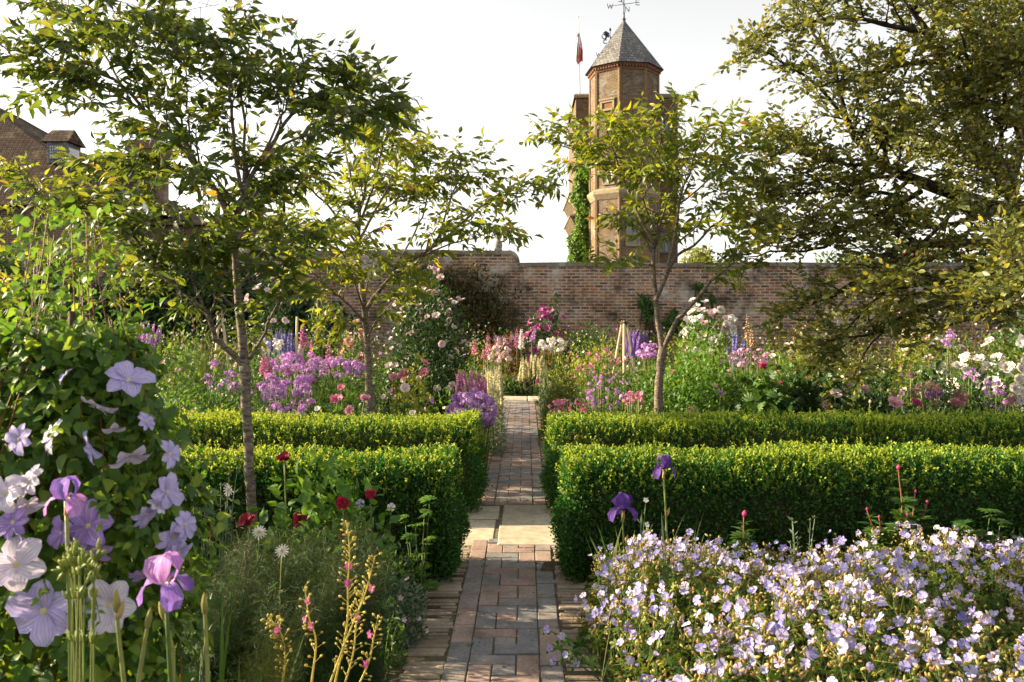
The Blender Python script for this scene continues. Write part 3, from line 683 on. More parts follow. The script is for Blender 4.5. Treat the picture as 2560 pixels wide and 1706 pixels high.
for j in range(nv):
    f = j/(nv-1); z = z1f+(z0f-z1f)*f; half = .06+.2*min(1, f*1.6)
    for i in range(nu):
        s = i/(nu-1); V.append((fx-.07+(s-.5)*2*half*(1+.08*math.sin(f*6)), fy-.05+.13*math.sin(s*15+f*2)*min(1, .3+f), z+.12*math.sin(s*9)*f-.05*math.cos(s*5)))
mb = MB(); mb.raw(V, [(j*nu+i, j*nu+i+1, (j+1)*nu+i+1, (j+1)*nu+i) for j in range(nv-1) for i in range(nu-1)]); mb.raw(np.array(V)+[0, .012, 0], [(j*nu+i, (j+1)*nu+i, (j+1)*nu+i+1, j*nu+i+1) for j in range(nv-1) for i in range(nu-1)])
obj('flag', mb, [fm], fp, (fx, fy, (z0f+z1f)/2))

# ------------------------------------------------------------------ the house at the left beyond the wall
hy = 30.0
def hx(ox): return GX(ox, hy)
def hz(oy): return HZ(oy, hy)
ho = thing('tiled_house', 'tile roofed house with a dormer and brick chimneys behind the cherry trees', 'house', (hx(60), hy, 0))
ex, ez = hx(300), hz(468); xl = -30.0
mb = MB(); mb.box(xl, ex-.4, hy-.0, hy+9, -.5, ez, 0, .5); body = obj('wall', mb, [M_chim], ho, smooth=False)
# roof: a hip that flares towards the eaves
rx, rz = GX(-75, hy+4.5), HZ(212, hy+4.5); prof_ = [(0, 1.0), (.18, .84), (.45, .55), (.72, .28), (1.0, -.02)]
mb = MB(); V = []; yc = hy+4.5
for f, zz in prof_:
    X1 = rx+(ex-rx)*f; Y0 = yc-.2-(yc-.2-(hy-.5))*f; Y1 = yc+.2+((hy+9.5)-(yc+.2))*f; Z = ez+(rz-ez)*zz
    V += [(xl-.3, Y0, Z), (X1, Y0, Z), (X1, Y1, Z), (xl-.3, Y1, Z)]
F = []
for i in range(len(prof_)-1):
    a, b = 4*i, 4*i+4; F += [(b, b+1, a+1, a), (b+1, b+2, a+2, a+1), (b+2, b+3, a+3, a+2)]
F += [(0, 1, 2, 3)]; a = 4*(len(prof_)-1); F.append((a, a+3, a+2, a+1)); mb.raw(V, F); roof = obj('roof', mb, [M_tile], ho, smooth=False)
# lower wing to the right of the main roof
x0, x1, z1_, zt_ = hx(225), hx(420), hz(470), hz(385)
mb = MB(); mb.box(x0, hx(560), hy+1.5, hy+7, -.5, hz(505), 0, .5); obj('wall', mb, [M_chim], ho, smooth=False)
V = [(x0-.6, hy+1.0, hz(510)), (hx(575), hy+1.0, hz(510)), (hx(520), hy+4.3, hz(465)), (x0-.6, hy+4.3, hz(465)), (x0-.6, hy+7.5, hz(510)), (hx(575), hy+7.5, hz(510))]
mb = MB(); mb.raw(V, [(0, 1, 2, 3), (3, 2, 5, 4), (1, 5, 2), (0, 3, 4), (0, 4, 5, 1)]); obj('roof', mb, [M_tile], ho, smooth=False)
# dormer
def dormer(x0, x1, xs, z0, ze, zr_, y0, dp=1.0):
    dm = MB(); dm.box(x0, xs, y0, y0+dp, z0, ze, 0, .5); d = obj('dormer', dm, [M_hung], ho, smooth=False)
    xm = (xs+x0)/2; rm = MB(); V = [(x0-.2, y0-.15, ze-.08), (xs+.15, y0-.15, ze-.08), (xs+.05, y0+dp*.5, zr_), (x0-.1, y0+dp*.5, zr_), (x0-.2, y0+dp+.15, ze-.08), (xs+.15, y0+dp+.15, ze-.08)]
    rm.raw(V, [(0, 1, 2, 3), (3, 2, 5, 4), (0, 3, 4), (1, 5, 2), (0, 4, 5, 1)]); obj('dormer_roof', rm, [M_tile], d, smooth=False)
    gm = MB(); gm.box(xs-.002, xs+.03, y0+.15, y0+dp-.15, z0+.1, ze-.25); gm.box(x0+.1, xs-.1, y0-.03, y0+.002, z0+.15, ze-.2); obj('window', gm, [M_glass], d, smooth=False)
    lm = MB()
    for k in range(7): u = x0+.1+(xs-x0-.2)*k/6; lm.box(u-.015, u+.015, y0-.05, y0-.028, z0+.15, ze-.2)
    for k in range(6): z = z0+.15+(ze-z0-.35)*k/5; lm.box(x0+.1, xs-.1, y0-.052, y0-.027, z-.015, z+.015)
    obj('leaded_frame', lm, [M_lead], d, smooth=False)
dormer(hx(86), hx(128), hx(131), hz(368), hz(314), hz(284), hy+.6)
dormer(hx(200), hx(224), hx(226), hz(425), hz(380), hz(352), hy+.3)
dormer(hx(262), hx(304), hx(310), hz(487), hz(425), hz(398), hy+.2)
def chimney(x0, x1, zb, zt, y0, dp, pots=True):
    m_ = MB(); m_.box(x0, x1, y0, y0+dp, zb, zt-.62, 0, .5)
    for i, (e, a, b) in enumerate(((.04, -.62, -.5), (.10, -.5, -.38), (.16, -.38, -.2), (.06, -.2, 0))): m_.box(x0-e, x1+e, y0-e, y0+dp+e, zt+a, zt+b-.002, 0, .5)
    ch = obj('chimney', m_, [M_chim], ho, (x0, y0, 0), smooth=False)
    return ch
chimney(hx(222), hx(287), hz(470), hz(287), hy+2.6, 1.1); chimney(hx(480), hx(506), hz(512), hz(425), hy+4, .8)
# ================================================================== FOLIAGE MATERIALS
def g(*c): return [(i/(len(c)-1), x) for i, x in enumerate(c)]
L_sunlit = leafmat('sunlit_cherry_leaves', [(0, (.05, .085, .013)), (.3, (.10, .15, .018)), (.6, (.19, .23, .024)), (.80, (.29, .27, .03)), (.92, (.36, .22, .03)), (1, (.38, .17, .035))], .48, .42, .4)  # lighter copy of the cherry leaf; the sun's gold is painted into the colour
L_cherry = leafmat('cherry_leaves', [(0, (.032, .064, .013)), (.35, (.062, .105, .018)), (.62, (.11, .15, .023)), (.80, (.17, .165, .026)), (.91, (.24, .165, .03)), (1, (.30, .13, .035))], .48, .42, .4)
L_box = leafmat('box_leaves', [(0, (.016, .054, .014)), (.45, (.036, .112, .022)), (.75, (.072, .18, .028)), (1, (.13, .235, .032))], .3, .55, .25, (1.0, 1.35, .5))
L_boxtip = leafmat('box_sunlit_new_growth', [(0, (.095, .195, .02)), (.5, (.18, .285, .027)), (1, (.29, .365, .04))], .35, .52, .25)  # yellower young growth, brightened further to paint sun on the hedge tops
L_oak = leafmat('evergreen_leaves', [(0, (.055, .08, .024)), (.4, (.12, .145, .032)), (.7, (.21, .215, .04)), (.9, (.30, .275, .05)), (1, (.38, .32, .06))], .42, .42, .45)
L_clem = leafmat('clematis_leaves', [(0, (.04, .10, .018)), (.5, (.078, .17, .026)), (.8, (.14, .235, .03)), (1, (.21, .29, .04))], .45, .45, .35)
L_mid = leafmat('garden_leaves', [(0, (.026, .068, .018)), (.5, (.055, .128, .025)), (1, (.10, .19, .034))], .36, .5, .3)
L_bright = leafmat('fresh_leaves', [(0, (.045, .12, .018)), (.5, (.075, .18, .024)), (1, (.14, .24, .035))], .36, .5, .3)
L_dark = leafmat('deep_green_leaves', [(0, (.013, .034, .010)), (.5, (.026, .062, .016)), (1, (.05, .10, .025))], .22, .45, .35)
L_yellow = leafmat('yellow_green_leaves', [(0, (.08, .13, .018)), (.5, (.17, .22, .028)), (1, (.32, .30, .05))], .36, .5, .3)
L_bronze = leafmat('bronze_leaves', [(0, (.05, .035, .014)), (.5, (.13, .07, .025)), (1, (.24, .11, .04))], .3, .5, .3)
L_silver = leafmat('silver_leaves', [(0, (.16, .21, .17)), (.5, (.28, .34, .28)), (1, (.44, .48, .38))], .22, .7, .15)
L_greyg = leafmat('grey_green_leaves', [(0, (.07, .115, .075)), (.5, (.125, .185, .12)), (1, (.22, .28, .19))], .25, .65, .2)
L_brownc = leafmat('brown_climber_leaves', [(0, (.018, .026, .008)), (.5, (.05, .055, .014)), (.85, (.10, .085, .02)), (1, (.2, .13, .03))], .25, .5, .3)
L_ivy = leafmat('ivy_leaves', [(0, (.05, .11, .014)), (.5, (.10, .20, .02)), (1, (.19, .30, .035))], .3, .42, .4)
L_stem = leafmat('green_stems', [(0, (.06, .115, .03)), (.5, (.12, .18, .04)), (1, (.24, .26, .08))], .15, .5, .3)
L_red = leafmat('red_stems', [(0, (.12, .045, .025)), (1, (.25, .09, .04))], .1, .5, .3)
L_dry = leafmat('straw_stems', [(0, (.30, .28, .07)), (.5, (.44, .41, .11)), (1, (.56, .52, .18))], .3, .5, .3)
def barkmat(name, stops, band=(1, 1, 6), scale=14): return noisemat(name, stops, scale, 8, .85, .9, band, .25, .015)
B_cherry = barkmat('cherry_bark', [(.30, (.035, .026, .019)), (.44, (.105, .080, .06)), (.58, (.21, .175, .135)), (.75, (.32, .28, .225))], (1, 1, 3.2), 26)
B_oak = barkmat('dark_bark', [(.3, (.010, .008, .006)), (.5, (.030, .022, .014)), (.7, (.085, .056, .03))], (1, 1, .6), 18)
B_twig = noisemat('twig_bark', [(.3, (.03, .022, .014)), (.7, (.10, .072, .04))], 30, 4, .85, .4)

# ------------------------------------------------------------------ trees
def lim(*pts): return [W(*p) for p in pts]
def make_tree(name, label, cat, base, trunk, limbs, leaf, lmat, bark, lsize, sub, twig, dens, group=None, seed=1, keep=None, droop=.3, layers=.5, spacing=.028, tips=None, rmin=.0016, bare=(), flat=True):
    """trunk: (points, radii); limbs: (points, r0, r1, t0, sub length, n subs); leaves sit along twigs"""
    rs = np.random.default_rng(seed); t = thing(name, label, cat, base, group)
    tb = MB(); P, rr = trunk; S = spline(P, 26); n = len(S); rad = np.interp(np.linspace(0, 1, n), np.linspace(0, 1, len(rr)), rr)
    rad = rad*(1+.05*np.sin(np.arange(n)*1.7)); tb.tube(S+rs.normal(size=S.shape)*rr[-1]*.06, rad, 10)
    LP, LA, LN, LR = [], [], [], []
    def twigleaves(Q, wt=1.0, lo=.15):
        seg = np.linalg.norm(np.diff(Q, axis=0), axis=1).sum(); k = max(3, int(seg/spacing*dens*wt)); u = np.linspace(lo, 1, k)*(len(Q)-1)
        i = np.minimum(u.astype(int), len(Q)-2); f = (u-i)[:, None]; p = Q[i]*(1-f)+Q[i+1]*f; tg = nrm(Q[i+1]-Q[i])
        side = nrm(np.cross(tg, UP+rs.normal(size=3)*.12))*np.where(np.arange(k) % 2 == 0, 1, -1)[:, None]
        a = tg*.55+side*.75+np.array([0, 0, -droop])+rs.normal(size=(k, 3))*.28
        a[-1] = tg[-1]+np.array([0, 0, -droop*.5])
        LP.append(p); LA.append(a); LN.append(UP*layers+rs.normal(size=(k, 3))*.42+side*.1)
        LR.append(np.clip(.14+.42*rs.random(k)+.40*(np.linspace(0, 1, k)**5)*rs.random()+rs.normal()*.08, 0, 1))
    for L in limbs:
        pts, r0, r1, t0, sl, ns = L[:6]
        Q = spline(pts, 18); Q = Q+rs.normal(size=Q.shape)*.012*np.linspace(0, 1, 18)[:, None]
        tb.tube(Q, np.linspace(r0, r1, 18), 7 if r0 > .012 else 5)
        LL = np.linalg.norm(np.diff(Q, axis=0), axis=1).sum()
        for s in range(ns+1):
            u = t0+(1-t0)*(s+rs.random()*.7)/ns if s < ns else .999
            u = min(u, .999); x = u*17; i = int(x); p = Q[i]*(1-(x-i))+Q[i+1]*(x-i); tg = nrm(Q[i+1]-Q[i])
            sd = nrm(np.cross(tg, UP)) if abs(tg[2]) < .95 else perp(tg)
            ang = rs.uniform(0, 6.28) if (abs(tg[2]) > .7 or not flat) else (0 if s % 2 else math.pi)+rs.normal()*.5
            d = nrm(tg*.75+(sd*math.cos(ang)+np.cross(sd, tg)*math.sin(ang)*.7)*.85+UP*.12) if s < ns else tg
            l = sl*rs.uniform(.55, 1.15)*(1.15-.5*u)*(.6 if s == ns else 1); q = [p]; dd = d
            for k in range(5):
                dd = nrm(dd+rs.normal(size=3)*.14+UP*(.06-.07*k*droop*2)); q.append(q[-1]+dd*l/5)
            q = np.array(q); rb = max(np.interp(u, [0, 1], [r0, r1])*.5, rmin*1.6)
            tb.tube(q, np.linspace(rb, rmin, 6), 4)
            twigleaves(q[2:], .9)
            nt_ = max(1, int(l/twig[1]*twig[2]))
            for k in range(nt_):
                uu = .18+.82*(k+rs.random())/nt_; xx = min(uu, .99)*5; i2 = int(xx); p2 = q[i2]*(1-(xx-i2))+q[i2+1]*(xx-i2); tg2 = nrm(q[i2+1]-q[i2])
                sd2 = nrm(np.cross(tg2, UP+rs.normal(size=3)*.4))*(1 if k % 2 else -1)
                d2 = nrm(tg2*.7+sd2*.8+rs.normal(size=3)*.25+UP*.1); l2 = twig[0]*rs.uniform(.6, 1.25); q2 = [p2]
                for e in range(3): d2 = nrm(d2+rs.normal(size=3)*.12-UP*.08*droop*e); q2.append(q2[-1]+d2*l2/3)
                q2 = np.array(q2); tb.tube(q2, np.linspace(max(rmin*1.2, rb*.4), rmin*.7, 4), 3); twigleaves(q2)
    for q in bare:
        Q = spline(q, 12); tb.tube(Q, np.linspace(.004, .0012, 12), 4)
        for k in range(5):
            i = rs.integers(3, 11); d = nrm(np.diff(Q, axis=0)[i-1]+rs.normal(size=3)*.02); sd = nrm(np.cross(d, UP+rs.normal(size=3)*.3))*rs.choice([-1, 1]); tb.tube(np.array([Q[i], Q[i]+(d+sd*.7)*.08, Q[i]+(d+sd*.6)*.17-UP*.015]), [.002, .0015, .0008], 3)
    P, A, N_, RR = map(np.concatenate, (LP, LA, LN, LR))
    if keep is not None:
        k = keep(P); P, A, N_, RR = P[k], A[k], N_[k], RR[k]
    obj('trunk', tb, [bark], t)
    lb = MB(); sz = lsize*rs.uniform(.6, 1.2, len(P)); lb.leaves(leaf, P, A, N_, sz, RR); obj('crown', lb, [lmat], t)
    print(name, 'leaves', len(P)); return t

CG = 'young cherry trees'
Y1 = 4.5
def L1(dY, *pts):                        # a limb of the front tree, drifting in depth by dY towards its tip
    n = len(pts); return [W(x, y, Y1+dY*(i/(n-1))) for i, (x, y) in enumerate(pts)]
b1 = W(590, 1386, Y1); b1[2] = 0
make_tree('cherry_tree', 'foremost cherry tree, its slim banded trunk in front of the near hedge', 'tree', b1,
 ([b1-[0, 0, .08], W(583, 1250, Y1), W(574, 1080, Y1), W(567, 940, Y1), W(562, 842, Y1)], [.034, .029, .026, .025, .031]),
 [(L1(.05, (562, 845), (556, 760), (545, 650), (541, 560), (548, 470), (560, 428), (562, 360)), .027, .012, .45, .34, 12),
  (L1(-.35, (543, 545), (505, 455), (453, 378), (400, 320), (348, 272), (282, 201), (200, 150)), .017, .006, .3, .42, 13),
  (L1(.30, (453, 378), (424, 310), (400, 180), (385, 90), (372, -20)), .009, .003, .3, .3, 8),
  (L1(.1, (440, 362), (430, 250), (420, 150), (395, 60)), .006, .003, .2, .3, 7),
  (L1(-.5, (330, 255), (250, 205), (150, 165), (70, 130), (5, 105)), .008, .003, .1, .26, 10),
  (L1(.3, (282, 201), (230, 110), (170, 40), (120, -10)), .007, .003, .2, .32, 9),
  (L1(.5, (300, 225), (220, 240), (120, 215), (30, 225)), .006, .002, .2, .15, 8),
  (L1(-.2, (348, 272), (320, 150), (290, 60), (260, 10)), .006, .002, .2, .3, 8),
  (L1(.35, (556, 440), (620, 338), (680, 252), (756, 205), (860, 238)), .014, .004, .3, .34, 13),
  (L1(-.4, (590, 385), (660, 330), (740, 300), (810, 255), (885, 225)), .009, .003, .3, .3, 10),
  (L1(.2, (600, 365), (650, 260), (690, 170), (730, 165)), .008, .003, .3, .3, 8),
  (L1(-.3, (552, 430), (538, 330), (528, 230), (520, 150), (505, 90)), .012, .004, .25, .34, 11),
  (L1(.2, (560, 420), (562, 300), (555, 180), (570, 90), (572, 30)), .010, .003, .25, .28, 9),
  (L1(-.5, (545, 470), (480, 400), (420, 400), (340, 380)), .009, .003, .3, .3, 8),
  (L1(-.45, (562, 842), (520, 800), (493, 772), (467, 708), (416, 674), (356, 597), (300, 540)), .018, .006, .35, .3, 9),
  (L1(.3, (356, 597), (330, 500), (309, 443), (258, 408), (215, 395)), .008, .003, .3, .26, 9),
  (L1(-.3, (345, 575), (260, 520), (180, 500), (100, 490)), .007, .003, .2, .3, 9),
  (L1(-.6, (480, 740), (440, 640), (420, 560), (380, 490)), .009, .003, .3, .3, 8),
  (L1(-.25, (575, 825), (611, 758), (638, 698), (653, 655), (640, 600)), .010, .003, .45, .26, 8),
  (L1(.3, (546, 660), (600, 600), (660, 560), (700, 540)), .007, .003, .3, .28, 8),
  (L1(-.3, (550, 720), (500, 660), (470, 600), (450, 560)), .007, .003, .4, .25, 6),
  (L1(.2, (566, 850), (585, 800), (600, 770)), .005, .002, .5, .14, 4),
  (L1(.4, (543, 500), (600, 440), (680, 420), (730, 400)), .008, .003, .3, .28, 8)],
 CHERRY, L_cherry, B_cherry, .073, None, (.17, .043, 1.0), 1.05, CG, 3, layers=.28, spacing=.021,
 bare=[W(*p) and None for p in ()] if False else [lim((378, 60, 4.8), (430, 25, 4.8), (500, 12, 4.8)), lim((380, 40, 4.8), (340, 12, 4.8), (290, 15, 4.8)), lim((395, 330, 4.4), (340, 305, 4.4), (290, 335, 4.4)), lim((400, 335, 4.4), (350, 320, 4.4), (320, 360, 4.4))])

Y2 = 7.9
def LT(Y0, dY, *pts):
    n = len(pts); return [W(x, y, Y0+dY*(i/(n-1))) for i, (x, y) in enumerate(pts)]
b2 = W(855, 1098, Y2); b2[2] = 0
make_tree('cherry_tree', 'sunlit cherry tree behind the far hedge, left of the path', 'tree', b2,
 ([b2-[0, 0, .08], W(852, 990, Y2), W(848, 880, Y2), W(844, 790, Y2)], [.054, .044, .037, .036]),
 [(LT(Y2, .0, (844, 790), (836, 690), (820, 560), (830, 470), (850, 380)), .034, .012, .4, .55, 12),
  (LT(Y2, -.5, (836, 720), (870, 670), (947, 595), (1008, 564), (1093, 484), (1150, 450), (1212, 438)), .024, .005, .35, .42, 13),
  (LT(Y2, .5, (1000, 568), (1033, 469), (1063, 403), (1110, 395)), .012, .004, .3, .45, 9),
  (LT(Y2, -.6, (950, 597), (1040, 560), (1110, 545), (1170, 535)), .010, .003, .3, .3, 9),
  (LT(Y2, .6, (822, 560), (870, 470), (920, 380), (950, 340)), .016, .005, .35, .5, 11),
  (LT(Y2, -.6, (825, 520), (860, 420), (880, 330), (885, 290)), .014, .004, .35, .5, 11),
  (LT(Y2, .3, (826, 480), (800, 380), (790, 310), (800, 270)), .014, .004, .35, .45, 9),
  (LT(Y2, -.4, (820, 560), (760, 480), (700, 420), (660, 390)), .014, .004, .35, .5, 10),
  (LT(Y2, .4, (824, 600), (740, 560), (680, 520), (620, 500)), .012, .004, .35, .45, 9),
  (LT(Y2, -.7, (838, 740), (790, 690), (740, 650), (700, 610)), .014, .004, .3, .5, 10),
  (LT(Y2, .5, (905, 620), (960, 520), (990, 430), (1010, 380)), .012, .004, .3, .45, 10),
  (LT(Y2, -.6, (842, 780), (870, 730), (910, 690), (945, 670)), .010, .003, .3, .3, 7),
  (LT(Y2, .2, (840, 780), (800, 740), (770, 730)), .010, .003, .3, .3, 6),
  (LT(Y2, -.3, (836, 700), (850, 640), (890, 620), (930, 640)), .010, .003, .3, .4, 8),
  (LT(Y2, -.9, (838, 720), (800, 610), (770, 560), (740, 530)), .012, .004, .3, .45, 9),
  (LT(Y2, .6, (826, 500), (880, 480), (930, 450), (980, 440)), .012, .004, .3, .45, 9)],
 CHERRY, L_sunlit, B_cherry, .095, None, (.2, .062, 1.0), .85, CG, 5, layers=.2, droop=.4, spacing=.024)

b3 = W(1516, 1098, Y2); b3[2] = 0
make_tree('cherry_tree', 'sunlit golden green cherry tree in front of the tower, right of the path', 'tree', b3,
 ([b3-[0, 0, .08], W(1513, 985, Y2), W(1515, 870, Y2), W(1523, 800, Y2)], [.057, .047, .039, .041]),
 [(LT(Y2, .2, (1522, 803), (1513, 748), (1506, 681), (1501, 597), (1504, 560), (1514, 520), (1500, 480)), .030, .012, .5, .42, 9),
  (LT(Y2, -.3, (1506, 690), (1526, 647), (1545, 569), (1554, 522), (1561, 452), (1578, 416), (1590, 376), (1606, 335), (1618, 300)), .022, .006, .4, .38, 12),
  (LT(Y2, .5, (1526, 647), (1552, 592), (1592, 564), (1636, 522), (1690, 470), (1740, 390)), .018, .005, .4, .45, 11),
  (LT(Y2, -.4, (1523, 803), (1553, 741), (1587, 701), (1637, 644), (1691, 597), (1735, 550)), .024, .006, .55, .35, 9),
  (LT(Y2, .3, (1502, 560), (1470, 500), (1441, 435), (1430, 407), (1399, 376), (1345, 344), (1260, 330)), .016, .004, .35, .40, 12),
  (LT(Y2, -.5, (1441, 435), (1420, 380), (1405, 330), (1395, 300)), .012, .004, .25, .34, 9),
  (LT(Y2, .5, (1445, 440), (1450, 380), (1455, 330), (1455, 290)), .012, .004, .3, .34, 9),
  (LT(Y2, -.6, (1450, 450), (1500, 370), (1520, 310), (1538, 245)), .013, .004, .3, .32, 11),
  (LT(Y2, .3, (1585, 390), (1640, 330), (1700, 305), (1755, 315)), .011, .003, .3, .34, 10),
  (LT(Y2, -.5, (1560, 470), (1610, 430), (1660, 380), (1720, 350)), .011, .003, .3, .42, 9),
  (LT(Y2, -.7, (1502, 610), (1450, 605), (1410, 595), (1385, 605)), .010, .003, .4, .22, 6),
  (LT(Y2, .6, (1504, 570), (1460, 530), (1425, 505)), .010, .003, .4, .28, 6),
  (LT(Y2, -.3, (1400, 378), (1340, 380), (1290, 400), (1262, 425)), .007, .002, .3, .22, 6),
  (LT(Y2, .4, (1345, 344), (1310, 310), (1290, 290)), .006, .002, .3, .25, 5),
  (LT(Y2, -.6, (1545, 569), (1600, 520), (1640, 470), (1660, 440)), .010, .003, .3, .4, 8),
  (LT(Y2, .4, (1514, 520), (1540, 440), (1545, 380), (1560, 330)), .012, .004, .3, .36, 8),
  (LT(Y2, -.6, (1510, 540), (1480, 460), (1500, 420), (1520, 390)), .010, .003, .3, .4, 8),
  (LT(Y2, .3, (1690, 597), (1740, 500), (1780, 420)), .008, .003, .3, .3, 7)],
 CHERRY, L_sunlit, B_cherry, .098, None, (.2, .066, 1.0), .85, CG, 8, layers=.2, droop=.4, spacing=.024)

Y4 = 9.2
b4 = W(118, 1148, Y4); b4[2] = 0
make_tree('cherry_tree', 'leftmost cherry tree with orange tipped leaves, its trunk hidden behind the clematis', 'tree', b4,
 ([b4-[0, 0, .08], W(120, 1000, Y4), W(130, 860, Y4), W(140, 760, Y4)], [.058, .048, .042, .04]),
 [(LT(Y4, .2, (140, 760), (150, 660), (160, 560), (170, 470)), .03, .008, .35, .46, 12),
  (LT(Y4, -.5, (145, 720), (90, 620), (30, 540), (-30, 450)), .02, .004, .3, .4, 11),
  (LT(Y4, .4, (148, 700), (230, 640), (290, 600), (340, 580)), .02, .004, .3, .36, 11),
  (LT(Y4, -.4, (155, 620), (110, 530), (75, 450), (45, 405)), .014, .004, .3, .46, 10),
  (LT(Y4, .3, (160, 570), (210, 560), (240, 530), (260, 520)), .012, .004, .3, .3, 10),
  (LT(Y4, -.6, (140, 740), (60, 700), (-20, 660)), .012, .004, .3, .5, 9),
  (LT(Y4, .5, (142, 740), (220, 700), (290, 660), (330, 640)), .012, .004, .3, .5, 9),
  (LT(Y4, -.5, (150, 640), (200, 610), (230, 570)), .012, .004, .3, .36, 8)],
 CHERRY, L_sunlit, B_cherry, .092, None, (.17, .066, 1.0), .8, CG, 13, layers=.2, droop=.4, spacing=.024)

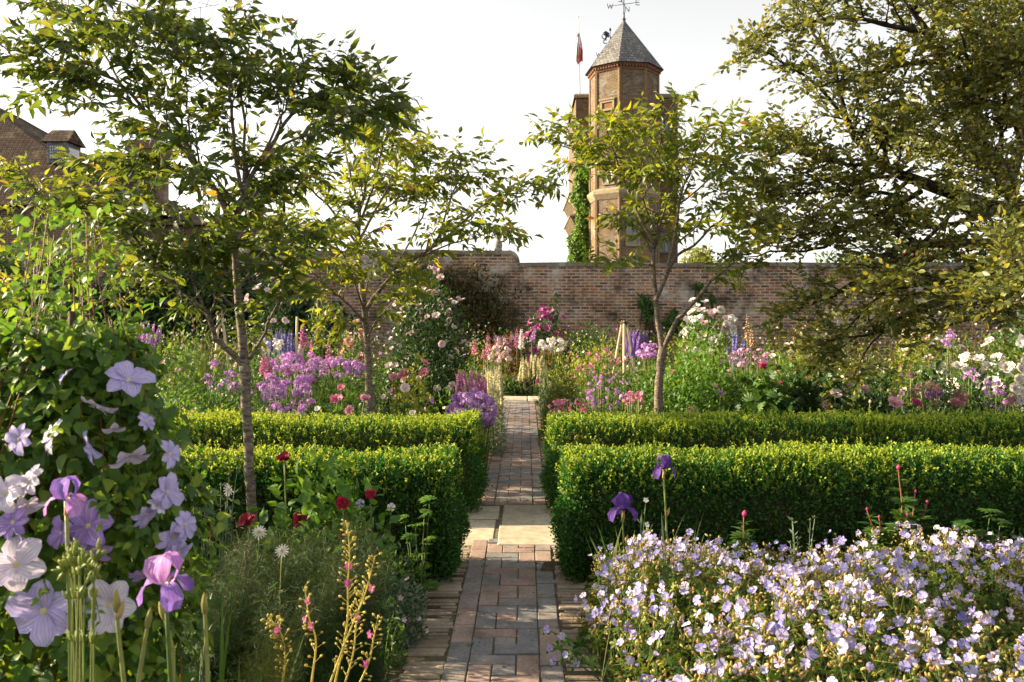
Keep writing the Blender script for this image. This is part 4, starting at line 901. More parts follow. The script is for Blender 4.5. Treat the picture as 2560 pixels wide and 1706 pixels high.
YO = 8.6
b5 = W(2440, 1067, YO); b5[2] = 0
def LO(Ya, Yb, *pts):
    n = len(pts); return [W(x, y, Ya+(Yb-Ya)*(i/(n-1))) for i, (x, y) in enumerate(pts)]
make_tree('evergreen_tree', 'large spreading evergreen tree with dark crooked branches behind the far hedge on the right', 'tree', b5,
 ([b5-[0, 0, .1], W(2436, 900, YO), W(2412, 740, YO), W(2362, 580, YO), W(2331, 470, YO)], [.22, .18, .15, .13, .11]),
 [(LO(8.6, 8.2, (2331, 478), (2310, 395), (2237, 302), (2212, 212), (2157, 141), (2132, 76), (2090, 10)), .08, .022, .35, .6, 13),
  (LO(8.6, 8.9, (2322, 420), (2345, 330), (2350, 200), (2355, 60), (2370, -80)), .06, .02, .3, .6, 10),
  (LO(8.5, 9.0, (2215, 230), (2268, 140), (2270, 40), (2275, -60)), .05, .02, .2, .6, 9),
  (LO(8.6, 7.9, (2333, 490), (2217, 453), (2131, 423), (2071, 403), (2016, 368), (1965, 312), (1945, 272), (1915, 141)), .08, .016, .35, .55, 15),
  (LO(8.2, 7.6, (1945, 275), (1880, 200), (1810, 150), (1760, 120), (1705, 125)), .02, .004, .1, .42, 13),
  (LO(8.2, 8.4, (1915, 141), (1870, 80), (1840, 20), (1815, -40)), .018, .005, .1, .45, 10),
  (LO(8.2, 7.6, (2132, 76), (2050, 60), (1950, 40), (1860, 50), (1790, 70)), .03, .005, .15, .46, 14),
  (LO(8.3, 7.5, (2157, 141), (2080, 150), (1990, 170), (1910, 190), (1870, 205)), .03, .005, .15, .45, 13),
  (LO(8.2, 7.4, (2016, 368), (1960, 380), (1890, 360), (1840, 355), (1810, 345)), .025, .004, .15, .4, 19),
  (LO(8.3, 7.6, (2116, 440), (2041, 484), (1960, 520), (1890, 570), (1800, 575), (1713, 588)), .03, .005, .2, .5, 16),
  (LO(8.3, 7.2, (2016, 428), (1970, 470), (1915, 519), (1850, 540), (1780, 560)), .025, .004, .2, .5, 12),
  (LO(8.3, 7.8, (2090, 455), (2000, 440), (1900, 440), (1800, 450), (1760, 480)), .022, .004, .2, .5, 13),
  (LO(8.6, 7.4, (2333, 560), (2200, 560), (2066, 569), (1980, 640), (1900, 690), (1820, 710)), .06, .006, .3, .5, 17),
  (LO(8.5, 7.6, (2200, 560), (2100, 620), (2010, 690), (1940, 760), (1880, 790)), .03, .005, .2, .5, 12),
  (LO(8.6, 7.3, (2340, 640), (2200, 680), (2108, 711), (2014, 763), (1893, 790)), .05, .005, .3, .5, 13),
  (LO(8.3, 7.7, (2060, 740), (2000, 790), (1970, 850), (1965, 885), (1900, 915)), .016, .003, .3, .22, 6),
  (LO(8.6, 7.9, (2345, 700), (2270, 720), (2190, 745), (2100, 770)), .03, .005, .3, .45, 10),
  (LO(8.5, 6.6, (2338, 580), (2280, 600), (2180, 640), (2080, 660), (2000, 680)), .05, .005, .3, .5, 12),
  (LO(8.5, 6.0, (2338, 600), (2330, 600), (2300, 610), (2250, 640)), .05, .006, .3, .5, 12),
  (LO(8.5, 5.9, (2340, 560), (2380, 560), (2360, 580), (2330, 650)), .05, .006, .3, .45, 12),
  (LO(8.5, 5.4, (2360, 580), (2390, 570), (2370, 590), (2310, 625)), .04, .006, .35, .4, 14),
 (LO(8.5, 5.2, (2380, 600), (2410, 620), (2390, 640), (2340, 690)), .04, .006, .35, .4, 12),
 (LO(8.5, 6.2, (2340, 620), (2300, 680), (2260, 700), (2200, 700)), .04, .006, .3, .45, 11),
  (LO(8.5, 7.0, (2330, 470), (2300, 480), (2260, 500), (2200, 480)), .04, .006, .3, .5, 11),
  (LO(8.4, 7.4, (2220, 300), (2180, 320), (2120, 300), (2050, 290)), .03, .005, .2, .55, 11),
  (LO(8.4, 7.2, (2260, 330), (2250, 250), (2230, 150), (2200, 60)), .03, .005, .2, .55, 12),
  (LO(8.4, 7.2, (2300, 380), (2300, 300), (2310, 220), (2300, 120)), .03, .005, .2, .55, 11),
  (LO(8.5, 9.3, (2320, 430), (2250, 380), (2150, 350), (2080, 320)), .04, .006, .2, .55, 11),
  (LO(8.5, 9.4, (2331, 478), (2250, 500), (2150, 520), (2050, 540)), .04, .006, .2, .5, 11),
  (LO(8.3, 7.9, (2071, 403), (2000, 410), (1930, 425), (1850, 400), (1790, 410)), .02, .004, .15, .5, 10),
 (LO(8.3, 8.6, (2041, 484), (1950, 490), (1850, 500), (1760, 520)), .018, .004, .1, .5, 10),
 (LO(8.4, 7.0, (2217, 453), (2160, 520), (2080, 590), (1990, 610)), .03, .005, .2, .5, 14),
 (LO(8.4, 7.3, (2237, 302), (2260, 220), (2310, 170), (2350, 150)), .025, .005, .1, .5, 15),
 (LO(8.5, 7.4, (2310, 395), (2280, 340), (2230, 380), (2170, 370)), .025, .005, .1, .5, 14),
 (LO(8.5, 7.5, (2345, 330), (2320, 260), (2270, 230), (2200, 240)), .025, .005, .1, .5, 14),
 (LO(8.5, 7.2, (2350, 200), (2310, 80), (2260, 50), (2200, 20)), .025, .005, .1, .5, 15),
 (LO(8.3, 7.4, (2132, 76), (2100, 130), (2060, 210), (2000, 240)), .02, .005, .1, .5, 14),
 (LO(8.5, 7.3, (2331, 478), (2300, 440), (2260, 420), (2220, 400)), .025, .005, .1, .45, 12),
 (LO(8.2, 8.6, (2140, 90), (2150, 20), (2160, -60)), .03, .006, .2, .55, 8)],
 OVAL, L_oak, B_oak, .062, None, (.27, .062, 1.3), .92, None, 21, droop=.05, layers=.12, flat=False, spacing=.024, rmin=.0022)

# ------------------------------------------------------------------ box hedges
def hedge(label, x0, x1, y0, y1, h, n, seed, endface):
    rs = np.random.default_rng(seed); wd = y1-y0; ln = x1-x0; RS = .15
    t = thing('box_hedge', label, 'hedge', ((x0+x1)/2, (y0+y1)/2, 0), 'clipped box hedges beside the path')
    def wav(x, k): return .010*np.sin(x*2.7+k)+.007*np.sin(x*6.1+2*k)+.005*np.sin(x*15+k)
    def place(m, which):
        u = rs.random(m)*ln+x0; r = RS
        if which == 'front' or which == 'back':
            z = rs.random(m)*(h-.02)+.02; s = -1 if which == 'front' else 1
            y = (y0 if s < 0 else y1)+s*(wav(u, 1 if s < 0 else 4)+.02*np.sin(z*9+u*5)); k = np.clip((z-(h-r))/r, 0, 1); y = y-s*r*(1-np.sqrt(1-k**2*.98)); y = y-s*.06*np.clip(1-z/.25, 0, 1)
            P = np.stack([u, y, z], 1); N = np.stack([0*u, s*np.sqrt(1-k*k*.8), k*.9+.1], 1)
        elif which == 'top':
            y = rs.random(m)*wd+y0; z = h+wav(u, 2)+.012*np.sin(y*17+u*8); e = np.minimum(y-y0, y1-y); z = z-r*(1-np.sqrt(1-np.clip(1-e/r, 0, 1)**2*.98))
            P = np.stack([u, y, z], 1); N = np.stack([0*u, 0*u, 0*u+1], 1)
        else:
            s = -1 if which == 'endl' else 1; y = rs.random(m)*wd+y0; z = rs.random(m)*(h-.02)+.02; e = np.minimum(y-y0, y1-y); k = np.clip((z-(h-r))/r, 0, 1)
            x = (x0 if s < 0 else x1)+s*(.02*np.sin(y*11)+.03*np.sin(z*6+1)+.015*np.sin(z*17+y*9)); x = x-s*r*(1-np.sqrt(1-k**2*.98))-s*.09*np.clip(1-e/.09, 0, 1)**2; x = x-s*.05*np.clip(1-z/.2, 0, 1)
            P = np.stack([x, y, z], 1); N = np.stack([0*y+s, 0*y, k*.7], 1)
        return P, N
    mb = MB(); area = {'front': ln*h, 'top': ln*wd, 'back': ln*h*.35, endface: wd*h*1.6}
    tot = sum(area.values())
    for k, a in area.items():
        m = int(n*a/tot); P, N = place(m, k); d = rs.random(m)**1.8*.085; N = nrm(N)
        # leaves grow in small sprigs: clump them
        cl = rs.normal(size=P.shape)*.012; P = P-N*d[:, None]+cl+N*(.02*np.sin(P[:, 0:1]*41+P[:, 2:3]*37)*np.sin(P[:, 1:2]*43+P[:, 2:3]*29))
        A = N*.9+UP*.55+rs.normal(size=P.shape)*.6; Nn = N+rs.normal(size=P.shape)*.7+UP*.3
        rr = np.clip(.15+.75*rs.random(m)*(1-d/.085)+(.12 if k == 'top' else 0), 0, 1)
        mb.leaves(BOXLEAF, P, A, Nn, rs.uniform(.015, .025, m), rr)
    # new shoots standing proud of the clipped top and shoulders
    ns = int(ln*wd*2100); P, N = place(ns, 'top'); sel = rs.random(ns) < (.45+.55*np.clip(np.sin(P[:, 0]*3.3+seed)+.3, 0, 1)); P = P[sel]
    P2, N2 = place(int(ln*420), 'front'); s2 = P2[:, 2] > h-.19; P2 = P2[s2]; P3, N3 = place(int(wd*700), endface); s3 = P3[:, 2] > h-.22; P3 = P3[s3]
    for PP, out in ((P, np.array([0, 0, 1.])), (P2, np.array([0, -.6, .8])), (P3, np.array([-.7 if endface == 'endl' else .7, 0, .7]))):
        for p in PP:
            l = rs.uniform(.02, .062)*(1.8 if rs.random() < .07 else 1); d = nrm(out+rs.normal(size=3)*.3); k = 4+int(l/.012); f = np.linspace(.0, 1, k)[:, None]
            q = p-d*.015+d*l*f; a = d*.75+nrm(np.cross(d, rs.normal(size=(k, 3))))*.8
            mb.leaves(BOXLEAF, q, a, d+rs.normal(size=(k, 3))*.5, rs.uniform(.013, .022, k), np.clip(.25+.7*f[:, 0]+rs.normal(size=k)*.15, 0, 1), 1)
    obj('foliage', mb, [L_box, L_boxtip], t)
    cm = MB(); x = np.linspace(x0+.09, x1-.09, 24); V = []
    for xx in x:
        e = .10+.02*math.sin(xx*7); V += [(xx, y0+e+.04, .03), (xx, y0+e, .2), (xx, y0+e, h-.16), (xx, y0+e+.08, h-.085), (xx, y1-e-.08, h-.085), (xx, y1-e, h-.16), (xx, y1-e, .03)]
    F = [(i*7+j, (i+1)*7+j, (i+1)*7+j+1, i*7+j+1) for i in range(23) for j in range(6)]+[tuple(range(7)), tuple(23*7+j for j in reversed(range(7)))]
    cm.raw(V, F)
    for k in range(int(ln*26)):
        xx = rs.uniform(x0+.03, x1-.03); yy = y0+rs.uniform(.03, .12); cm.tube([(xx, yy+.08, 0), (xx+rs.normal()*.03, yy+.03, .12), (xx+rs.normal()*.07, yy-.01, .3)], [.006, .004, .002], 4)
    obj('inner_branches', cm, [B_twig], t)
hedge('near clipped box hedge left of the brick path, behind the foremost cherry trunk', -3.6, -.43, 4.80, 5.36, .70, 95000, 1, 'endr')
hedge('near clipped box hedge right of the brick path, behind the lilac geraniums', .235, 3.9, 4.80, 5.36, .71, 110000, 2, 'endl')
hedge('far clipped box hedge left of the brick path, beyond the stone slabs', -5.2, -.38, 6.42, 7.06, .70, 66000, 3, 'endr')
hedge('far clipped box hedge right of the brick path, below the big evergreen tree', .19, 5.2, 6.42, 7.06, .71, 70000, 4, 'endl')

# ------------------------------------------------------------------ climbers
def curtain(name, label, cat, base, pts, n, leaf, lmat, size, depth=.2, group=None, stems=None, rows=None, fl=None, hang=.5):
    """leafy cover on an upright face: pts = (ox, oy, r in ov px) blobs at depth Y"""
    Y = base; rs = np.random.default_rng(int(abs(pts[0][0]*7+pts[0][1]))); c0 = W(pts[0][0], pts[0][1], Y)
    t = thing(name, label, cat, (c0[0], Y, 0), group); mb = MB(); ws = np.array([p[2]**2 for p in pts], float); ws /= ws.sum()
    P, N = [], []
    for p, wt in zip(pts, ws):
        m = int(n*wt); a = rs.random(m)*6.283; r = np.sqrt(rs.random(m))*p[2]*(1+.25*np.sin(a*3+p[0])+.15*np.sin(a*7+p[1])); hgt = np.sqrt(np.clip(1-(r/(p[2]*1.4))**2, 0, 1))
        q = np.stack([GX(p[0]+r*np.cos(a), Y), Y-depth*hgt*rs.uniform(.45, 1.05, m)-.02, HZ(p[1]+r*np.sin(a)*(p[3] if len(p) > 3 else 1), Y)], 1)
        q[:, 2] = np.maximum(q[:, 2], .02); P.append(q); N.append(np.stack([np.cos(a)*.5, -np.ones(m)*.8, .4-np.sin(a)*.4], 1))
    P = np.concatenate(P); N = np.concatenate(N); A = np.array([0, -.3, -hang])+rs.normal(size=P.shape)*.55+N*.3
    mb.leaves(leaf, P, A, N+rs.normal(size=P.shape)*.5, size*rs.uniform(.6, 1.25, len(P))); obj('foliage', mb, [lmat], t)
    sm = MB()
    for k in range(max(4, len(pts)*3)):
        p = pts[rs.integers(len(pts))]; q = pts[rs.integers(len(pts))]; a, b = W(p[0], p[1], Y), W(q[0]+rs.normal()*p[2]*.4, q[1]+rs.normal()*p[2]*.4, Y)
        sm.tube(spline([[a[0]+rs.normal()*.2, Y-.05, 0.0], a+[0, -.06, 0], b+[0, -.08, 0]], 9), np.linspace(.02, .004, 9), 4)
    obj('stem', sm, [B_twig], t)
    return t, P, N
curtain('climbing_shrub', 'brownish leafy climber on the garden wall behind the pink rambling rose', 'climber', WY, [(1085, 690, 75), (1120, 740, 70), (1040, 660, 60), (1140, 690, 45), (1000, 640, 45), (1160, 770, 45), (1090, 790, 60), (960, 625, 38)], 5200, leaf_t(.36, .3, .3, (.4,), (1,)), L_brownc, .11, .5)
curtain('climbing_shrub', 'deep green fig-like shrub against the left part of the garden wall', 'climber', WY, [(330, 690, 75), (430, 680, 80), (520, 700, 70), (610, 690, 60), (260, 720, 70), (680, 720, 60), (450, 760, 70), (340, 770, 60), (750, 730, 50)], 6500, MED, L_dark, .17, .7)
curtain('climbing_shrub', 'loose dark shrub on the wall at the far left', 'climber', WY, [(40, 700, 70), (140, 700, 80), (30, 620, 45), (150, 620, 45), (210, 760, 60), (90, 780, 70)], 4200, MED, L_mid, .15, .6)
for lab, pts, n_ in (('small wall plant rooted in the brickwork left of the golden cherry trunk', [(1478, 690, 14), (1492, 708, 16), (1486, 725, 12)], 420), ('small leafy wall plant low on the bricks right of the golden cherry trunk', [(1545, 735, 20), (1560, 750, 18), (1535, 752, 14)], 520), ('tiny tuft of green high on the wall bricks right of the golden cherry trunk', [(1610, 665, 9), (1598, 660, 7)], 150), ('tiny tuft of green on the wall bricks below the topmost courses', [(1634, 688, 8), (1606, 690, 5)], 130)):
    curtain('wall_plant', lab, 'wall plant', WY, pts, n_, MED, L_mid, .10, .16)
# cream flowered climber on top of the left part of the wall
t, P, N = curtain('flowering_climber', 'cream flowered climber spilling over the top of the left garden wall', 'climber', WY-.05, [(430, 575, 28), (480, 580, 26), (395, 590, 22), (530, 590, 20), (560, 600, 14)], 1500, MED, L_mid, .12, .55)
P_fl = petalmat('cream_petals', g((.55, .55, .36), (.72, .70, .54)), .25)
hm = head_mesh('flower_head', [P_fl, P_fl], 40, .11, .035, flat=.6)
for i in rng.choice(len(P), 46, False): part_copy('flower_head', hm, t, P[i]+N[i]*.12, N[i]+[0, -.4, .5], random.uniform(.6, 1.1))
# ivy up the tower
mb = MB(); n_ = 9000; ivx = thing('tower_ivy', 'bright green ivy growing up the tower in the corner left of the turret', 'ivy', (GX(1343, 46), 46, 0))
z = rng.uniform(1.5, HZ(350, 46), n_); f = (z-1.5)/(HZ(350, 46)-1.5); xl_ = GX(1311, 46)*(1-f)+GX(1327, 46)*f; xl_ = np.where(z < HZ(520, 46), xl_-.12, xl_)+.18*np.sin(z*2.1)+.08*np.sin(z*5.3); xr_ = GX(1366, 46)+.06*np.sin(z*4)
s = rng.random(n_); x = xl_+(xr_-xl_)*s; y = 46.25-.75*np.sqrt(np.clip(1-(2*s-1)**2, 0, 1))*(.75+.25*np.sin(z*3.1+s*6))*rng.uniform(.7, 1.05, n_)
P = np.stack([x, y, z], 1)+rng.normal(size=(n_, 3))*.05; N = np.stack([(2*s-1), -np.sqrt(np.clip(1-(2*s-1)**2, .05, 1)), .25+0*s], 1)
mb.leaves(MED, P, np.array([0, -.3, -.7])+N*.5+rng.normal(size=P.shape)*.45, N+rng.normal(size=P.shape)*.5, rng.uniform(.14, .28, n_)); obj('foliage', mb, [L_ivy], ivx)
mb = MB()
for k in range(7): mb.tube(spline([(GX(1340, 46)+random.gauss(0, .2), 46.1, 0), (GX(1345, 46)+random.gauss(0, .15), 46.1, 5), (GX(1345, 46), 46.15, HZ(370, 46))], 12), np.linspace(.06, .02, 12), 5)
obj('stem', mb, [B_twig], ivx)
# greenery beyond the wall at the right, and a red rose over the wall
def puff(name, label, cat, c, r, n, leaf, lmat, size, bark=None):
    t = thing(name, label, cat, (c[0], c[1], 0)); d = nrm(rng.normal(size=(n, 3))); rr = rng.random((n, 1))**.4*(1+.2*np.sin(d[:, 0:1]*6+c[0])+.15*np.sin(d[:, 2:3]*9)); P = np.array(c)+d*rr*np.array(r)
    mb = MB(); mb.leaves(leaf, P, d+rng.normal(size=d.shape)*.6, d+rng.normal(size=d.shape)*.6, size*rng.uniform(.6, 1.2, n)); obj('crown', mb, [lmat], t)
    tb = MB(); tb.tube([(c[0], c[1], -.1), (c[0]+.05, c[1], c[2]*.5), (c[0], c[1], c[2])], [.12, .09, .04], 8)
    for k in range(7): e = np.array(c)+nrm(rng.normal(size=3))*np.array(r)*.7; tb.tube([(c[0], c[1], c[2]*.6), (np.array(c)+e)/2-[0, 0, .1], e], [.05, .03, .01], 5)
    obj('trunk', tb, [bark or B_twig], t); return t, P, d
puff('small_tree', 'yellow green treetop just showing above the wall right of the tower', 'tree', (GX(1605, 25), 25, HZ(606, 25)), (.5, .5, .45), 900, MED, L_yellow, .14)
puff('small_tree', 'round green treetop beyond the wall behind the evergreen branches', 'tree', (GX(1960, 26), 26, HZ(640, 26)), (1.6, 1.2, .8), 2600, MED, L_mid, .16)
t, P, d = puff('red_rose', 'red flowered rose topping the wall behind the evergreen tree', 'rose', (GX(2110, WY+.5), WY+.6, HZ(590, WY)), (1.0, .4, .4), 1500, MED, L_mid, .12)
P_rr = petalmat('crimson_petals', g((.30, .012, .02), (.45, .02, .05)), .2)
rm = tmesh('bloom', ROSE[0], [P_rr, P_rr], .085)
for i in rng.choice(len(P), 34, False): part_copy('bloom', rm, t, P[i]+[0, -.25, .05], [rng.normal()*.4, -1, .4], random.uniform(.7, 1.2))
# ================================================================== THE FLOWER BORDERS BEYOND THE HEDGES
P_white = petalmat('white_petals', g((.62, .60, .55), (.80, .78, .74)), .25)
P_blush = petalmat('blush_petals', g((.55, .34, .36), (.74, .58, .58), (.80, .72, .70)), .25)
P_pink = petalmat('pink_petals', g((.52, .13, .24), (.66, .25, .36), (.74, .42, .50)), .3)
P_hot = petalmat('hot_pink_petals', g((.42, .03, .14), (.60, .07, .24)), .3)
P_mag = petalmat('magenta_petals', g((.34, .06, .20), (.48, .12, .31), (.56, .24, .40)), .3)
P_phlox = petalmat('phlox_petals', g((.50, .24, .40), (.62, .36, .50), (.70, .50, .60)), .3)
P_sage = petalmat('sage_petals', g((.34, .10, .26), (.50, .20, .38), (.56, .30, .44)), .3)
P_mauve = petalmat('mauve_petals', g((.40, .16, .48), (.52, .26, .60), (.62, .40, .68)), .3)
P_purple = petalmat('purple_petals', g((.30, .13, .40), (.44, .24, .56), (.54, .36, .62)), .3)
P_blue = petalmat('blue_petals', g((.14, .13, .38), (.24, .22, .52)), .3)
P_viol = petalmat('violet_petals', g((.22, .12, .40), (.35, .21, .55)), .3)
P_peach = petalmat('peach_petals', g((.62, .36, .22), (.76, .55, .38)), .3)
P_dusk = petalmat('faded_allium', g((.12, .065, .075), (.22, .12, .12), (.30, .19, .17)), .2)
P_allv = petalmat('violet_allium', g((.16, .05, .20), (.27, .10, .30)), .2)
P_allg = petalmat('green_allium', g((.12, .11, .055), (.21, .17, .10)), .2)
P_allp = petalmat('pink_allium', g((.30, .09, .15), (.42, .17, .22)), .2)
P_yel = petalmat('yellow_stamens', g((.50, .36, .06), (.66, .50, .12)), .2)
P_cy = petalmat('pale_yellow_petals', g((.55, .50, .22), (.70, .66, .40)), .3)
ROSEM = {}
def rosem(mat, size, key, tm=None):
    k = (key, size)
    if k not in ROSEM: ROSEM[k] = [tmesh('bloom', t, [mat, P_yel], size) for t in (tm or ROSE)]
    return ROSEM[k]

def lump(d, k): return 1+.16*np.sin(d[:, 0]*5+k)*np.cos(d[:, 1]*4+k*2)+.12*np.sin(d[:, 2]*8+k*3)+.08*np.sin(d[:, 0]*13+d[:, 2]*11+k)
def mound(name, label, cat, ox, Y, hw, oy, leaf=MED, lmat=None, lsize=.06, n=1500, dp=None, fl=(), group=None, up=.5, stems=6, z0=0.0, blades=0, x=None, top=None, hwm=None, shell=.55, part='foliage'):
    X0 = GX(ox, Y) if x is None else x; a = hw/1884.2*Y if hwm is None else hwm; h = HZ(oy, Y) if top is None else top; b = dp or a*.8
    t = thing(name, label, cat, (X0, Y, 0), group); k = (X0*3.7+Y*1.3) % 6.28
    d = nrm(rng.normal(size=(n, 3))); d[:, 2] = np.abs(d[:, 2]); r = (shell+(1.04-shell)*rng.random(n)**.7)*lump(d, k)
    low = rng.random(n) < .25; P = d*r[:, None]*np.array([a, b, h-z0]); P[low, 2] *= rng.random(low.sum())
    P = P+np.array([X0, Y, z0]); P[:, 2] = np.maximum(P[:, 2], .015)
    mb = MB(); A = d*.7+UP*up+rng.normal(size=d.shape)*.55-np.array([0, 0, .2]); N = d+UP*.6+rng.normal(size=d.shape)*.55
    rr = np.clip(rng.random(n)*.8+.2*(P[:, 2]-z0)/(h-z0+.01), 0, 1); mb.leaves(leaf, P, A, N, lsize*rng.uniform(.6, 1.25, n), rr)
    if blades: grass(mb, np.stack([X0+rng.normal(size=blades)*a*.5, Y+rng.normal(size=blades)*b*.5, np.zeros(blades)], 1), h*rng.uniform(.6, 1.1, blades), .012)
    obj(part, mb, [lmat or L_mid], t)
    sm = MB()
    for i in range(stems):
        e = d[i]*np.array([a, b, h-z0])*.75+[X0, Y, z0]; sm.tube(spline([[X0+rng.normal()*a*.25, Y+rng.normal()*b*.25, -.03], [X0+(e[0]-X0)*.4, Y+(e[1]-Y)*.4, e[2]*.55], e], 7), np.linspace(.009, .003, 7), 4)
    obj('stem', sm, [L_stem], t)
    for f in fl:
        kind, src, cnt, s0, s1 = f[:5]; lo = f[5] if len(f) > 5 else .1; fm = f[6] if len(f) > 6 else None
        dd = nrm(rng.normal(size=(cnt*8, 3))+np.array([0, -.5, .3])); dd = dd[(dd[:, 2] > lo) & (dd[:, 1] < .55)][:cnt]
        PP = dd*(1.0*lump(dd, k))[:, None]*np.array([a, b, h-z0])*rng.uniform(.97, 1.1, (len(dd), 1))+np.array([X0, Y, z0])
        face = dd*.7+UP*.35+np.array([-.15, -.5, 0])+rng.normal(size=dd.shape)*.3
        if kind == 'each':
            for p, q in zip(PP, face): part_copy(fm or 'bloom', src[rng.integers(len(src))], t, p, q, random.uniform(s0, s1))
        else:
            m2 = MB(); m2.blooms(src[0], PP, face, rng.uniform(s0, s1, len(PP))); o = obj(fm or 'blossom', m2, src[1], t, kind='stuff')
    return t
def grass(mb, B, H, wd, bend=.35, m=0, n=5):
    k = len(B); a = rng.uniform(0, 6.283, k); dirn = np.stack([np.cos(a), np.sin(a), 0*a], 1); sd = np.stack([-np.sin(a), np.cos(a), 0*a], 1); H = np.asarray(H, float); bd = bend*rng.uniform(.2, 1.5, k)
    us = np.linspace(0, 1, n); V = np.zeros((k, n, 2, 3))
    for i, u in enumerate(us):
        c = B+UP*(H*u*(1-.25*bd*u))[:, None]+dirn*(H*bd*u*u)[:, None]; wv = (wd*(1-u**1.6)*rng.uniform(.99, 1.01)+.0008)
        V[:, i, 0] = c-sd*wv/2; V[:, i, 1] = c+sd*wv/2
    mb.v.append(V.reshape(-1, 3)); off = mb.n+np.arange(k)[:, None, None]*(2*n); f = np.array([[2*i, 2*i+1, 2*i+3, 2*i+2] for i in range(n-1)])
    mb.q.append((off+f[None]).reshape(-1, 4)); mb.qm.append(np.full(k*(n-1), m)); mb.qr.append(np.repeat(rng.random(k), n-1)); mb.n += k*2*n

# ---- close undergrowth that nobody could count
def under(name, label, x0, x1, y0, y1, n, hfun, mats, size, blades, seed):
    rs = np.random.default_rng(seed); x = rs.uniform(0, 1, n); y = rs.uniform(y0, y1, n); xa = x0(y); xb = x1(y); x = xa+(xb-xa)*x
    h = hfun(x, y)*(1+.28*np.sin(x*2.3+y*1.1+seed)*np.sin(y*1.9-x*.7)+.15*np.sin(x*5.1+y*3.3)); z = h*(1-.75*rs.random(n)**1.6)
    P = np.stack([x, y, z], 1); mb = MB(); A = UP*.5+rs.normal(size=P.shape)*.7; N = UP*.8+rs.normal(size=P.shape)*.6+np.array([0, -.3, 0])
    pm = np.clip(np.floor((np.sin(x*1.7+seed)+np.sin(y*1.3+x*.6+seed*2))*.8+rs.normal(size=n)*.5+len(mats)/2), 0, len(mats)-1).astype(int)
    for k in range(len(mats)):
        s = pm == k; mb.leaves((MED, NARROW, leaf_t(.42, .3, .2, (.4,), (1,)), MED)[k % 4], P[s], A[s], N[s], size*rs.uniform(.5, 1.3, s.sum()), None, k)
    if blades:
        y = rs.uniform(y0, y1, blades); x = rs.uniform(0, 1, blades); x = x0(y)+(x1(y)-x0(y))*x; h = hfun(x, y)*rs.uniform(.7, 1.25, blades); grass(mb, np.stack([x, y, 0*x], 1), h, .009, .3, len(mats)-1)
    o = obj(name, mb, mats, None, kind='stuff'); o['label'] = label; return o
hf = lambda x, y: np.clip(.38+.095*(y-7), .34, 1.15)
LM = [L_mid, L_stem, L_bright, L_greyg]
under('border_foliage', 'mixed green planting filling the left flower border', lambda y: -.62*y-1.0, lambda y: -.62+0*y, 7.25, 14.3, 28000, hf, [L_mid, L_dark, L_bright, L_mid], .062, 1300, 1)
under('border_foliage', 'mixed green planting filling the right flower border', lambda y: .42+0*y, lambda y: .66*y+1, 7.25, 14.3, 28000, hf, [L_dark, L_mid, L_yellow, L_mid], .062, 1000, 2)
under('border_foliage', 'mixed planting between the far slabs and the garden wall', lambda y: -.62*y-1, lambda y: .66*y+1, 15.7, 19.7, 24000, lambda x, y: np.clip(.35+.22*(y-15.7), .3, 1.25), [L_dark, L_mid, L_bronze, L_yellow], .09, 1800, 3)
# scattered small blossom through the borders
mb = MB(); cols_ = [P_mauve, P_blush, P_white, P_pink, P_purple, P_yel]
for side in (-1, 1):
    n_ = 800; y = rng.uniform(7.5, 19, n_); x = np.where(side < 0, rng.uniform(-.62*y-.5, -.75), rng.uniform(.55, .65*y+.5)); c = np.sin(x*2.1+y)+np.sin(y*1.7-x*.9)+rng.normal(size=n_)*.5
    z = hf(x, y)*rng.uniform(.85, 1.3, n_)*np.where(y > 14.4, .9, 1); ok = c > -.1; idx = np.clip(((c+.3)*1.9).astype(int), 0, 4)
    for k in range(5):
        s = ok & (idx == k); mb.blooms(FLAT5, np.stack([x, y, z], 1)[s], np.array([-.2, -.8, .6])+rng.normal(size=(s.sum(), 3))*.4, rng.uniform(.012, .024, s.sum()), None, k)
mb2 = obj('small_blossom', mb, cols_, None, kind='stuff'); mb2['label'] = 'tiny pink, mauve and white blossoms scattered through the borders'

# ---- shrubs and roses, left border
dusk_rose = rosem(P_blush, .042, 'blush')
mound('rambling_rose', 'big arching rose bush covered in blush pink blooms before the wall, left of the path', 'rose bush', 985, 10.4, 92, 648, SMALL, L_dark, .066, 9500, .7, [('each', dusk_rose, 95, .75, 1.25, .12)], shell=.45, stems=14)
mound('shrub_rose', 'magenta flowered rose bush against the garden wall beyond the end of the path', 'rose bush', 1255, 18.2, 58, 722, MED, L_dark, .09, 3200, .6, [('each', rosem(P_mag, .075, 'mag'), 62, .8, 1.3, .05)], stems=10)
mound('shrub_rose', 'rose bush with orange tinted young leaves and pink blooms behind the far left hedge', 'rose bush', 945, 8.15, 62, 872, MED, L_yellow, .055, 2400, .45, [('each', rosem(P_pink, .052, 'pink'), 9, .8, 1.2, .2)], stems=10)
mound('shrub_rose', 'peach coloured rose bush between the first two cherry trunks', 'rose bush', 812, 12.6, 34, 785, SMALL, L_mid, .06, 1500, .4, [('each', rosem(P_peach, .06, 'peach'), 30, .8, 1.25, .15)])
mound('shrub_rose', 'white and blush rose climbing behind the blue delphiniums', 'rose bush', 622, 15.5, 62, 655, MED, L_dark, .08, 2800, .5, [('each', rosem(P_blush, .075, 'blush2'), 40, .7, 1.2, .1)], stems=10)
mound('leafy_plant', 'fresh green leafy plant just right of the clematis behind the far left hedge', 'plant', 420, 8.2, 62, 822, MED, L_bright, .055, 2400, .5, [('mass', (FLAT5, [P_pink, P_yel]), 26, .014, .022)])
mound('leafy_plant', 'mid green leafy plant with few flowers left of the foremost cherry trunk', 'plant', 510, 8.6, 55, 850, MED, L_mid, .05, 2000, .5, [('mass', (FLAT5, [P_blush, P_yel]), 18, .016, .024)])
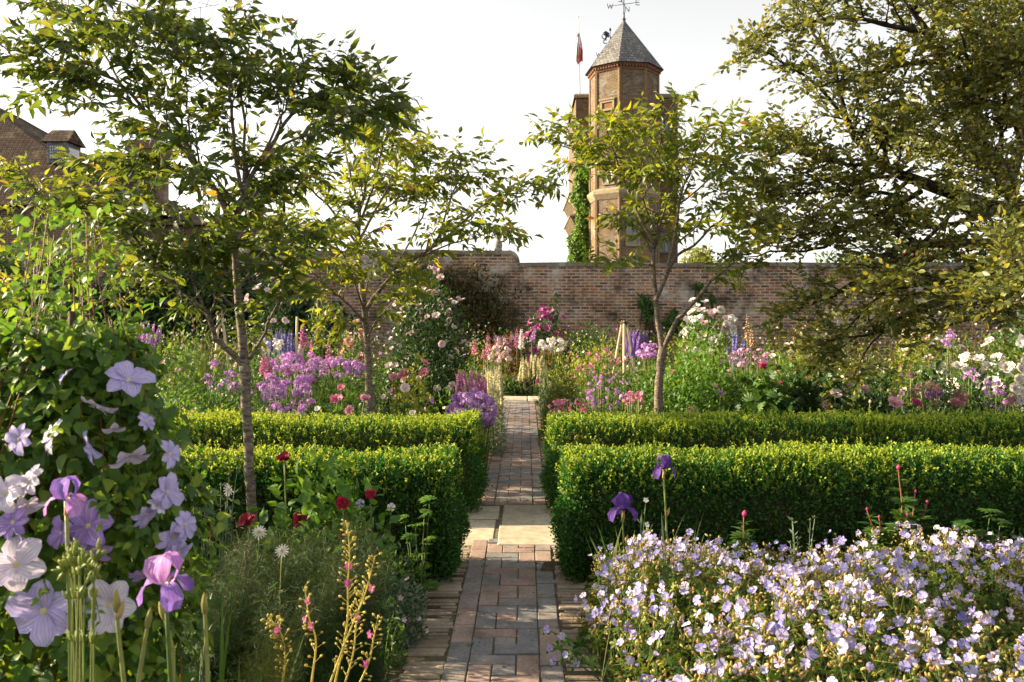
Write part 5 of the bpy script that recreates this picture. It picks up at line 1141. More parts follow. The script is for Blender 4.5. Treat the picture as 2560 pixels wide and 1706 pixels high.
mound('leafy_plant', 'tall grassy pale green plant behind the leafy plants at the left', 'plant', 440, 10.8, 75, 775, NARROW, L_stem, .10, 2200, .6, [('mass', (FLAT5, [P_white, P_yel]), 30, .014, .022)], blades=500)
mound('leafy_plant', 'mauve speckled plant at the far left of the border', 'plant', 250, 11.5, 85, 770, MED, L_mid, .07, 2400, .6, [('mass', (FLORET4, [P_mauve, P_yel]), 160, .016, .028)])
mound('dark_shrub', 'dark green clipped shrub below the first two cherry trees near the wall', 'shrub', 730, 17.0, 26, 690, SMALL, L_dark, .05, 3200, .5, top=1.9, shell=.75)
mound('columnar_shrub', 'narrow brownish green column shrub beside the dark clipped one', 'shrub', 742, 15.4, 12, 712, SMALL, L_brownc, .045, 2200, .14, shell=.8)
mound('leafy_plant', 'dark green foliage around the peonies behind the far left hedge', 'plant', 800, 8.0, 70, 905, leaf_t(.3, .3, .3, (.4,), (1,)), L_mid, .085, 1500, .4)
mound('leafy_plant', 'feathery green plant between the two cherry trunks', 'plant', 720, 9.6, 70, 862, NARROW, L_mid, .08, 2200, .6, blades=260)

# ---- round mauve flower heads (dame's rocket) as plants with flower heads
HEADS = {}
def heads(mat, r, key, n=34, fl=.014):
    if (key, r) not in HEADS: HEADS[(key, r)] = [head_mesh('flower_head', [mat, mat], n, r, fl) for _ in range(3)]
    return HEADS[(key, r)]
def headplant(name, label, cat, pts, Y, msh, lmat=None, s=(.8, 1.2), group=None, jit=.25, leafn=240, lsize=.06):
    X0 = np.mean([GX(p[0], Y) for p in pts]); t = thing(name, label, cat, (X0, Y, 0), group); sm = MB(); lb = MB()
    for p in pts:
        yy = Y+rng.normal()*jit; c = W(p[0], p[1], yy); c[2] = max(c[2], .2); b = np.array([X0+(c[0]-X0)*.6, Y+(yy-Y)*.5, -.02])
        q = spline([b, (b+c)/2+rng.normal(size=3)*.02, c], 6); sm.tube(q, np.linspace(.006, .0025, 6), 4); part_copy('flower_head', msh[rng.integers(len(msh))], t, c, [rng.normal()*.3, -.35, 1], random.uniform(*s))
        k = max(5, leafn//len(pts)); u = rng.random(k)*4.6; i = u.astype(int); pp = q[i]+(q[np.minimum(i+1, 5)]-q[i])*(u-i)[:, None]; dd = nrm(rng.normal(size=(k, 3))*[1, 1, .3]+[0, 0, .3]); lb.leaves(leaf_t(.3, .3, .3, (.4,), (1,)), pp+dd*.01, dd, UP+rng.normal(size=dd.shape)*.4, lsize*rng.uniform(.6, 1.2, k))
    obj('stem', sm, [L_stem], t); obj('foliage', lb, [lmat or L_mid], t); return t
def cloud(cx, cy, rx, ry, n):
    a = rng.random(n)*6.283; r = np.sqrt(rng.random(n)); return [(cx+rx*r_*math.cos(t_), cy+ry*r_*math.sin(t_)) for r_, t_ in zip(r, a)]
hm_m = heads(P_mauve, .05, 'mauve'); hm_p = heads(P_purple, .045, 'purple'); hm_k = heads(P_pink, .036, 'pink', 22)
MG = 'mauve round headed flowers in the left border'
headplant('rocket_flower', 'tall mauve flowers crowded right beside the foremost cherry trunk', 'flowers', cloud(622, 900, 28, 45, 14), 8.0, hm_m, group=MG)
headplant('rocket_flower', 'dense bank of mauve flower heads between the first two cherry trunks, lower front', 'flowers', cloud(680, 900, 50, 38, 22), 8.5, hm_m, group=MG)
headplant('rocket_flower', 'mauve flower heads massed highest between the first two cherry trunks', 'flowers', cloud(700, 840, 75, 26, 40), 9.8, hm_m, group=MG)
headplant('rocket_flower', 'mauve drift reaching to the second cherry trunk', 'flowers', cloud(775, 850, 60, 22, 30), 10.6, hm_m, group=MG)
headplant('rocket_flower', 'sparse mauve heads left of the foremost cherry trunk', 'flowers', cloud(515, 860, 50, 38, 13), 9.0, hm_m, group=MG)
headplant('rocket_flower', 'few mauve pink heads low behind the hedge by the first trunk', 'flowers', cloud(660, 945, 50, 14, 8), 7.7, heads(P_mauve, .04, 'mauve_s'), group=MG)
headplant('stock_flower', 'bright purple flower mass spilling over the path at the far left hedge end', 'flowers', cloud(1085, 940, 52, 34, 44)+cloud(1108, 965, 20, 14, 10), 7.75, heads(P_purple, .042, 'purple_b', 40), s=(.8, 1.25), jit=.16)
headplant('stock_flower', 'lighter purple heads rising above the purple mass by the path', 'flowers', cloud(1092, 905, 36, 20, 16), 8.6, hm_p)
headplant('honesty_flower', 'pink rocket flowers on tall stems among the alliums at far right', 'flowers', cloud(2290, 905, 32, 36, 26), 8.3, heads(P_mauve, .02, 'm_small', 12, .012), s=(.8, 1.3))
headplant('honesty_flower', 'pale lilac flowers hanging in front of the white roses at far right', 'flowers', cloud(2228, 862, 20, 14, 10), 8.4, heads(P_mauve, .022, 'm_small2', 12, .012))
headplant('honesty_flower', 'lone lilac flower spike glowing under the evergreen branches', 'flowers', cloud(2180, 778, 12, 20, 10), 11.0, heads(P_mauve, .04, 'm_sp', 20, .014))
CG_ = 'pink columbines in the right border'
headplant('columbine', 'low rose pink columbines nodding over the far right hedge beside the path', 'flowers', cloud(1310, 938, 52, 20, 46), 7.7, heads(P_pink, .017, 'colu', 9, .012), s=(.8, 1.3), group=CG_, leafn=700, lsize=.035)
headplant('columbine', 'taller pink columbines behind the low ones, right of the path', 'flowers', cloud(1395, 905, 60, 42, 40), 8.5, heads(P_mauve, .018, 'colu2', 9, .012), s=(.8, 1.3), group=CG_, leafn=800, lsize=.035)
headplant('columbine', 'dusky pink columbines in the middle of the right border', 'flowers', cloud(1390, 840, 70, 36, 46), 9.6, heads(P_pink, .02, 'colu3', 9, .013), s=(.7, 1.2), group=CG_, leafn=900, lsize=.04)
headplant('columbine', 'bright pink columbines right in front of the golden cherry trunk', 'flowers', cloud(1452, 925, 26, 26, 16), 8.0, heads(P_pink, .018, 'colu4', 9, .012), group=CG_, leafn=400, lsize=.035)
headplant('phlox', 'pink phlox mass behind the green bush right of the golden cherry trunk', 'flowers', cloud(1722, 826, 46, 26, 48), 10.0, heads(P_phlox, .032, 'phl', 18, .012), s=(.8, 1.2))
headplant('phlox', 'pink flowers close behind the golden cherry trunk', 'flowers', cloud(1488, 806, 22, 18, 22), 12.5, heads(P_mauve, .05, 'phl2', 26, .018))
headplant('umbel_flower', 'flat white flower heads in front of the blue delphiniums', 'flowers', cloud(630, 795, 20, 18, 14), 11.2, heads(P_white, .03, 'umb', 24, .012), s=(.7, 1.1))
headplant('sea_holly', 'white and cream flower tufts at the end of the path', 'flowers', cloud(1150, 815, 30, 18, 20), 16.2, heads(P_blush, .05, 'cream', 24, .02))
headplant('daisy_plant', 'creamy white flowers crowding in front of the path end, right side', 'flowers', cloud(1270, 795, 35, 16, 30), 16.4, heads(P_white, .05, 'wh', 24, .02))

# ---- spires
def spire_mesh(name, mats, h, r, tmpl, fl, n, seed=0, taper=.75, droop=-.45, leafy=True):
    rs = np.random.default_rng(seed+50); mb = MB(); mb.tube([(0, 0, 0), (rs.normal()*.008, 0, h*.5), (rs.normal()*.014, 0, h)], [.006, .005, .0015], 5, 1, .5)
    u = (np.arange(n)+rs.random(n)*.6)/n; a = np.arange(n)*2.399+rs.normal(size=n)*.3; d = np.stack([np.cos(a), np.sin(a), 0*a], 1); s = fl*(1-taper*u**1.3); P = np.stack([0*u, 0*u, u*h], 1)+d*r*.2*(1-u*.6)[:, None]
    F = d+UP*droop*(1-u)[:, None]+UP*.3*u[:, None]+rs.normal(size=d.shape)*.12; X, Y, Z = basis(F, UP+rs.normal(size=d.shape)*.01)
    fl_ = u < .86; mb.scatter(tmpl, P[fl_], X[fl_], Y[fl_], Z[fl_], s[fl_], np.clip(.3+.7*rs.random(fl_.sum()), 0, 1), 0); g_ = ~fl_
    mb.scatter(BUD, P[g_], X[g_], Y[g_], Z[g_], s[g_]*.8, None, 1); return mb.mesh(name, mats)
SPF = T()
def facing_flower():
    t = T(); base = FLAT5
    V = [(x, z+.1, y) for x, y, z in base.V]; t.add(V, base.Q, 0); t.add(V, base.F3, 0); return t
FACE5 = facing_flower()
def foxglove(label, ox, o_top, o_bot, Y, mat, fat=1.0, name='foxglove', tmpl=None, fl=.05, n=34, lean=0.0, group='foxgloves in the borders', leafs=True):
    h = (o_bot-o_top)/1884.2*Y; c = W(ox, o_bot, Y); t = thing(name, label, 'foxglove' if name == 'foxglove' else name.replace('_', ' '), (c[0], Y, 0), group)
    me = spire_mesh('flower_spike', [mat, L_stem], h, .05, tmpl or BELL, fl*fat, n, int(ox+o_top)); o = part_copy('flower_spike', me, t, c, [lean, 0, 1])
    sm = MB(); sm.tube([(c[0]-lean*.1, Y, -.03), (c[0], Y, c[2]*.5), c], [.01, .008, .006], 5); obj('stem', sm, [L_stem], t)
    if leafs:
        lb = MB(); k = 26; a = rng.random(k)*6.28; z = rng.random(k)**1.5*max(c[2]-.1, .2); d = np.stack([np.cos(a), np.sin(a), .5+0*a], 1); lb.leaves(leaf_t(.36, .3, .35, (.4,), (1,)), np.stack([c[0]+0*a, Y+0*a, z+.03], 1), d, UP+rng.normal(size=d.shape)*.3, rng.uniform(.10, .2, k)*(1-.5*z/max(c[2], .3))); obj('foliage', lb, [L_mid], t)
    return t
foxglove('tallest deep magenta foxglove, left of the second cherry trunk beside the blue delphiniums', 697, 733, 797, 11.8, P_mag, 1.15)
foxglove('dark magenta foxglove with long slim spike close left of the second cherry trunk', 755, 772, 846, 11.0, P_mag)
foxglove('short dark red foxglove touching the right side of the foremost cherry trunk', 606, 806, 858, 9.6, P_mag, .9)
foxglove('dark red foxglove second from the foremost cherry trunk among mauve heads', 617, 812, 862, 9.2, P_mag, .9)
foxglove('small dark pink foxglove half sunk in the mauve bank', 660, 828, 862, 9.6, P_mag, .8)
foxglove('little magenta foxglove lowest in the middle of the mauve bank', 717, 856, 878, 9.2, P_mag, .8)
foxglove('fluffy pale pink lupin spike below the tallest foxglove', 690, 788, 826, 11.2, P_blush, 1.0, 'lupin', FACE5, .045, 60, group='pale lupin spikes')
foxglove('fainter pink lupin spike right of the fluffy one', 716, 775, 820, 11.6, P_pink, .8, 'lupin', FACE5, .035, 50, group='pale lupin spikes')
foxglove('coral pink foxglove left of the path end, nearest the rambling rose', 1090, 775, 812, 13.2, P_pink, .9)
foxglove('tall coral and purple foxglove leaning over the path end, left side', 1121, 764, 812, 13.6, P_pink, 1.0)
foxglove('short coral foxglove just left of the tall coral one', 1112, 800, 822, 13.0, P_pink, .8)
foxglove('vivid magenta foxglove paired with a white one beyond the path end', 1188, 750, 796, 16.8, P_mag, 1.1)
foxglove('creamy white foxglove spire beyond the path end', 1198, 750, 800, 16.5, P_white, 1.25, n=44)
foxglove('leaning orchid pink foxglove in front of the magenta rose bush', 1222, 748, 785, 16.8, P_mauve, 1.0, lean=.25)
foxglove('pale beige foxglove seed spire beside the evergreen branches', 1717, 715, 780, 12.2, P_peach, .7)
foxglove('slimmer pale spire just right of the beige one', 1726, 740, 795, 12.0, P_peach, .6)
foxglove('faint pink spire against the wall left of the path end', 1145, 770, 795, 17.0, P_blush, .9)
foxglove('whitish spire among the purple flowers left of the magenta foxglove', 1160, 765, 792, 17.4, P_blush, .9)
# clumps of delphinium, catmint and the like: one plant with several spikes
def spikeplant(name, label, cat, pts, Y, mats, h, fl, tmpl, n, lmat, group=None, lean=.12, r=.04, leafn=300, ls=.07):
    X0 = np.mean([GX(p[0], Y) for p in pts]); t = thing(name, label, cat, (X0, Y, 0), group); ms = [spire_mesh('flower_spike', mats, h, r, tmpl, fl, n, i+int(pts[0][0]), .6, -.1) for i in range(3)]; sm = MB(); zs = []
    for p in pts:
        yy = Y+rng.normal()*.2; c = W(p[0], p[1], yy); sc_ = random.uniform(.8, 1.15); c[2] = max(c[2]-h*sc_, .05); part_copy('flower_spike', ms[rng.integers(3)], t, c, [rng.normal()*lean, rng.normal()*lean, 1], sc_)
        sm.tube([(X0+(c[0]-X0)*.7, Y+(yy-Y)*.7, -.02), (c+[X0+(c[0]-X0)*.8, yy, 0])/2, c], [.007, .006, .004], 4); zs.append(c)
    obj('stem', sm, [L_stem], t); zs = np.array(zs); k = leafn; i = rng.integers(0, len(zs), k); P = zs[i]*rng.uniform(.15, 1.0, (k, 1))*[0, 0, 1]+np.stack([X0+(zs[i, 0]-X0)*.85, zs[i, 1], 0*i], 1)+rng.normal(size=(k, 3))*.05; P[:, 2] = np.maximum(P[:, 2], .02)
    lb = MB(); lb.leaves(leaf_t(.28, .3, .3, (.4,), (1,)), P, nrm(rng.normal(size=(k, 3)))*[1, 1, .4]+UP*.3, UP+rng.normal(size=(k, 3))*.4, ls*rng.uniform(.6, 1.3, k)); obj('foliage', lb, [lmat], t); return t
spikeplant('delphinium', 'clump of deep blue delphiniums between the foremost cherry trunk and the foxgloves', 'delphinium', cloud(645, 768, 34, 22, 26), 12.6, [P_blue, L_stem], .42, .030, FACE5, 60, L_mid)
spikeplant('delphinium', 'purple blue flower clump beside the wooden tripod', 'delphinium', cloud(1462, 764, 22, 16, 18), 13.4, [P_viol, L_stem], .36, .034, FACE5, 50, L_mid)
spikeplant('delphinium', 'dark blue delphinium clump right of the white rose bush', 'delphinium', cloud(1690, 775, 20, 22, 9), 12.2, [P_blue, L_stem], .40, .028, FACE5, 56, L_mid)
spikeplant('delphinium', 'violet flower patch low against the wall beyond the path end', 'delphinium', cloud(1165, 770, 26, 8, 20), 18.0, [P_viol, L_stem], .34, .04, FACE5, 40, L_mid)
spikeplant('delphinium', 'mauve blue spikes at the far left behind the clematis', 'delphinium', cloud(330, 745, 40, 18, 16), 13.5, [P_mauve, L_stem], .4, .03, FACE5, 46, L_mid)
spikeplant('sage_plant', 'rosy purple sage spikes above the purple mass by the path', 'sage', cloud(1080, 865, 40, 24, 44), 8.7, [P_sage, L_red], .17, .013, FACE5, 40, L_mid, leafn=400, ls=.04)
spikeplant('silver_plant', 'silver white spires at the left edge of the path before the far slabs', 'silver plant', cloud(1135, 852, 22, 22, 46), 9.6, [P_cy, L_silver], .34, .016, FACE5, 60, L_silver, leafn=900, ls=.05)
mound('silver_plant', 'low silvery grey mound at the foot of the silver spires', 'silver plant', 1138, 9.3, 20, 885, NARROW, L_silver, .06, 1600, .25)
spikeplant('lavender_cotton', 'pale yellow and white spires crowding the right side of the path end', 'pale spires', cloud(1225, 835, 34, 26, 80), 15.9, [P_cy, L_silver], .34, .026, FACE5, 50, L_greyg, leafn=900, ls=.08)
spikeplant('lavender_cotton', 'grey green wispy stems leaning over the right path edge before the far slabs', 'pale spires', cloud(1262, 868, 22, 26, 40), 12.2, [L_greyg, L_stem], .36, .02, FACE5, 24, L_greyg, leafn=700, ls=.06)

# ---- right border shrubs
mound('bronze_shrub', 'rusty orange leaved low shrub beyond the path end, left half', 'shrub', 1160, 17.2, 52, 782, SMALL, L_bronze, .07, 2200, .5)
mound('bronze_shrub', 'rusty brown leaved low shrub beyond the path end, right half', 'shrub', 1262, 16.8, 38, 800, SMALL, L_bronze, .07, 1700, .5)
mound('leafy_plant', 'dark green low plant at the very end of the path on bare soil', 'plant', 1180, 15.9, 32, 868, MED, L_mid, .08, 900, .3, [('mass', (FLAT5, [P_viol, P_yel]), 16, .02, .035)])
mound('yellow_shrub', 'yellow green feathery bush right of the path end', 'shrub', 1330, 11.8, 68, 812, SMALL, L_yellow, .05, 4200, .7, [('mass', (FLAT5, [P_pink, P_yel]), 30, .016, .026)])
mound('yellow_shrub', 'golden leaved bush near the wall behind the wooden tripod', 'shrub', 1390, 14.5, 46, 770, MED, L_yellow, .06, 2600, .6)
mound('leafy_shrub', 'round green bush against the wall right of the magenta rose', 'shrub', 1352, 17.8, 44, 742, MED, L_mid, .08, 2300, .5)
mound('leafy_plant', 'mixed green tangle below the golden cherry trunk by the columbines', 'plant', 1400, 8.9, 82, 862, SMALL, L_mid, .04, 3400, .7)
mound('leafy_plant', 'grass like pale green plant at the right edge of the path', 'plant', 1290, 10.2, 40, 868, NARROW, L_stem, .09, 1500, .5, blades=420)
mound('green_bush', 'large fresh green peony bush just right of the golden cherry trunk', 'bush', 1578, 8.8, 118, 796, MED, L_bright, .062, 8000, .7, [('mass', (FLAT5, [P_pink, P_yel]), 8, .02, .03)], shell=.5, stems=12)
mound('green_bush', 'mid green shoulder of leaves behind the large fresh green bush', 'bush', 1610, 10.2, 72, 775, MED, L_bright, .065, 3000, .6)
mound('shrub_rose', 'white and blush rose bush in front of the bare wall', 'rose bush', 1624, 13.2, 58, 716, MED, L_mid, .065, 3200, .5, [('each', rosem(P_white, .085, 'white1'), 46, .75, 1.2, .12), ('each', rosem(P_blush, .08, 'bl3'), 18, .7, 1.1, .05)], z0=.3)
mound('peony_bush', 'dark leaved peony bush right of the fresh green bush', 'bush', 1745, 8.3, 76, 852, PALM, L_mid, .085, 1300, .5, stems=10)
mound('peony_bush', 'deep green peony foliage under the evergreen twigs', 'bush', 1865, 8.3, 80, 858, PALM, L_dark, .09, 1300, .5, stems=10)
mound('peony_bush', 'shadowy green leaves below the white roses at right', 'bush', 2010, 8.5, 88, 862, MED, L_dark, .07, 3400, .6, stems=10)
mound('peony_bush', 'shadowy bush behind the dense alliums at far right', 'bush', 2180, 8.6, 98, 872, MED, L_dark, .07, 3600, .6, stems=10)
mound('yellow_shrub', 'sunlit yellow green shrub glowing behind the evergreen branches', 'shrub', 2120, 13.5, 95, 765, MED, L_yellow, .08, 4200, .8, [('each', rosem(P_blush, .055, 'bl4'), 24, .7, 1.2, .3)])
mound('yellow_shrub', 'yellow green shrub against the wall below the lowest evergreen twigs', 'shrub', 1860, 14.2, 80, 785, MED, L_yellow, .08, 2800, .7, [('mass', (FLAT5, [P_blush, P_yel]), 40, .02, .035)])
mound('shrub_rose', 'white rose bush with large blooms at far right under the evergreen', 'rose bush', 2262, 9.6, 66, 826, MED, L_mid, .06, 3000, .5, [('each', rosem(P_white, .085, 'white2'), 30, .75, 1.2, .45)], stems=10)
mound('shrub_rose', 'white flowered bush in the shade at the far right edge', 'rose bush', 2330, 12.5, 55, 712, MED, L_mid, .08, 2600, .6, [('each', rosem(P_white, .075, 'white3'), 40, .7, 1.2, .05)])
mound('shrub_rose', 'small white rose bush left of the large white one', 'rose bush', 2130, 10.6, 60, 838, SMALL, L_mid, .05, 2200, .5, [('each', rosem(P_white, .06, 'white4'), 18, .7, 1.1, .4)])
mound('shrub_rose', 'deep pink flowered bush behind the pink phlox', 'rose bush', 1800, 11.2, 60, 822, MED, L_bright, .06, 2200, .6, [('each', rosem(P_hot, .06, 'hot'), 9, .8, 1.2, .2), ('each', rosem(P_blush, .05, 'bl5'), 18, .8, 1.2, .2)])
# ---- single peonies
def peony(label, ox, oy, Y, mat, key, s, bud=False, group='single peonies behind the hedges', face=(0, -.8, .7), up=.0):
    c = W(ox, oy, Y); t = thing('peony', label, 'peony', (c[0], Y, 0), group); base = np.array([c[0]+rng.normal()*.04, Y+.05, -.02]); sm = MB(); sm.tube(spline([base, (base+c)/2+rng.normal(size=3)*.015, c], 6), np.linspace(.007, .005, 6), 5); obj('stem', sm, [L_stem], t)
    if bud:
        m2 = MB(); m2.leaves(BUD, [c], [UP+rng.normal(size=3)*.2], [np.array([0, -1., 0])], s*1.1); obj('bud', m2, [mat], t)
    else: part_copy('bloom', rosem(mat, s, key, PEONY)[rng.integers(2)], t, c, np.array(face)+rng.normal(size=3)*.15)
    lb = MB(); k = 14; z = rng.uniform(.25, .9, k)*max(c[2], .1); d = nrm(rng.normal(size=(k, 3))*[1, 1, .2]+[0, 0, .3]); lb.leaves(PALM, np.stack([c[0]+0*z, Y+.03+0*z, z], 1), d, UP+rng.normal(size=d.shape)*.3, rng.uniform(.07, .11, k)); obj('foliage', lb, [L_mid], t); return t
peony('full round pink peony left of the second cherry trunk', 774, 921, 7.5, P_pink, 'pk', .062)
peony('small pink peony above and right of the full round one', 784, 893, 7.9, P_pink, 'pk', .042)
peony('upright pink peony low on the hedge between the two first trunks', 804, 946, 7.4, P_pink, 'pk', .048)
peony('pale pink peony hugging the left side of the second cherry trunk', 838, 918, 7.6, P_pink, 'pk', .050)
peony('tight pink peony bud beside the second cherry trunk', 838, 957, 7.4, P_pink, 'pk', .028, True)
peony('single pink bloom at the top of the orange tinted rose bush', 904, 868, 8.0, P_pink, 'pk', .044)
peony('open pink bloom on the crown of the orange tinted rose bush', 976, 859, 8.2, P_pink, 'pk', .058)
peony('pink bloom in the middle of the orange tinted rose bush', 931, 893, 7.8, P_blush, 'bl', .05)
peony('white single flower peeping over the left hedge near the second trunk', 948, 951, 7.4, P_white, 'wh', .032)
peony('small white anemone over the left hedge between the trunks', 730, 941, 7.4, P_white, 'wh', .030)
peony('magenta peony at the top of the dark peony bush', 1753, 850, 8.6, P_hot, 'ht', .075)
peony('large pink peony beside the alliums behind the far right hedge', 2054, 928, 7.5, P_pink, 'pk2', .068)
peony('smaller hot pink peony right of the large pink one', 2103, 927, 7.5, P_hot, 'ht2', .045)
peony('rosy peony bud low between the alliums and hedge', 2122, 937, 7.4, P_hot, 'ht3', .026, True)
peony('white peony bud leaning above the large pink peony', 2074, 915, 7.6, P_blush, 'b6', .034, True)
peony('pale pink peony caught behind the lowest evergreen twig', 1919, 908, 7.9, P_blush, 'b7', .062)
peony('flat white pink peony right of the lowest evergreen twig', 1985, 897, 8.0, P_blush, 'b7', .052)
peony('pale pink bud on a stem left of the large pink peony', 1999, 927, 7.6, P_blush, 'b8', .032, True)
peony('small magenta flowers low in front of the dark peony bush', 1655, 905, 7.8, P_mauve, 'mv', .03)
peony('coral pink bloom at the right path edge among pale spires', 1238, 878, 12.5, P_pink, 'cp', .06)
peony('coral pink bloom among the columbines near the golden cherry trunk', 1468, 910, 8.0, P_pink, 'cp2', .045)
# ---- alliums
AM = {k: [allium_mesh('flower_head', [m], .044, 150) for _ in range(1)] for k, m in (('d', P_dusk), ('v', P_allv), ('g', P_allg), ('p', P_allp))}
def allium(label, ox, oy, Y, k, s=1.0):
    c = W(ox, oy, Y); t = thing('allium', label, 'allium', (c[0], Y, 0), 'round headed alliums over the far right hedge'); sm = MB(); sm.tube(spline([(c[0]+rng.normal()*.04, Y, -.02), (c[0]+rng.normal()*.02, Y, c[2]*.5), c], 6), [.005]*6, 5); obj('stem', sm, [L_stem], t); part_copy('flower_head', AM[k][0], t, c, rng.normal(size=3), s)
    lb = MB(); grass(lb, np.repeat([[c[0], Y, 0]], 7, 0), rng.uniform(.2, .35, 7), .02, .6); obj('foliage', lb, [L_mid], t)
for a in (('greenish allium head leftmost of the crowd by the large pink peony', 2058, 906, 7.9, 'g', 1.0), ('dull brown allium behind the greenish leftmost one', 2072, 901, 8.2, 'd', .9), ('brown allium above the smaller hot pink peony', 2099, 901, 7.9, 'd', 1.1),
          ('brownish allium highest of the middle crowd, left side', 2115, 890, 8.1, 'd', 1.0), ('brownish allium highest of the middle crowd, right side', 2138, 887, 8.1, 'd', 1.15), ('brown allium head on the right shoulder of the middle crowd', 2153, 893, 8.2, 'd', .95),
          ('violet tinted allium at the left of the middle crowd', 2136, 907, 7.8, 'v', 1.15), ('violet tinted allium at the right of the middle crowd', 2156, 906, 7.8, 'v', 1.1), ('green gone allium low over the hedge under the violet pair', 2151, 930, 7.6, 'g', 1.05),
          ('lone brown allium standing far above the other heads', 2093, 862, 9.0, 'd', 1.05), ('tan pink allium topmost of the right cluster', 2199, 908, 7.7, 'd', 1.25), ('tan pink allium right of the topmost in the right cluster', 2212, 913, 7.8, 'p', 1.1),
          ('rosy allium lower left of the right cluster', 2196, 926, 7.6, 'p', 1.05), ('rosy allium lower right of the right cluster', 2211, 926, 7.7, 'p', 1.1), ('brown allium near the right frame edge, upper of two', 2325, 915, 7.8, 'd', .95), ('tan allium near the right frame edge, lower of two', 2319, 925, 7.6, 'p', .9),
          ('tan allium head just over the hedge right of the golden cherry trunk', 1589, 944, 7.5, 'g', 1.15), ('dark allium low over the hedge below the lowest evergreen twig', 1899, 932, 7.6, 'd', 1.0), ('dusky allium head in front of the wooden tripod', 1405, 834, 10.5, 'd', 1.0)): allium(*a)
# ---- wooden supports
M_pole = noisemat('pale_wood', [(.3, (.36, .30, .19)), (.7, (.58, .50, .34))], 20, 6, .8, .4, (1, 1, .2))  # cream is the wood's own tone
def tripod(label, ox, o_top, spread, Y, r, legs=3, name='wooden_tripod', cat='plant support'):
    c = W(ox, o_top, Y); t = thing(name, label, cat, (c[0], Y, 0), 'wooden plant supports')
    for k in range(legs):
        a = 2*math.pi*k/max(legs, 1)+.4; mb = MB(); sp_ = spread if legs > 1 else 0; mb.tube([(c[0]+math.cos(a)*sp_, Y+math.sin(a)*sp_, -.05), (c[0]+math.cos(a)*.03, Y+math.sin(a)*.03, c[2])], [r, r*.85], 7); obj('leg' if legs > 1 else 'post', mb, [M_pole], t)
    if legs > 1:
        mb = MB(); lathe(mb, (c[0], Y, c[2]-.06), [(.055, 0), (.065, .03), (.05, .06)], 8); obj('binding', mb, [B_twig], t)
tripod('pale wooden tripod for climbing plants left of the golden cherry trunk', 1434, 738, .33, 13.0, .026)
tripod('whitish wooden tripod in the left border beside the foremost cherry trunk', 505, 716, .22, 12.5, .022)
tripod('thin bleached stake among the blue delphiniums', 678, 728, 0, 12.2, .022, 1, 'garden_stake')
# ================================================================== THE FOREGROUND
P_clemL = veinmat('lavender_clematis', g((.36, .32, .66), (.50, .45, .76), (.60, .55, .80)), .3)
P_clemP = veinmat('pale_clematis', g((.56, .52, .72), (.70, .66, .80), (.76, .72, .78)), .3)
P_clemV = veinmat('violet_clematis', g((.32, .21, .58), (.44, .32, .68)), .3)
P_sta = petalmat('cream_stamens', g((.55, .50, .22), (.70, .64, .40)), .2)
P_ger = veinmat('geranium_petals', g((.24, .22, .58), (.38, .35, .67), (.50, .46, .73), (.62, .57, .78)), .32)
P_irisL = veinmat('orchid_iris', g((.48, .24, .60), (.60, .36, .68)), .35)
P_irisF = veinmat('violet_iris_falls', g((.28, .16, .56), (.38, .24, .64)), .35)
P_irisD = veinmat('dark_iris', g((.07, .03, .20), (.14, .065, .32)), .3)
P_crim = petalmat('crimson_rose', g((.17, .006, .02), (.32, .012, .04)), .25)
L_calyx = leafmat('spent_calyx', [(0, (.24, .15, .08)), (.4, (.38, .29, .12)), (.75, (.36, .36, .12)), (1, (.52, .46, .20))], .35, .6, .2)
L_fennel = leafmat('fennel_threads', [(0, (.018, .050, .014)), (.5, (.030, .068, .018)), (.8, (.045, .055, .020)), (1, (.08, .055, .034))], .2, .5, .2)
L_ibud = leafmat('iris_bud', [(0, (.22, .23, .07)), (.6, (.34, .31, .11)), (1, (.44, .33, .16))], .3, .6, .2)
L_spathe = leafmat('iris_spathe', [(0, (.34, .22, .10)), (1, (.48, .34, .17))], .3, .6, .2)

# ---- clematis column
CY, CX = 2.25, GX(165, 2.25)
ct = thing('clematis', 'large clematis covering a support, lavender and pale blooms all over, at the left front', 'clematis', (CX, CY, 0))
def crad(z): return np.interp(z, [0, .55, .78, 1.05, 1.28, 1.46, 1.62, 1.85], [.22, .285, .30, .29, .235, .17, .125, .09])
n_ = 8600; z = rng.uniform(.05, 1.0, n_); z = .15+1.4*z**.8; a = rng.random(n_)*6.283; rr = crad(z)*(.5+.6*rng.random(n_)**.7)*(1+.13*np.sin(a*3+z*7)+.11*np.sin(a*7+z*17))
P = np.stack([CX+rr*np.cos(a), CY+rr*np.sin(a), z], 1); N = np.stack([np.cos(a), np.sin(a), .45+0*a], 1)
mb = MB(); A = N*.5+np.array([0, 0, -.45])+rng.normal(size=P.shape)*.5; mb.leaves(HEART, P, A, N+UP*.3+rng.normal(size=P.shape)*.45, rng.uniform(.026, .056, n_))
n2 = 620; z = 1.42+.48*rng.random(n2)**1.5; a = rng.random(n2)*6.283; rr = crad(z)*np.sqrt(rng.random(n2))*1.5; P2 = np.stack([CX-.02+rr*np.cos(a), CY+rr*np.sin(a), z], 1)
mb.leaves(HEART, P2, rng.normal(size=P2.shape)*.6+np.array([0, 0, -.2]), UP+rng.normal(size=P2.shape)*.5, rng.uniform(.018, .036, n2), np.clip(.2+.6*rng.random(n2), 0, 1))
shoot = MB()
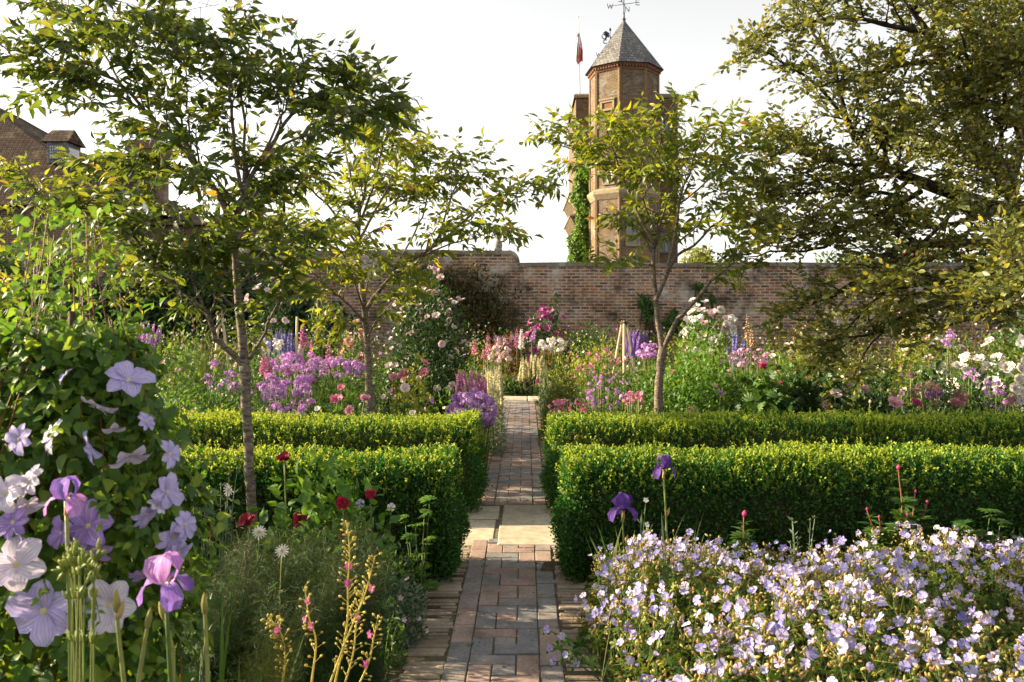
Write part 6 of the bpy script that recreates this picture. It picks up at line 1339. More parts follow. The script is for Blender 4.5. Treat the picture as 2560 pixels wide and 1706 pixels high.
for k in range(120):                                                       # loose shoots breaking the outline
    zz = rng.uniform(.7, 1.62); a = rng.random()*6.283; R0 = float(crad(zz)); p = np.array([CX+R0*math.cos(a)*.9, CY+R0*math.sin(a)*.9, zz]); d = nrm(np.array([math.cos(a), math.sin(a), rng.uniform(-.3, .9)])); l = rng.uniform(.08, .24)
    q = spline([p, p+d*l*.5+[0, 0, .02], p+d*l+[0, 0, -.02]], 7); shoot.tube(q, np.linspace(.0016, .0008, 7), 3)
    m_ = 7; sd = nrm(np.cross(d, UP+rng.normal(size=3)*.2)); sg = np.where(np.arange(m_) % 2 == 0, 1, -1)[:, None]; mb.leaves(HEART, q, sd*sg*.8+d*.5-UP*.35+rng.normal(size=(m_, 3))*.3, UP+d*.3+rng.normal(size=(m_, 3))*.4, rng.uniform(.024, .046, m_)*np.linspace(1.1, .6, m_), np.clip(.45+.5*rng.random(m_), 0, 1))
obj('foliage', mb, [L_clem], ct); obj('shoot', shoot, [L_stem], ct, kind='stuff')
mb = MB()
for k in range(46):
    a = rng.random()*6.283; z1 = rng.uniform(.9, 1.9); q = []
    for u in np.linspace(0, 1, 10): zz = z1*u; r = crad(zz)*(.85+.15*math.sin(u*9+k)); q.append((CX+r*math.cos(a+u*.7), CY+r*math.sin(a+u*.7), zz))
    mb.tube(spline(q, 14), np.linspace(.0038, .0014, 14), 4)
obj('stem', mb, [L_red], ct)
mb = MB()
for k in range(4):
    a = k*math.pi/2+.5; mb.tube([(CX+.2*math.cos(a), CY+.2*math.sin(a), -.05), (CX+.04*math.cos(a), CY+.04*math.sin(a), 1.6)], [.010, .009], 6)
obj('support', mb, [B_twig], ct)
P_vL = veinmat('clematis_vein', g((.50, .44, .72), (.62, .56, .80)), .3); P_vP = veinmat('pale_clematis_vein', g((.66, .60, .70), (.76, .72, .78)), .3); P_vV = veinmat('violet_clematis_vein', g((.46, .30, .62), (.54, .40, .70)), .3)
CM = {k: [tmesh('flower', t, [m, P_sta, v_], .060, .5, .05) for t in (CLEM6, CLEM8)] for k, m, v_ in (('l', P_clemL, P_vL), ('p', P_clemP, P_vP), ('v', P_clemV, P_vV))}
for ox, oy, s, k, f, lab in ((296, 874, 1.0, 'l', (.3, -.5, .85), 'lavender flower at the top right of the plant'), (228, 931, .85, 'p', (-.25, -.45, -.85), None), (301, 1047, .8, 'p', (.5, -.35, -.8), None), (211, 1027, .75, 'l', (-.8, -.25, -.5), None), (123, 1002, .8, 'p', (-.7, -.5, .3), None),
      (389, 1044, .7, 'l', (.95, -.3, .3), None), (45, 1010, .7, 'l', (-.4, -.8, .1), None), (14, 1135, .85, 'p', (-.3, -.9, .2), None), (62, 1162, .7, 'p', (.5, -.5, -.7), None), (203, 1209, 1.0, 'v', (.15, -1, .2), 'violet flower in the middle of the plant'), (140, 1225, .62, 'v', (-.3, -1, 0), None),
      (38, 1297, 1.12, 'p', (.15, -1, .35), 'white flower near the left edge'), (100, 1405, 1.22, 'l', (.1, -1, .25), 'big lavender flower lowest on the left'), (251, 1392, 1.08, 'p', (.1, -1, .3), 'pale blue flower low on the plant'), (384, 1130, .75, 'l', (.95, -.25, .2), None), (399, 1232, .85, 'l', (.9, -.45, -.3), None), (336, 1182, .7, 'l', (.7, -.4, -.6), None),
      (321, 1318, .5, 'v', (.5, -.5, -.7), None), (425, 1205, .62, 'l', (.9, -.4, .2), None), (216, 1262, .75, 'v', (.2, -.9, -.5), None), (70, 1105, .7, 'p', (-.4, -.8, .4), None), (335, 968, .45, 'l', (.95, -.2, .2), None), (150, 865, .42, 'l', (-.7, -.4, .5), None), (48, 1232, .55, 'l', (-.5, -.6, -.6), None), (362, 1160, .5, 'p', (.9, -.2, .5), None), (410, 1270, .6, 'l', (.8, -.5, -.3), None), (262, 985, .45, 'p', (.1, -.5, -.8), None), (30, 1200, .7, 'v', (-.2, -.9, .2), None)):
    y = CY
    for _ in range(4):
        c = W(ox, oy, y); R0 = float(crad(c[2])); dx = c[0]-CX; y = CY-max(.6*R0, math.sqrt(max(R0*R0*1.15-dx*dx, .0)))-.055
    c = W(ox, oy, y); part_copy('flower', CM[k][rng.integers(2)], ct, c, np.array(f)+rng.normal(size=3)*.1, s, label=lab)
mound('leafy_shrub', 'tall loose light green shrub standing behind the clematis at the left', 'shrub', 170, 4.45, 200, 575, MED, L_bright, .062, 3600, .45, [], shell=.3, stems=16, hwm=.62)
# ---- irises
def iris_mesh(name, ms, mf, size, seed):
    t = T()
    for k in range(3):
        ph = 2*math.pi*k/3; V, F = petal([(.06, 0), (.36, .28), (.46, .66), (.30, 1.0), (.08, 1.12)], [.08, .26, .42, .38, .16], -.25, .10, 5, ph, 0, seed+k); t.add(V, F, 0, list(np.linspace(-1, 1, 5))*5)
        V, F = petal([(.05, 0), (.34, .18), (.66, .10), (.86, -.24), (.90, -.62)], [.08, .17, .30, .40, .22], .22, .08, 5, ph+1.047, 0, seed+k+9); t.add(V, F, 1, list(np.linspace(-1, 1, 5))*5)
        V, F = petal([(.08, .06), (.25, .21), (.45, .20)], [.05, .05, .02], 0, 0, 3, ph+1.047, 0, 0); t.add(V, F, 2)
    mb = MB(); mb.scatter(t, [(0, 0, 0)], np.array([[1., 0, 0]]), np.array([[0, 1., 0]]), np.array([[0, 0, 1.]]), size)
    for i in range(len(mb.qr)): mb.qr[i] = np.clip(rng.random(len(mb.qr[i])), 0, 1)
    return across(mb.mesh(name, [ms, mf, P_sta]), t)
def iris(label, ox, oy, Y, ms, mf, size, foot, spin=.3, tilt=(0, -.1, 1), leaves=6, group=None, extra=()):
    c = W(ox, oy, Y); b = np.array([GX(foot, Y), Y, 0]); t = thing('iris', label, 'iris', b, group)
    part_copy('flower', iris_mesh('flower', ms, mf, size, int(ox)), t, c, tilt, 1.0, spin); sm = MB(); q = spline([b-[0, 0, .03], b*.5+c*.5+[.012, 0, 0], c], 10); sm.tube(q, np.linspace(.0065, .0042, 10), 6); obj('stem', sm, [L_stem], t)
    
    for p_, d_, s_ in ((c-[0, 0, size*.9], UP+[.1, 0, 0], size*.9), (q[6]+[.006, 0, 0], UP+[.25, 0, 0], size*.75)): pm = MB(); pm.leaves(SBUD, [p_], [d_], [[0, -1, 0]], s_); obj('spathe', pm, [L_spathe], t)
    lb = MB(); grass(lb, np.stack([b[0]+rng.normal(size=leaves)*.05, Y+rng.normal(size=leaves)*.05, np.zeros(leaves)], 1), rng.uniform(.45, .62, leaves)*min(1, c[2]/.6), .034, .22, 0, 7); obj('foliage', lb, [L_greyg], t)
    for (e, f) in extra: part_copy('flower', iris_mesh('flower', ms, mf, size*.85, 5), t, W(e, f, Y), tilt, 1.0, spin+.6)
    return t
iris('orchid pink and violet bearded iris in front of the clematis', 380, 1345, 1.72, P_irisL, P_irisF, .058, 408, -1.0, (-.06, -.12, 1), leaves=5)
iris('small violet pink iris held against the clematis', 152, 1150, 1.85, P_irisF, P_irisL, .046, 160, .9, leaves=2)
iris('lower dark purple bearded iris in front of the near right hedge', 1430, 1172, 4.25, P_irisD, P_irisD, .078, 1428, -1.0, leaves=7, group='dark bearded irises')
iris('upper dark purple bearded iris rising to the top of the near right hedge', 1524, 1078, 4.35, P_irisD, P_irisD, .066, 1530, -.8, leaves=5, group='dark bearded irises')
def budstem(label, pts, Y, r, blen, name='iris_bud', cat='flower bud', side=()):
    q = spline([W(x, y, Y) for x, y in pts], 12); b = q[-1].copy(); b = np.array([b[0], Y, 0.0]); t = thing(name, label, cat, b, 'unopened iris buds at the left front'); sm = MB(); sm.tube(np.vstack([q[::1], [b-[0, 0, .03]]])[::-1], np.linspace(r*1.15, r*.8, 13), 6, 0, .9); obj('stem', sm, [L_stem], t)
    pm = MB(); d = nrm(q[0]-q[2]); pm.leaves(SBUD, [q[0]-d*blen*.6]+[q[i] for i in side], [d]+[d+np.array([.35*(-1)**i, 0, 0]) for i in side], [[0, -1, 0]]*(1+len(side)), [blen]+[blen*.8]*len(side)); obj('bud', pm, [L_ibud], t); return t
budstem('straight iris bud on a pale stem nearest the fennel', [(470, 1385), (473, 1450), (478, 1568)], 1.74, .0044, .05)
budstem('slender iris bud leaning left of the orchid iris', [(343, 1418), (332, 1480), (318, 1568)], 1.68, .0042, .048)
budstem('tall narrow iris bud in front of the pale clematis bloom', [(268, 1378), (272, 1450), (285, 1568)], 1.62, .004, .052, side=(4,))
budstem('young iris bud lowest between the orchid iris and the fennel', [(372, 1402), (384, 1440), (398, 1500)], 1.75, .0042, .045)
# sheaf of green pod stalks
sh = thing('seed_stalks', 'sheaf of upright yellow green stalks with narrow pods in front of the clematis', 'stalks', (GX(185, 1.7), 1.7, 0)); mb = MB(); lb = MB()
for k in range(11):
    x0, x1 = 168+rng.normal()*18+k*3.5, 146+k*8; top = 1225+rng.random()*70+abs(k-5)*6; Yk = 1.62+rng.normal()*.05; q = spline([np.array([GX(x0, Yk), Yk, .2]), W((x0+x1)/2, 1420, Yk), W(x1, top, Yk)], 12); mb.tube(q, np.linspace(.0020, .0011, 12), 4)
    for i in range(5, 12):
        for s in range(2): lb.leaves(SBUD, [q[i]], [nrm(q[i]-q[i-1])+np.array([rng.normal()*.4, rng.normal()*.35, 0])], [[0, -1, 0]], rng.uniform(.016, .027))
obj('stem', mb, [L_stem], sh); 
L_pod = leafmat('green_pods', [(0, (.12, .19, .03)), (1, (.26, .30, .06))], .25, .5, .3)
obj('pod', lb, [L_pod], sh, kind='stuff')

# ---- bronze fennel
def fennel(label, ox, oy, Y, hw, nb, mat, seed):
    rs = np.random.default_rng(seed); x = GX(ox, Y); h = HZ(oy, Y); w_ = hw/1884.2*Y; t = thing('fennel', label, 'fennel', (x, Y, 0), 'feathery fennel at the left front'); sm = MB(); B, D, L_ = [], [], []
    for k in range(nb):
        e = np.array([x+rs.uniform(-1, 1)*w_, Y+rs.uniform(-1, 1)*w_*.8, h*rs.uniform(.35, 1.0)]); q = spline([[x+rs.normal()*w_*.3, Y+rs.normal()*w_*.3, -.02], [x+(e[0]-x)*.5, Y+(e[1]-Y)*.5, e[2]*.6], e], 9); sm.tube(q, np.linspace(.004, .0012, 9), 4)
        for i in range(3, 9):
            m = 46; d = nrm(rs.normal(size=(m, 3))+UP*.4); sp = q[i]+d*rs.random((m, 1))*.045; B.append(sp); D.append(nrm(d+rs.normal(size=(m, 3))*.35)); L_.append(rs.uniform(.03, .075, m))
    obj('stem', sm, [mat], t); B, D, L_ = map(np.concatenate, (B, D, L_)); k = len(B); sd = nrm(np.cross(D, rs.normal(size=(k, 3)))); mb = MB(); us = (0, .5, 1.0); V = np.zeros((k, 3, 2, 3))
    for i, u in enumerate(us):
        c = B+D*(L_*u)[:, None]+sd*(.012*math.sin(u*3))-UP*(.008*u*u); wv = .0010*(1-.6*u); V[:, i, 0] = c-np.cross(sd, D)*wv/2; V[:, i, 1] = c+np.cross(sd, D)*wv/2
    mb.v.append(V.reshape(-1, 3)); off = np.arange(k)[:, None, None]*6; f = np.array([[0, 1, 3, 2], [2, 3, 5, 4]]); mb.q.append((off+f[None]).reshape(-1, 4)); mb.qm.append(np.zeros(2*k, int)); mb.qr.append(np.repeat(np.clip(.2+.8*rs.random(k)*(B[:, 2]/h)**.7, 0, 1), 2)); mb.n = 6*k; obj('foliage', mb, [mat], t); return t
fennel('misty dark bronze fennel right behind the tall yellow seed stalks', 775, 1215, 3.35, 95, 60, L_fennel, 1)
fennel('misty dark bronze fennel at the foot of the foremost cherry trunk', 620, 1225, 3.5, 100, 62, L_fennel, 2)
fennel('greener fennel beside the clematis behind the iris bud', 520, 1270, 3.2, 85, 52, L_fennel, 3)
fennel('low fennel nearest the front between iris bud and seed stalks', 690, 1330, 3.05, 105, 60, L_fennel, 5)
L_fyoung = leafmat('young_fennel', [(0, (.06, .10, .02)), (.6, (.12, .15, .03)), (1, (.22, .20, .05))], .3, .5, .2)
fennel('dark fennel at the left edge of the seed stalk sheaf', 830, 1290, 3.15, 70, 46, L_fennel, 6)
fennel('young golden green fennel tuft at the front edge', 610, 1450, 2.3, 50, 26, L_fyoung, 4)
# ---- yellow seed stalks
M_sg = 'yellow seed stalks at the left front'
def stalk(label, pts, Y, pods, seed, flowers=0):
    rs = np.random.default_rng(seed); q = spline([W(x, y, Y+.02*i) for i, (x, y) in enumerate(pts)], 30); b = np.array([q[-1][0], Y+.03, 0.0]); t = thing('seed_stalk', label, 'seed stalk', b, M_sg); mb = MB(); mb.tube(np.vstack([q, [b]])[::-1], np.concatenate([[.004], np.linspace(.0038, .0017, 30)]), 5, 0, .7); obj('stem', mb, [L_dry], t)
    pm = MB(); sm = []; P_, A_ = [], []
    for k in range(pods):
        u = (k/pods)**1.15*27; i = int(u); p = q[i]+(q[i+1]-q[i])*(u-i); tg = nrm(q[i]-q[i+1]); sd = nrm(np.cross(tg, rs.normal(size=3))); l = .015+.016*min(1, u/12); d = nrm(sd+tg*.6); pm.tube([p, p+d*l], [.0011, .0009], 3, 0, .5); P_.append(p+d*l*.85); A_.append(d)
    pm.leaves(BUD, P_, A_, rs.normal(size=(len(P_), 3)), rs.uniform(.010, .015, len(P_))); obj('pod', pm, [L_dry], t, kind='stuff')
    if flowers:
        for k in range(flowers): i = rs.integers(6, 24); part_copy('flower', rosem(P_mag, .014, 'seedfl', [FLAT5])[0], t, q[i]+rs.normal(size=3)*.012, [rs.normal(), -1, .2], 1.0)
stalk('tallest yellow seed stalk of the sheaf, straight and densely podded', [(797, 1203), (803, 1270), (799, 1350), (797, 1440), (770, 1568)], 2.75, 60, 1, 2)
stalk('yellow seed stalk leaning right with a bare top', [(862, 1278), (838, 1367), (798, 1465), (759, 1568)], 2.7, 40, 2, 1)
stalk('shorter pinkish seed stalk left of the tallest one', [(700, 1348), (710, 1420), (726, 1475), (716, 1568)], 2.78, 26, 3, 3)
stalk('shortest seed stalk with a drooping tip at the left of the sheaf', [(615, 1428), (634, 1436), (650, 1470), (655, 1520), (648, 1580)], 2.72, 44, 4, 1)
stalk('thin seed stalk curving out at the right of the sheaf', [(868, 1420), (858, 1470), (848, 1520), (822, 1580)], 2.75, 26, 5, 2)
stalk('inner seed stalk crossing behind the leaning one', [(838, 1350), (820, 1420), (812, 1500), (790, 1580)], 2.82, 34, 6, 1)
# ---- crimson rose before the left hedge
mound('shrub_rose', 'fresh green rose bush with crimson blooms in front of the near left hedge', 'rose bush', 752, 4.15, 150, 1046, HEART, L_bright, .066, 1150, .26, [], shell=.35, stems=12, z0=.2)
rt = bpy.data.objects[[o.name for o in bpy.data.objects if o.get('label', '').startswith('fresh green rose bush')][0]]
cr = [tmesh('bloom', t, [P_crim, P_yel], .046) for t in ROSE]
for ox, oy, s, f in ((570, 1200, 1.0, (-.2, -.6, .8)), (691, 1199, .95, (.1, -.8, .6)), (787, 1158, .8, (.2, -.8, .5)), (850, 1137, .6, (.3, -.8, .5)), (653, 1056, .8, (0, -.5, .9)), (482, 1225, .7, (-.2, -.8, .3)), (786, 1228, .4, (0, -.9, .3))):
    p = W(ox, oy, 4.0); part_copy('bloom', cr[rng.integers(3)], rt, p, f, s)
sm = MB()
for ox, oy in ((570, 1200), (691, 1199), (482, 1225), (653, 1056), (850, 1137), (787, 1158)): p = W(ox, oy, 4.0); sm.tube(spline([[p[0]*.8+GX(745, 4.15)*.2, 4.1, -.02], (p[0], 4.05, p[2]*.6), p], 6), np.linspace(.006, .003, 6), 4)
obj('stem', sm, [L_stem], rt)
def daisy(label, ox, oy, Y, s, f, mat=None, key='daisy', name='daisy', tm=DAISY):
    c = W(ox, oy, Y); t = thing(name, label, name.replace('_', ' '), (c[0], Y, 0)); sm = MB(); sm.tube(spline([(c[0]-.04, Y+.03, -.02), (c[0]-.02, Y+.02, c[2]*.5), c], 8), [.0025]*8, 4); obj('stem', sm, [L_stem], t); part_copy('flower', rosem(mat or P_white, s, key, [tm])[0], t, c, f)
    lb = MB(); k = 8; z = rng.uniform(.1, .8, k)*c[2]; lb.leaves(NARROW, np.stack([c[0]-.02+0*z, Y+.02+0*z, z], 1), nrm(rng.normal(size=(k, 3))+[0, 0, .4]), rng.normal(size=(k, 3)), rng.uniform(.05, .08, k)); obj('foliage', lb, [L_mid], t)
daisy('white daisy seen edge on in front of the hedge left of the cherry trunk', 524, 1126, 4.2, .036, (.9, -.3, .25)); daisy('white daisy at the foot of the foremost cherry trunk', 596, 1223, 3.9, .034, (.2, -.8, .5)); daisy('white daisy in the fennel below the other daisies', 648, 1266, 3.3, .028, (.2, -.8, .6))
daisy('tiny magenta campion flower near the clematis', 447, 1145, 3.9, .016, (0, -.8, .6), P_mag, 'camp', 'campion', FLAT5)
daisy('pale lilac flower pair on a thin stem in front of the near left hedge', 899, 1166, 4.3, .022, (0, -.9, .4), P_clemP, 'pale', 'geranium', GERAN); daisy('pale lilac flower beside the crimson bloom near the hedge', 828, 1158, 4.2, .024, (0, -.9, .4), P_clemP, 'pale', 'geranium', GERAN)
# grey campion stems
def greyplant(label, ox, oy, Y, hw, n, seed, lm=None, size=.06):
    rs = np.random.default_rng(seed); x = GX(ox, Y); h = HZ(oy, Y); w_ = hw/1884.2*Y; t = thing('campion', label, 'campion', (x, Y, 0), 'grey leaved campions'); sm = MB(); lb = MB()
    for k in range(n):
        e = np.array([x+rs.uniform(-1, 1)*w_, Y+rs.uniform(-.6, .6)*w_, h*rs.uniform(.65, 1.0)]); q = spline([[x+(e[0]-x)*.5, Y, -.02], [x+(e[0]-x)*.7, Y, e[2]*.5], e], 8); sm.tube(q, np.linspace(.0035, .0018, 8), 4)
        for i in range(1, 8):
            for s in (-1, 1): a = rs.random()*6.28; lb.leaves(leaf_t(.26, .3, .2, (.4,), (1,)), [q[i]], [np.array([math.cos(a)*s, math.sin(a)*s, .9])], [rs.normal(size=3)+[0, -.5, .5]], size*rs.uniform(.5, 1.1)*(1-.06*i))
        lb.leaves(BUD, [e], [UP], [[0, -1, 0]], .018)
    obj('stem', sm, [lm or L_greyg], t); obj('foliage', lb, [lm or L_greyg], t, kind='stuff')
greyplant('grey green campion stems between the clematis and the foremost cherry trunk', 490, 1085, 4.1, 60, 26, 1)
greyplant('downy grey campion low in front of the clematis', 440, 1380, 2.6, 55, 16, 2)
greyplant('downy grey campion behind the lilac geraniums in the middle', 1845, 1180, 4.45, 34, 7, 3)
# leafy plants at the left path edge
def palmplant(label, spots, Y, size, name='lupin', group=None, lm=None):
    x = np.mean([GX(s[0], Y) for s in spots]); t = thing(name, label, 'plant', (x, Y, 0), group); sm = MB(); lb = MB()
    for ox, oy, s in spots:
        yy = Y+rng.normal()*.05; c = W(ox, oy, yy); q = spline([[x, Y, -.02], [x+(c[0]-x)*.6, Y, c[2]*.6], c], 7); sm.tube(q, np.linspace(.004, .002, 7), 4)
        for r in range(2): lb.leaves(PALM, [c-[0, 0, .02*r]], [np.array([rng.normal()*.6, -.7, .15])], [UP+rng.normal(size=3)*.25], size*s*(1-.2*r)); lb.leaves(PALM, [c], [np.array([rng.normal(), .6, .2])], [UP+rng.normal(size=3)*.25], size*s)
    obj('stem', sm, [L_stem], t); obj('foliage', lb, [lm or L_bright], t, kind='stuff')
palmplant('hand leaved green plant climbing the end of the near left hedge', [(988, 1148, 1.0), (975, 1180, .8), (955, 1205, .9), (940, 1235, .9), (985, 1240, .8), (960, 1275, 1), (930, 1190, .7), (975, 1310, .9), (990, 1345, 1), (950, 1330, .8)], 4.5, .075)
mound('grey_plant', 'small blue grey leaved plant at the left path edge', 'plant', 925, 3.98, 52, 1325, SMALL, L_greyg, .024, 1500, .13, [('mass', (FLAT5, [P_blush, P_yel]), 8, .010, .014)])
mound('green_plant', 'little yellow green leafed plant in front of the blue grey one', 'plant', 902, 3.72, 30, 1398, MED, L_bright, .034, 130, .07)
mound('leafy_plant', 'dark leafy growth at the foot of the left hedge end', 'plant', 900, 4.5, 60, 1270, MED, L_mid, .04, 900, .14)
under('border_foliage', 'low dark green growth under the left foreground plants', lambda y: -.66*y-.3, lambda y: -.62-.06*np.sin(y*5), 1.9, 4.75, 9000, lambda x, y: .20+.10*np.sin(x*3)**2, [L_mid, L_dark, L_greyg, L_mid], .05, 420, 7)
under('border_foliage', 'low green growth between the geraniums and the near right hedge', lambda y: .42+0*y, lambda y: .68*y+.4, 4.3, 4.78, 2200, lambda x, y: .24+.08*np.sin(x*4)**2, [L_mid, L_dark, L_greyg, L_mid], .045, 260, 9)
# sword leaves at the bottom left
def swords(label, ox, Y, n, h, spread, lm=None, wd=.03, bend=.25):
    x = GX(ox, Y); t = thing('sword_leaves', label, 'leaves', (x, Y, 0), 'clumps of sword shaped iris leaves'); mb = MB(); grass(mb, np.stack([x+rng.normal(size=n)*spread, Y+rng.normal(size=n)*spread*.6, np.zeros(n)], 1), rng.uniform(.7, 1.1, n)*h, wd, bend, 0, 8); obj('foliage', mb, [lm or L_greyg], t)
swords('clump of iris leaves between the fennel and the iris bud', 545, 2.35, 12, .78, .08, L_mid); swords('dark iris leaves under the big lavender clematis bloom', 60, 1.9, 12, .78, .12, L_mid); swords('iris leaves below the orchid iris', 440, 1.95, 10, .72, .06, L_greyg)
swords('iris leaves around the lower dark iris', 1410, 4.3, 9, .46, .06, L_mid); swords('iris leaves near the magenta bud before the right hedge', 1640, 4.4, 9, .42, .10, L_mid); swords('iris leaves by the upper dark iris', 1580, 4.35, 9, .46, .10, L_mid)
# ---- right: buds and leaves above the geraniums
def peonybud(label, ox, oy, Y, hw, buds, seed, lm, n=16):
    rs = np.random.default_rng(seed); x = GX(ox, Y); t = thing('budding_peony', label, 'peony', (x, Y, 0)); sm = MB(); lb = MB()
    for (bx, by, s) in buds:
        c = W(bx, by, Y+rs.normal()*.03); q = spline([[x+rs.normal()*.03, Y, -.02], [x+(c[0]-x)*.6, Y, c[2]*.6], c], 10); sm.tube(q, np.linspace(.0055, .0035, 10), 5)
        pm = MB(); pm.leaves(BUD, [c-[0, 0, .005]], [UP+rs.normal(size=3)*.1], [[0, -1, 0]], s); obj('bud', pm, [P_hot], t)
        for i in range(2, 9):
            for k in range(5): a = rs.random()*6.28; d = np.array([math.cos(a), math.sin(a), .45]); lb.leaves(PALM if i < 7 else leaf_t(.25, .3, .3, (.4,), (1,)), [q[i]], [d], [UP+rs.normal(size=3)*.3], rs.uniform(.10, .15)*(1-.06*i))
    obj('stem', sm, [L_red], t); obj('foliage', lb, [lm], t, kind='stuff')
peonybud('red stemmed peony with round buds standing against the near right hedge', 2066, 1215, 4.5, 70, [(2064, 1078, .030), (2103, 1132, .022), (2130, 1156, .022), (1992, 1172, .02), (2020, 1190, .02), (2085, 1185, .02)], 3, L_mid)
peonybud('single magenta peony bud above the geraniums, left of the downy campion', 1712, 1240, 4.4, 20, [(1709, 1186, .036)], 4, L_mid)
palmplant('narrow leaved spurge with whorled tops near the right frame edge', [(2240, 1225, 1.0), (2276, 1175, .9), (2215, 1205, .8), (2265, 1235, 1), (2300, 1200, .8)], 4.45, .085, 'spurge', None, L_mid)
for lab, ox, oy in (('small white flower beside the lower dark iris', 1484, 1150), ('second small white flower lower beside the dark irises', 1487, 1206)): daisy(lab, ox, oy, 4.3, .014, (0, -.8, .5), P_white, 'wf', 'campion', FLAT5)

# ---- the lilac geraniums
gt = thing('geranium_patch', 'broad drift of lilac white geraniums filling the right foreground', 'geraniums', (1.3, 3.2, 0))
def gh(x, y): return .46+.045*np.sin(x*3.1+y*1.7)+.03*np.sin(x*6.3-y*4.1)-.28*np.clip(1-(x-.31)/.22, 0, 1)**1.5-.16*np.clip((y-3.5)/1.0, 0, 1)
def gxy(n, y0=1.75, y1=4.58):
    y = np.sqrt(rng.uniform(y0**2, y1**2, n)); x0 = .30+.04*np.sin(y*6); return x0+(.68*y+.25-x0)*rng.random(n), y
n_ = 15000; x, y = gxy(n_); h = gh(x, y); z = h*(1-.8*rng.random(n_)**1.3)-.03; P = np.stack([x, y, np.maximum(z, .02)], 1); mb = MB(); mb.leaves(GERLEAF, P, rng.normal(size=P.shape)*[1, 1, .35], UP+rng.normal(size=P.shape)*.55, rng.uniform(.018, .036, n_)); 
L_ger = leafmat('geranium_leaves', [(0, (.028, .065, .014)), (.5, (.07, .13, .02)), (.85, (.15, .20, .026)), (1, (.24, .24, .035))], .36, .5, .3)
obj('foliage', mb, [L_ger], gt, kind='stuff')
nc = 1050; cx, cy = gxy(nc); dn = np.sin(cx*2.3+cy*1.9)+np.sin(cx*5.1-cy*3.3)*.7; keepc = rng.random(nc) < .78+.18*dn; cx, cy = cx[keepc], cy[keepc]; ch = gh(cx, cy)*rng.uniform(.92, 1.16, len(cx))
FP, FF, SP, SA, st = [], [], [], [], MB()
for a, b, c in zip(cx, cy, ch):
    base = np.array([a+rng.normal()*.05, b+rng.normal()*.05, max(c-.3, 0)]); top = np.array([a, b, c]); st.tube(spline([base, (base+top)/2+rng.normal(size=3)*.012, top], 5), [.0022, .002, .0018, .0016, .0014], 3)
    for k in range(rng.integers(1, 4)):
        o = rng.normal(size=3)*[.028, .028, .016]+[0, 0, .012]; FP.append(top+o); FF.append(np.array([rng.normal()*.5-.42, -.5+rng.normal()*.45, .7+rng.normal()*.35]))
    for k in range(rng.integers(6, 14)):
        o = rng.normal(size=3)*[.026, .026, .022]-[0, 0, .012]; SP.append(top+o); SA.append(rng.normal(size=3)*.6+[0, -.1, .5]); st.tube([top-[0, 0, .03], top+o], [.0012, .0009], 3)
obj('stem', st, [L_stem], gt, kind='stuff')
sb = MB(); SP, SA = np.array(SP), np.array(SA); CALYX = slim(BUD, .62); sb.leaves(CALYX, SP, SA, rng.normal(size=SP.shape), rng.uniform(.014, .024, len(SP))); obj('spent_flower', sb, [L_calyx], gt, kind='stuff')
FP, FF = np.array(FP), np.array(FF); inf = np.abs((FP[:, 0]/FP[:, 1])*1884.2+1206.8-1176) < 1150; low = (CAM_H-FP[:, 2])/FP[:, 1]*1884.2+716 < 1560; order = np.argsort(np.where(inf & low, FP[:, 1], 99)); big = set(order[:100].tolist())
gm = [tmesh('flower', t, [P_ger, P_sta], .0185, r_) for t, r_ in ((GERAN, .2), (GERAN, .8), (flower(5, [(.05, 0), (.4, .25), (.75, .5), (.95, .6)], [.06, .26, .42, .26], .1, .06, 0, (.13, .1, 1), 0, None, 3, .1, 3), .5))]
rest = [i for i in range(len(FP)) if i not in big]
for i in big: part_copy('flower', gm[rng.integers(3)], gt, FP[i], FF[i], random.uniform(.7, 1.12))
GCUP = flower(5, [(.05, 0), (.4, .25), (.75, .5), (.95, .6)], [.06, .26, .42, .26], .1, .06, 0, (.13, .1, 1), 0, None, 3, .15, 3); GCLO = flower(4, [(.05, 0), (.3, .4), (.45, .9), (.35, 1.2)], [.08, .28, .34, .16], .2, .12, 0, None, 0, None, 3, .2, 6)
rb = MB(); rest = np.array(rest); ki = rng.choice(3, len(rest), p=(.58, .27, .15))
for j_, tm_ in enumerate((GERAN, GCUP, GCLO)): r_ = rest[ki == j_]; rb.blooms(tm_, FP[r_], FF[r_], rng.uniform(.0125, .0205, len(r_))*(1, 1, .8)[j_])
obj('blossom', rb, [P_ger, P_sta], gt, kind='stuff')
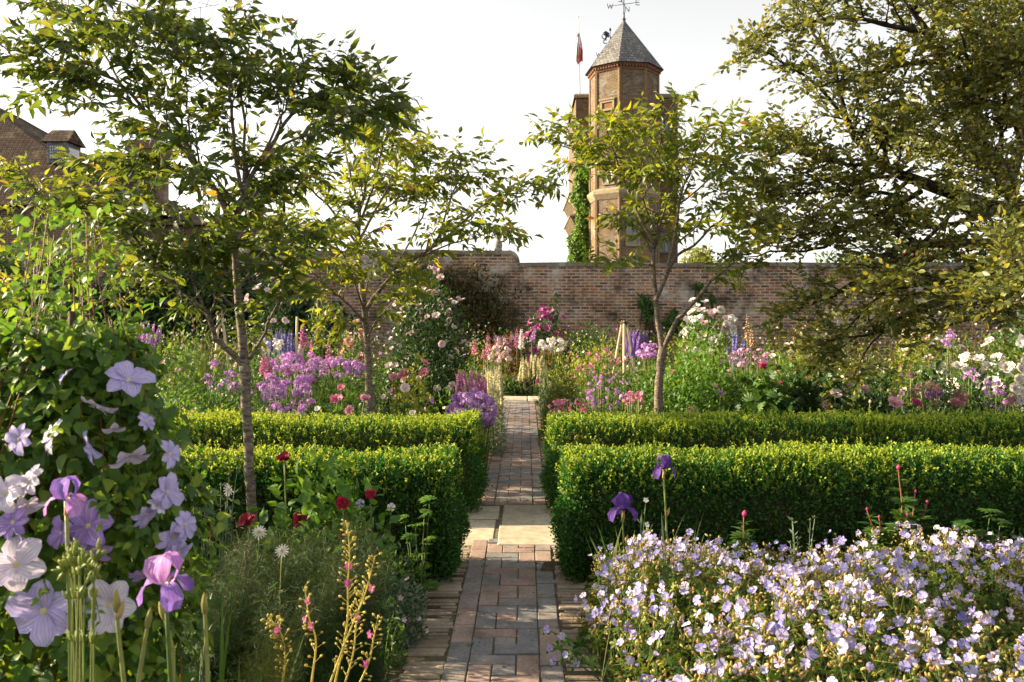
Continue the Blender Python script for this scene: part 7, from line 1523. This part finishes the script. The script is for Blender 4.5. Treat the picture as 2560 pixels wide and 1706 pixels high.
# stray geranium stems over the path
def sprig(label, root, heads_, Y):
    t = thing('geranium_sprig', label, 'geranium', np.array([GX(root[0], Y), Y, 0]), 'geranium stems straying over the path'); sm = MB(); lb = MB(); r0 = W(root[0], root[1], Y)
    for ox, oy in heads_:
        c = W(ox, oy, Y-.05); q = spline([r0, (r0+c)/2+[0, 0, .03], c], 7); sm.tube(q, [.002]*7, 4); part_copy('flower', gm[rng.integers(3)], t, c, [rng.normal()*.4, -.8, .5], .8); lb.leaves(GERLEAF, [q[3], q[5]], rng.normal(size=(2, 3)), UP+rng.normal(size=(2, 3))*.4, [.045, .035]); lb.leaves(BUD, [c-[.01, 0, .02], c+[.012, 0, -.015]], rng.normal(size=(2, 3))+UP, rng.normal(size=(2, 3)), .016)
    obj('stem', sm, [L_stem], t); obj('foliage', lb, [L_mid], t, kind='stuff')
sprig('geranium sprig leaning furthest over the brick path', (1375, 1540), [(1257, 1447), (1290, 1462), (1262, 1490)], 3.3); sprig('geranium sprig lying lowest at the right path edge', (1380, 1565), [(1270, 1520), (1300, 1505), (1325, 1525)], 3.2)

# ---- small life on the path: weeds in the joints, fallen petals and crumbs of leaf
mb = MB(); k = 420; yy = 2.6+10*rng.random(k)**1.6; jx = rng.choice([PX0, PX0+U, PX0+4*U, PX1, PX0-.19, PX1+.17], k)+rng.normal(size=k)*.008; cl = np.sin(yy*7+jx*9) > .0
P = np.stack([jx, yy, np.full(k, .001)], 1)[cl]; P = np.repeat(P, 6, 0)+rng.normal(size=(len(P)*6, 3))*[.012, .022, 0]; mb.leaves(SMALL, P, rng.normal(size=P.shape)*[1, 1, .3]+UP*.5, UP+rng.normal(size=P.shape)*.5, rng.uniform(.006, .016, len(P)))
o = obj('path_weeds', mb, [L_mid], None, kind='stuff'); o['label'] = 'tiny weeds and moss tufts in the joints of the brick path'
mb = MB(); k = 170; yy = rng.uniform(2.8, 7.5, k); x_ = np.where(rng.random(k) < .6, PX1+.12-np.abs(rng.normal(size=k))*.22, rng.uniform(PX0-.18, PX1+.15, k)); mt = rng.integers(0, 3, k)
for j, mt_ in enumerate((P_ger, L_bronze, L_dry)):
    s_ = mt == j; P = np.stack([x_, yy, np.full(k, .006)], 1)[s_]; mb.leaves(SMALL, P, rng.normal(size=P.shape)*[1, 1, .08], UP+rng.normal(size=P.shape)*.25, rng.uniform(.008, .02, len(P)), None, j)
o = obj('fallen_petals', mb, [P_ger, L_bronze, L_dry], None, kind='stuff'); o['label'] = 'fallen petals and dry leaf crumbs lying on the brick path'
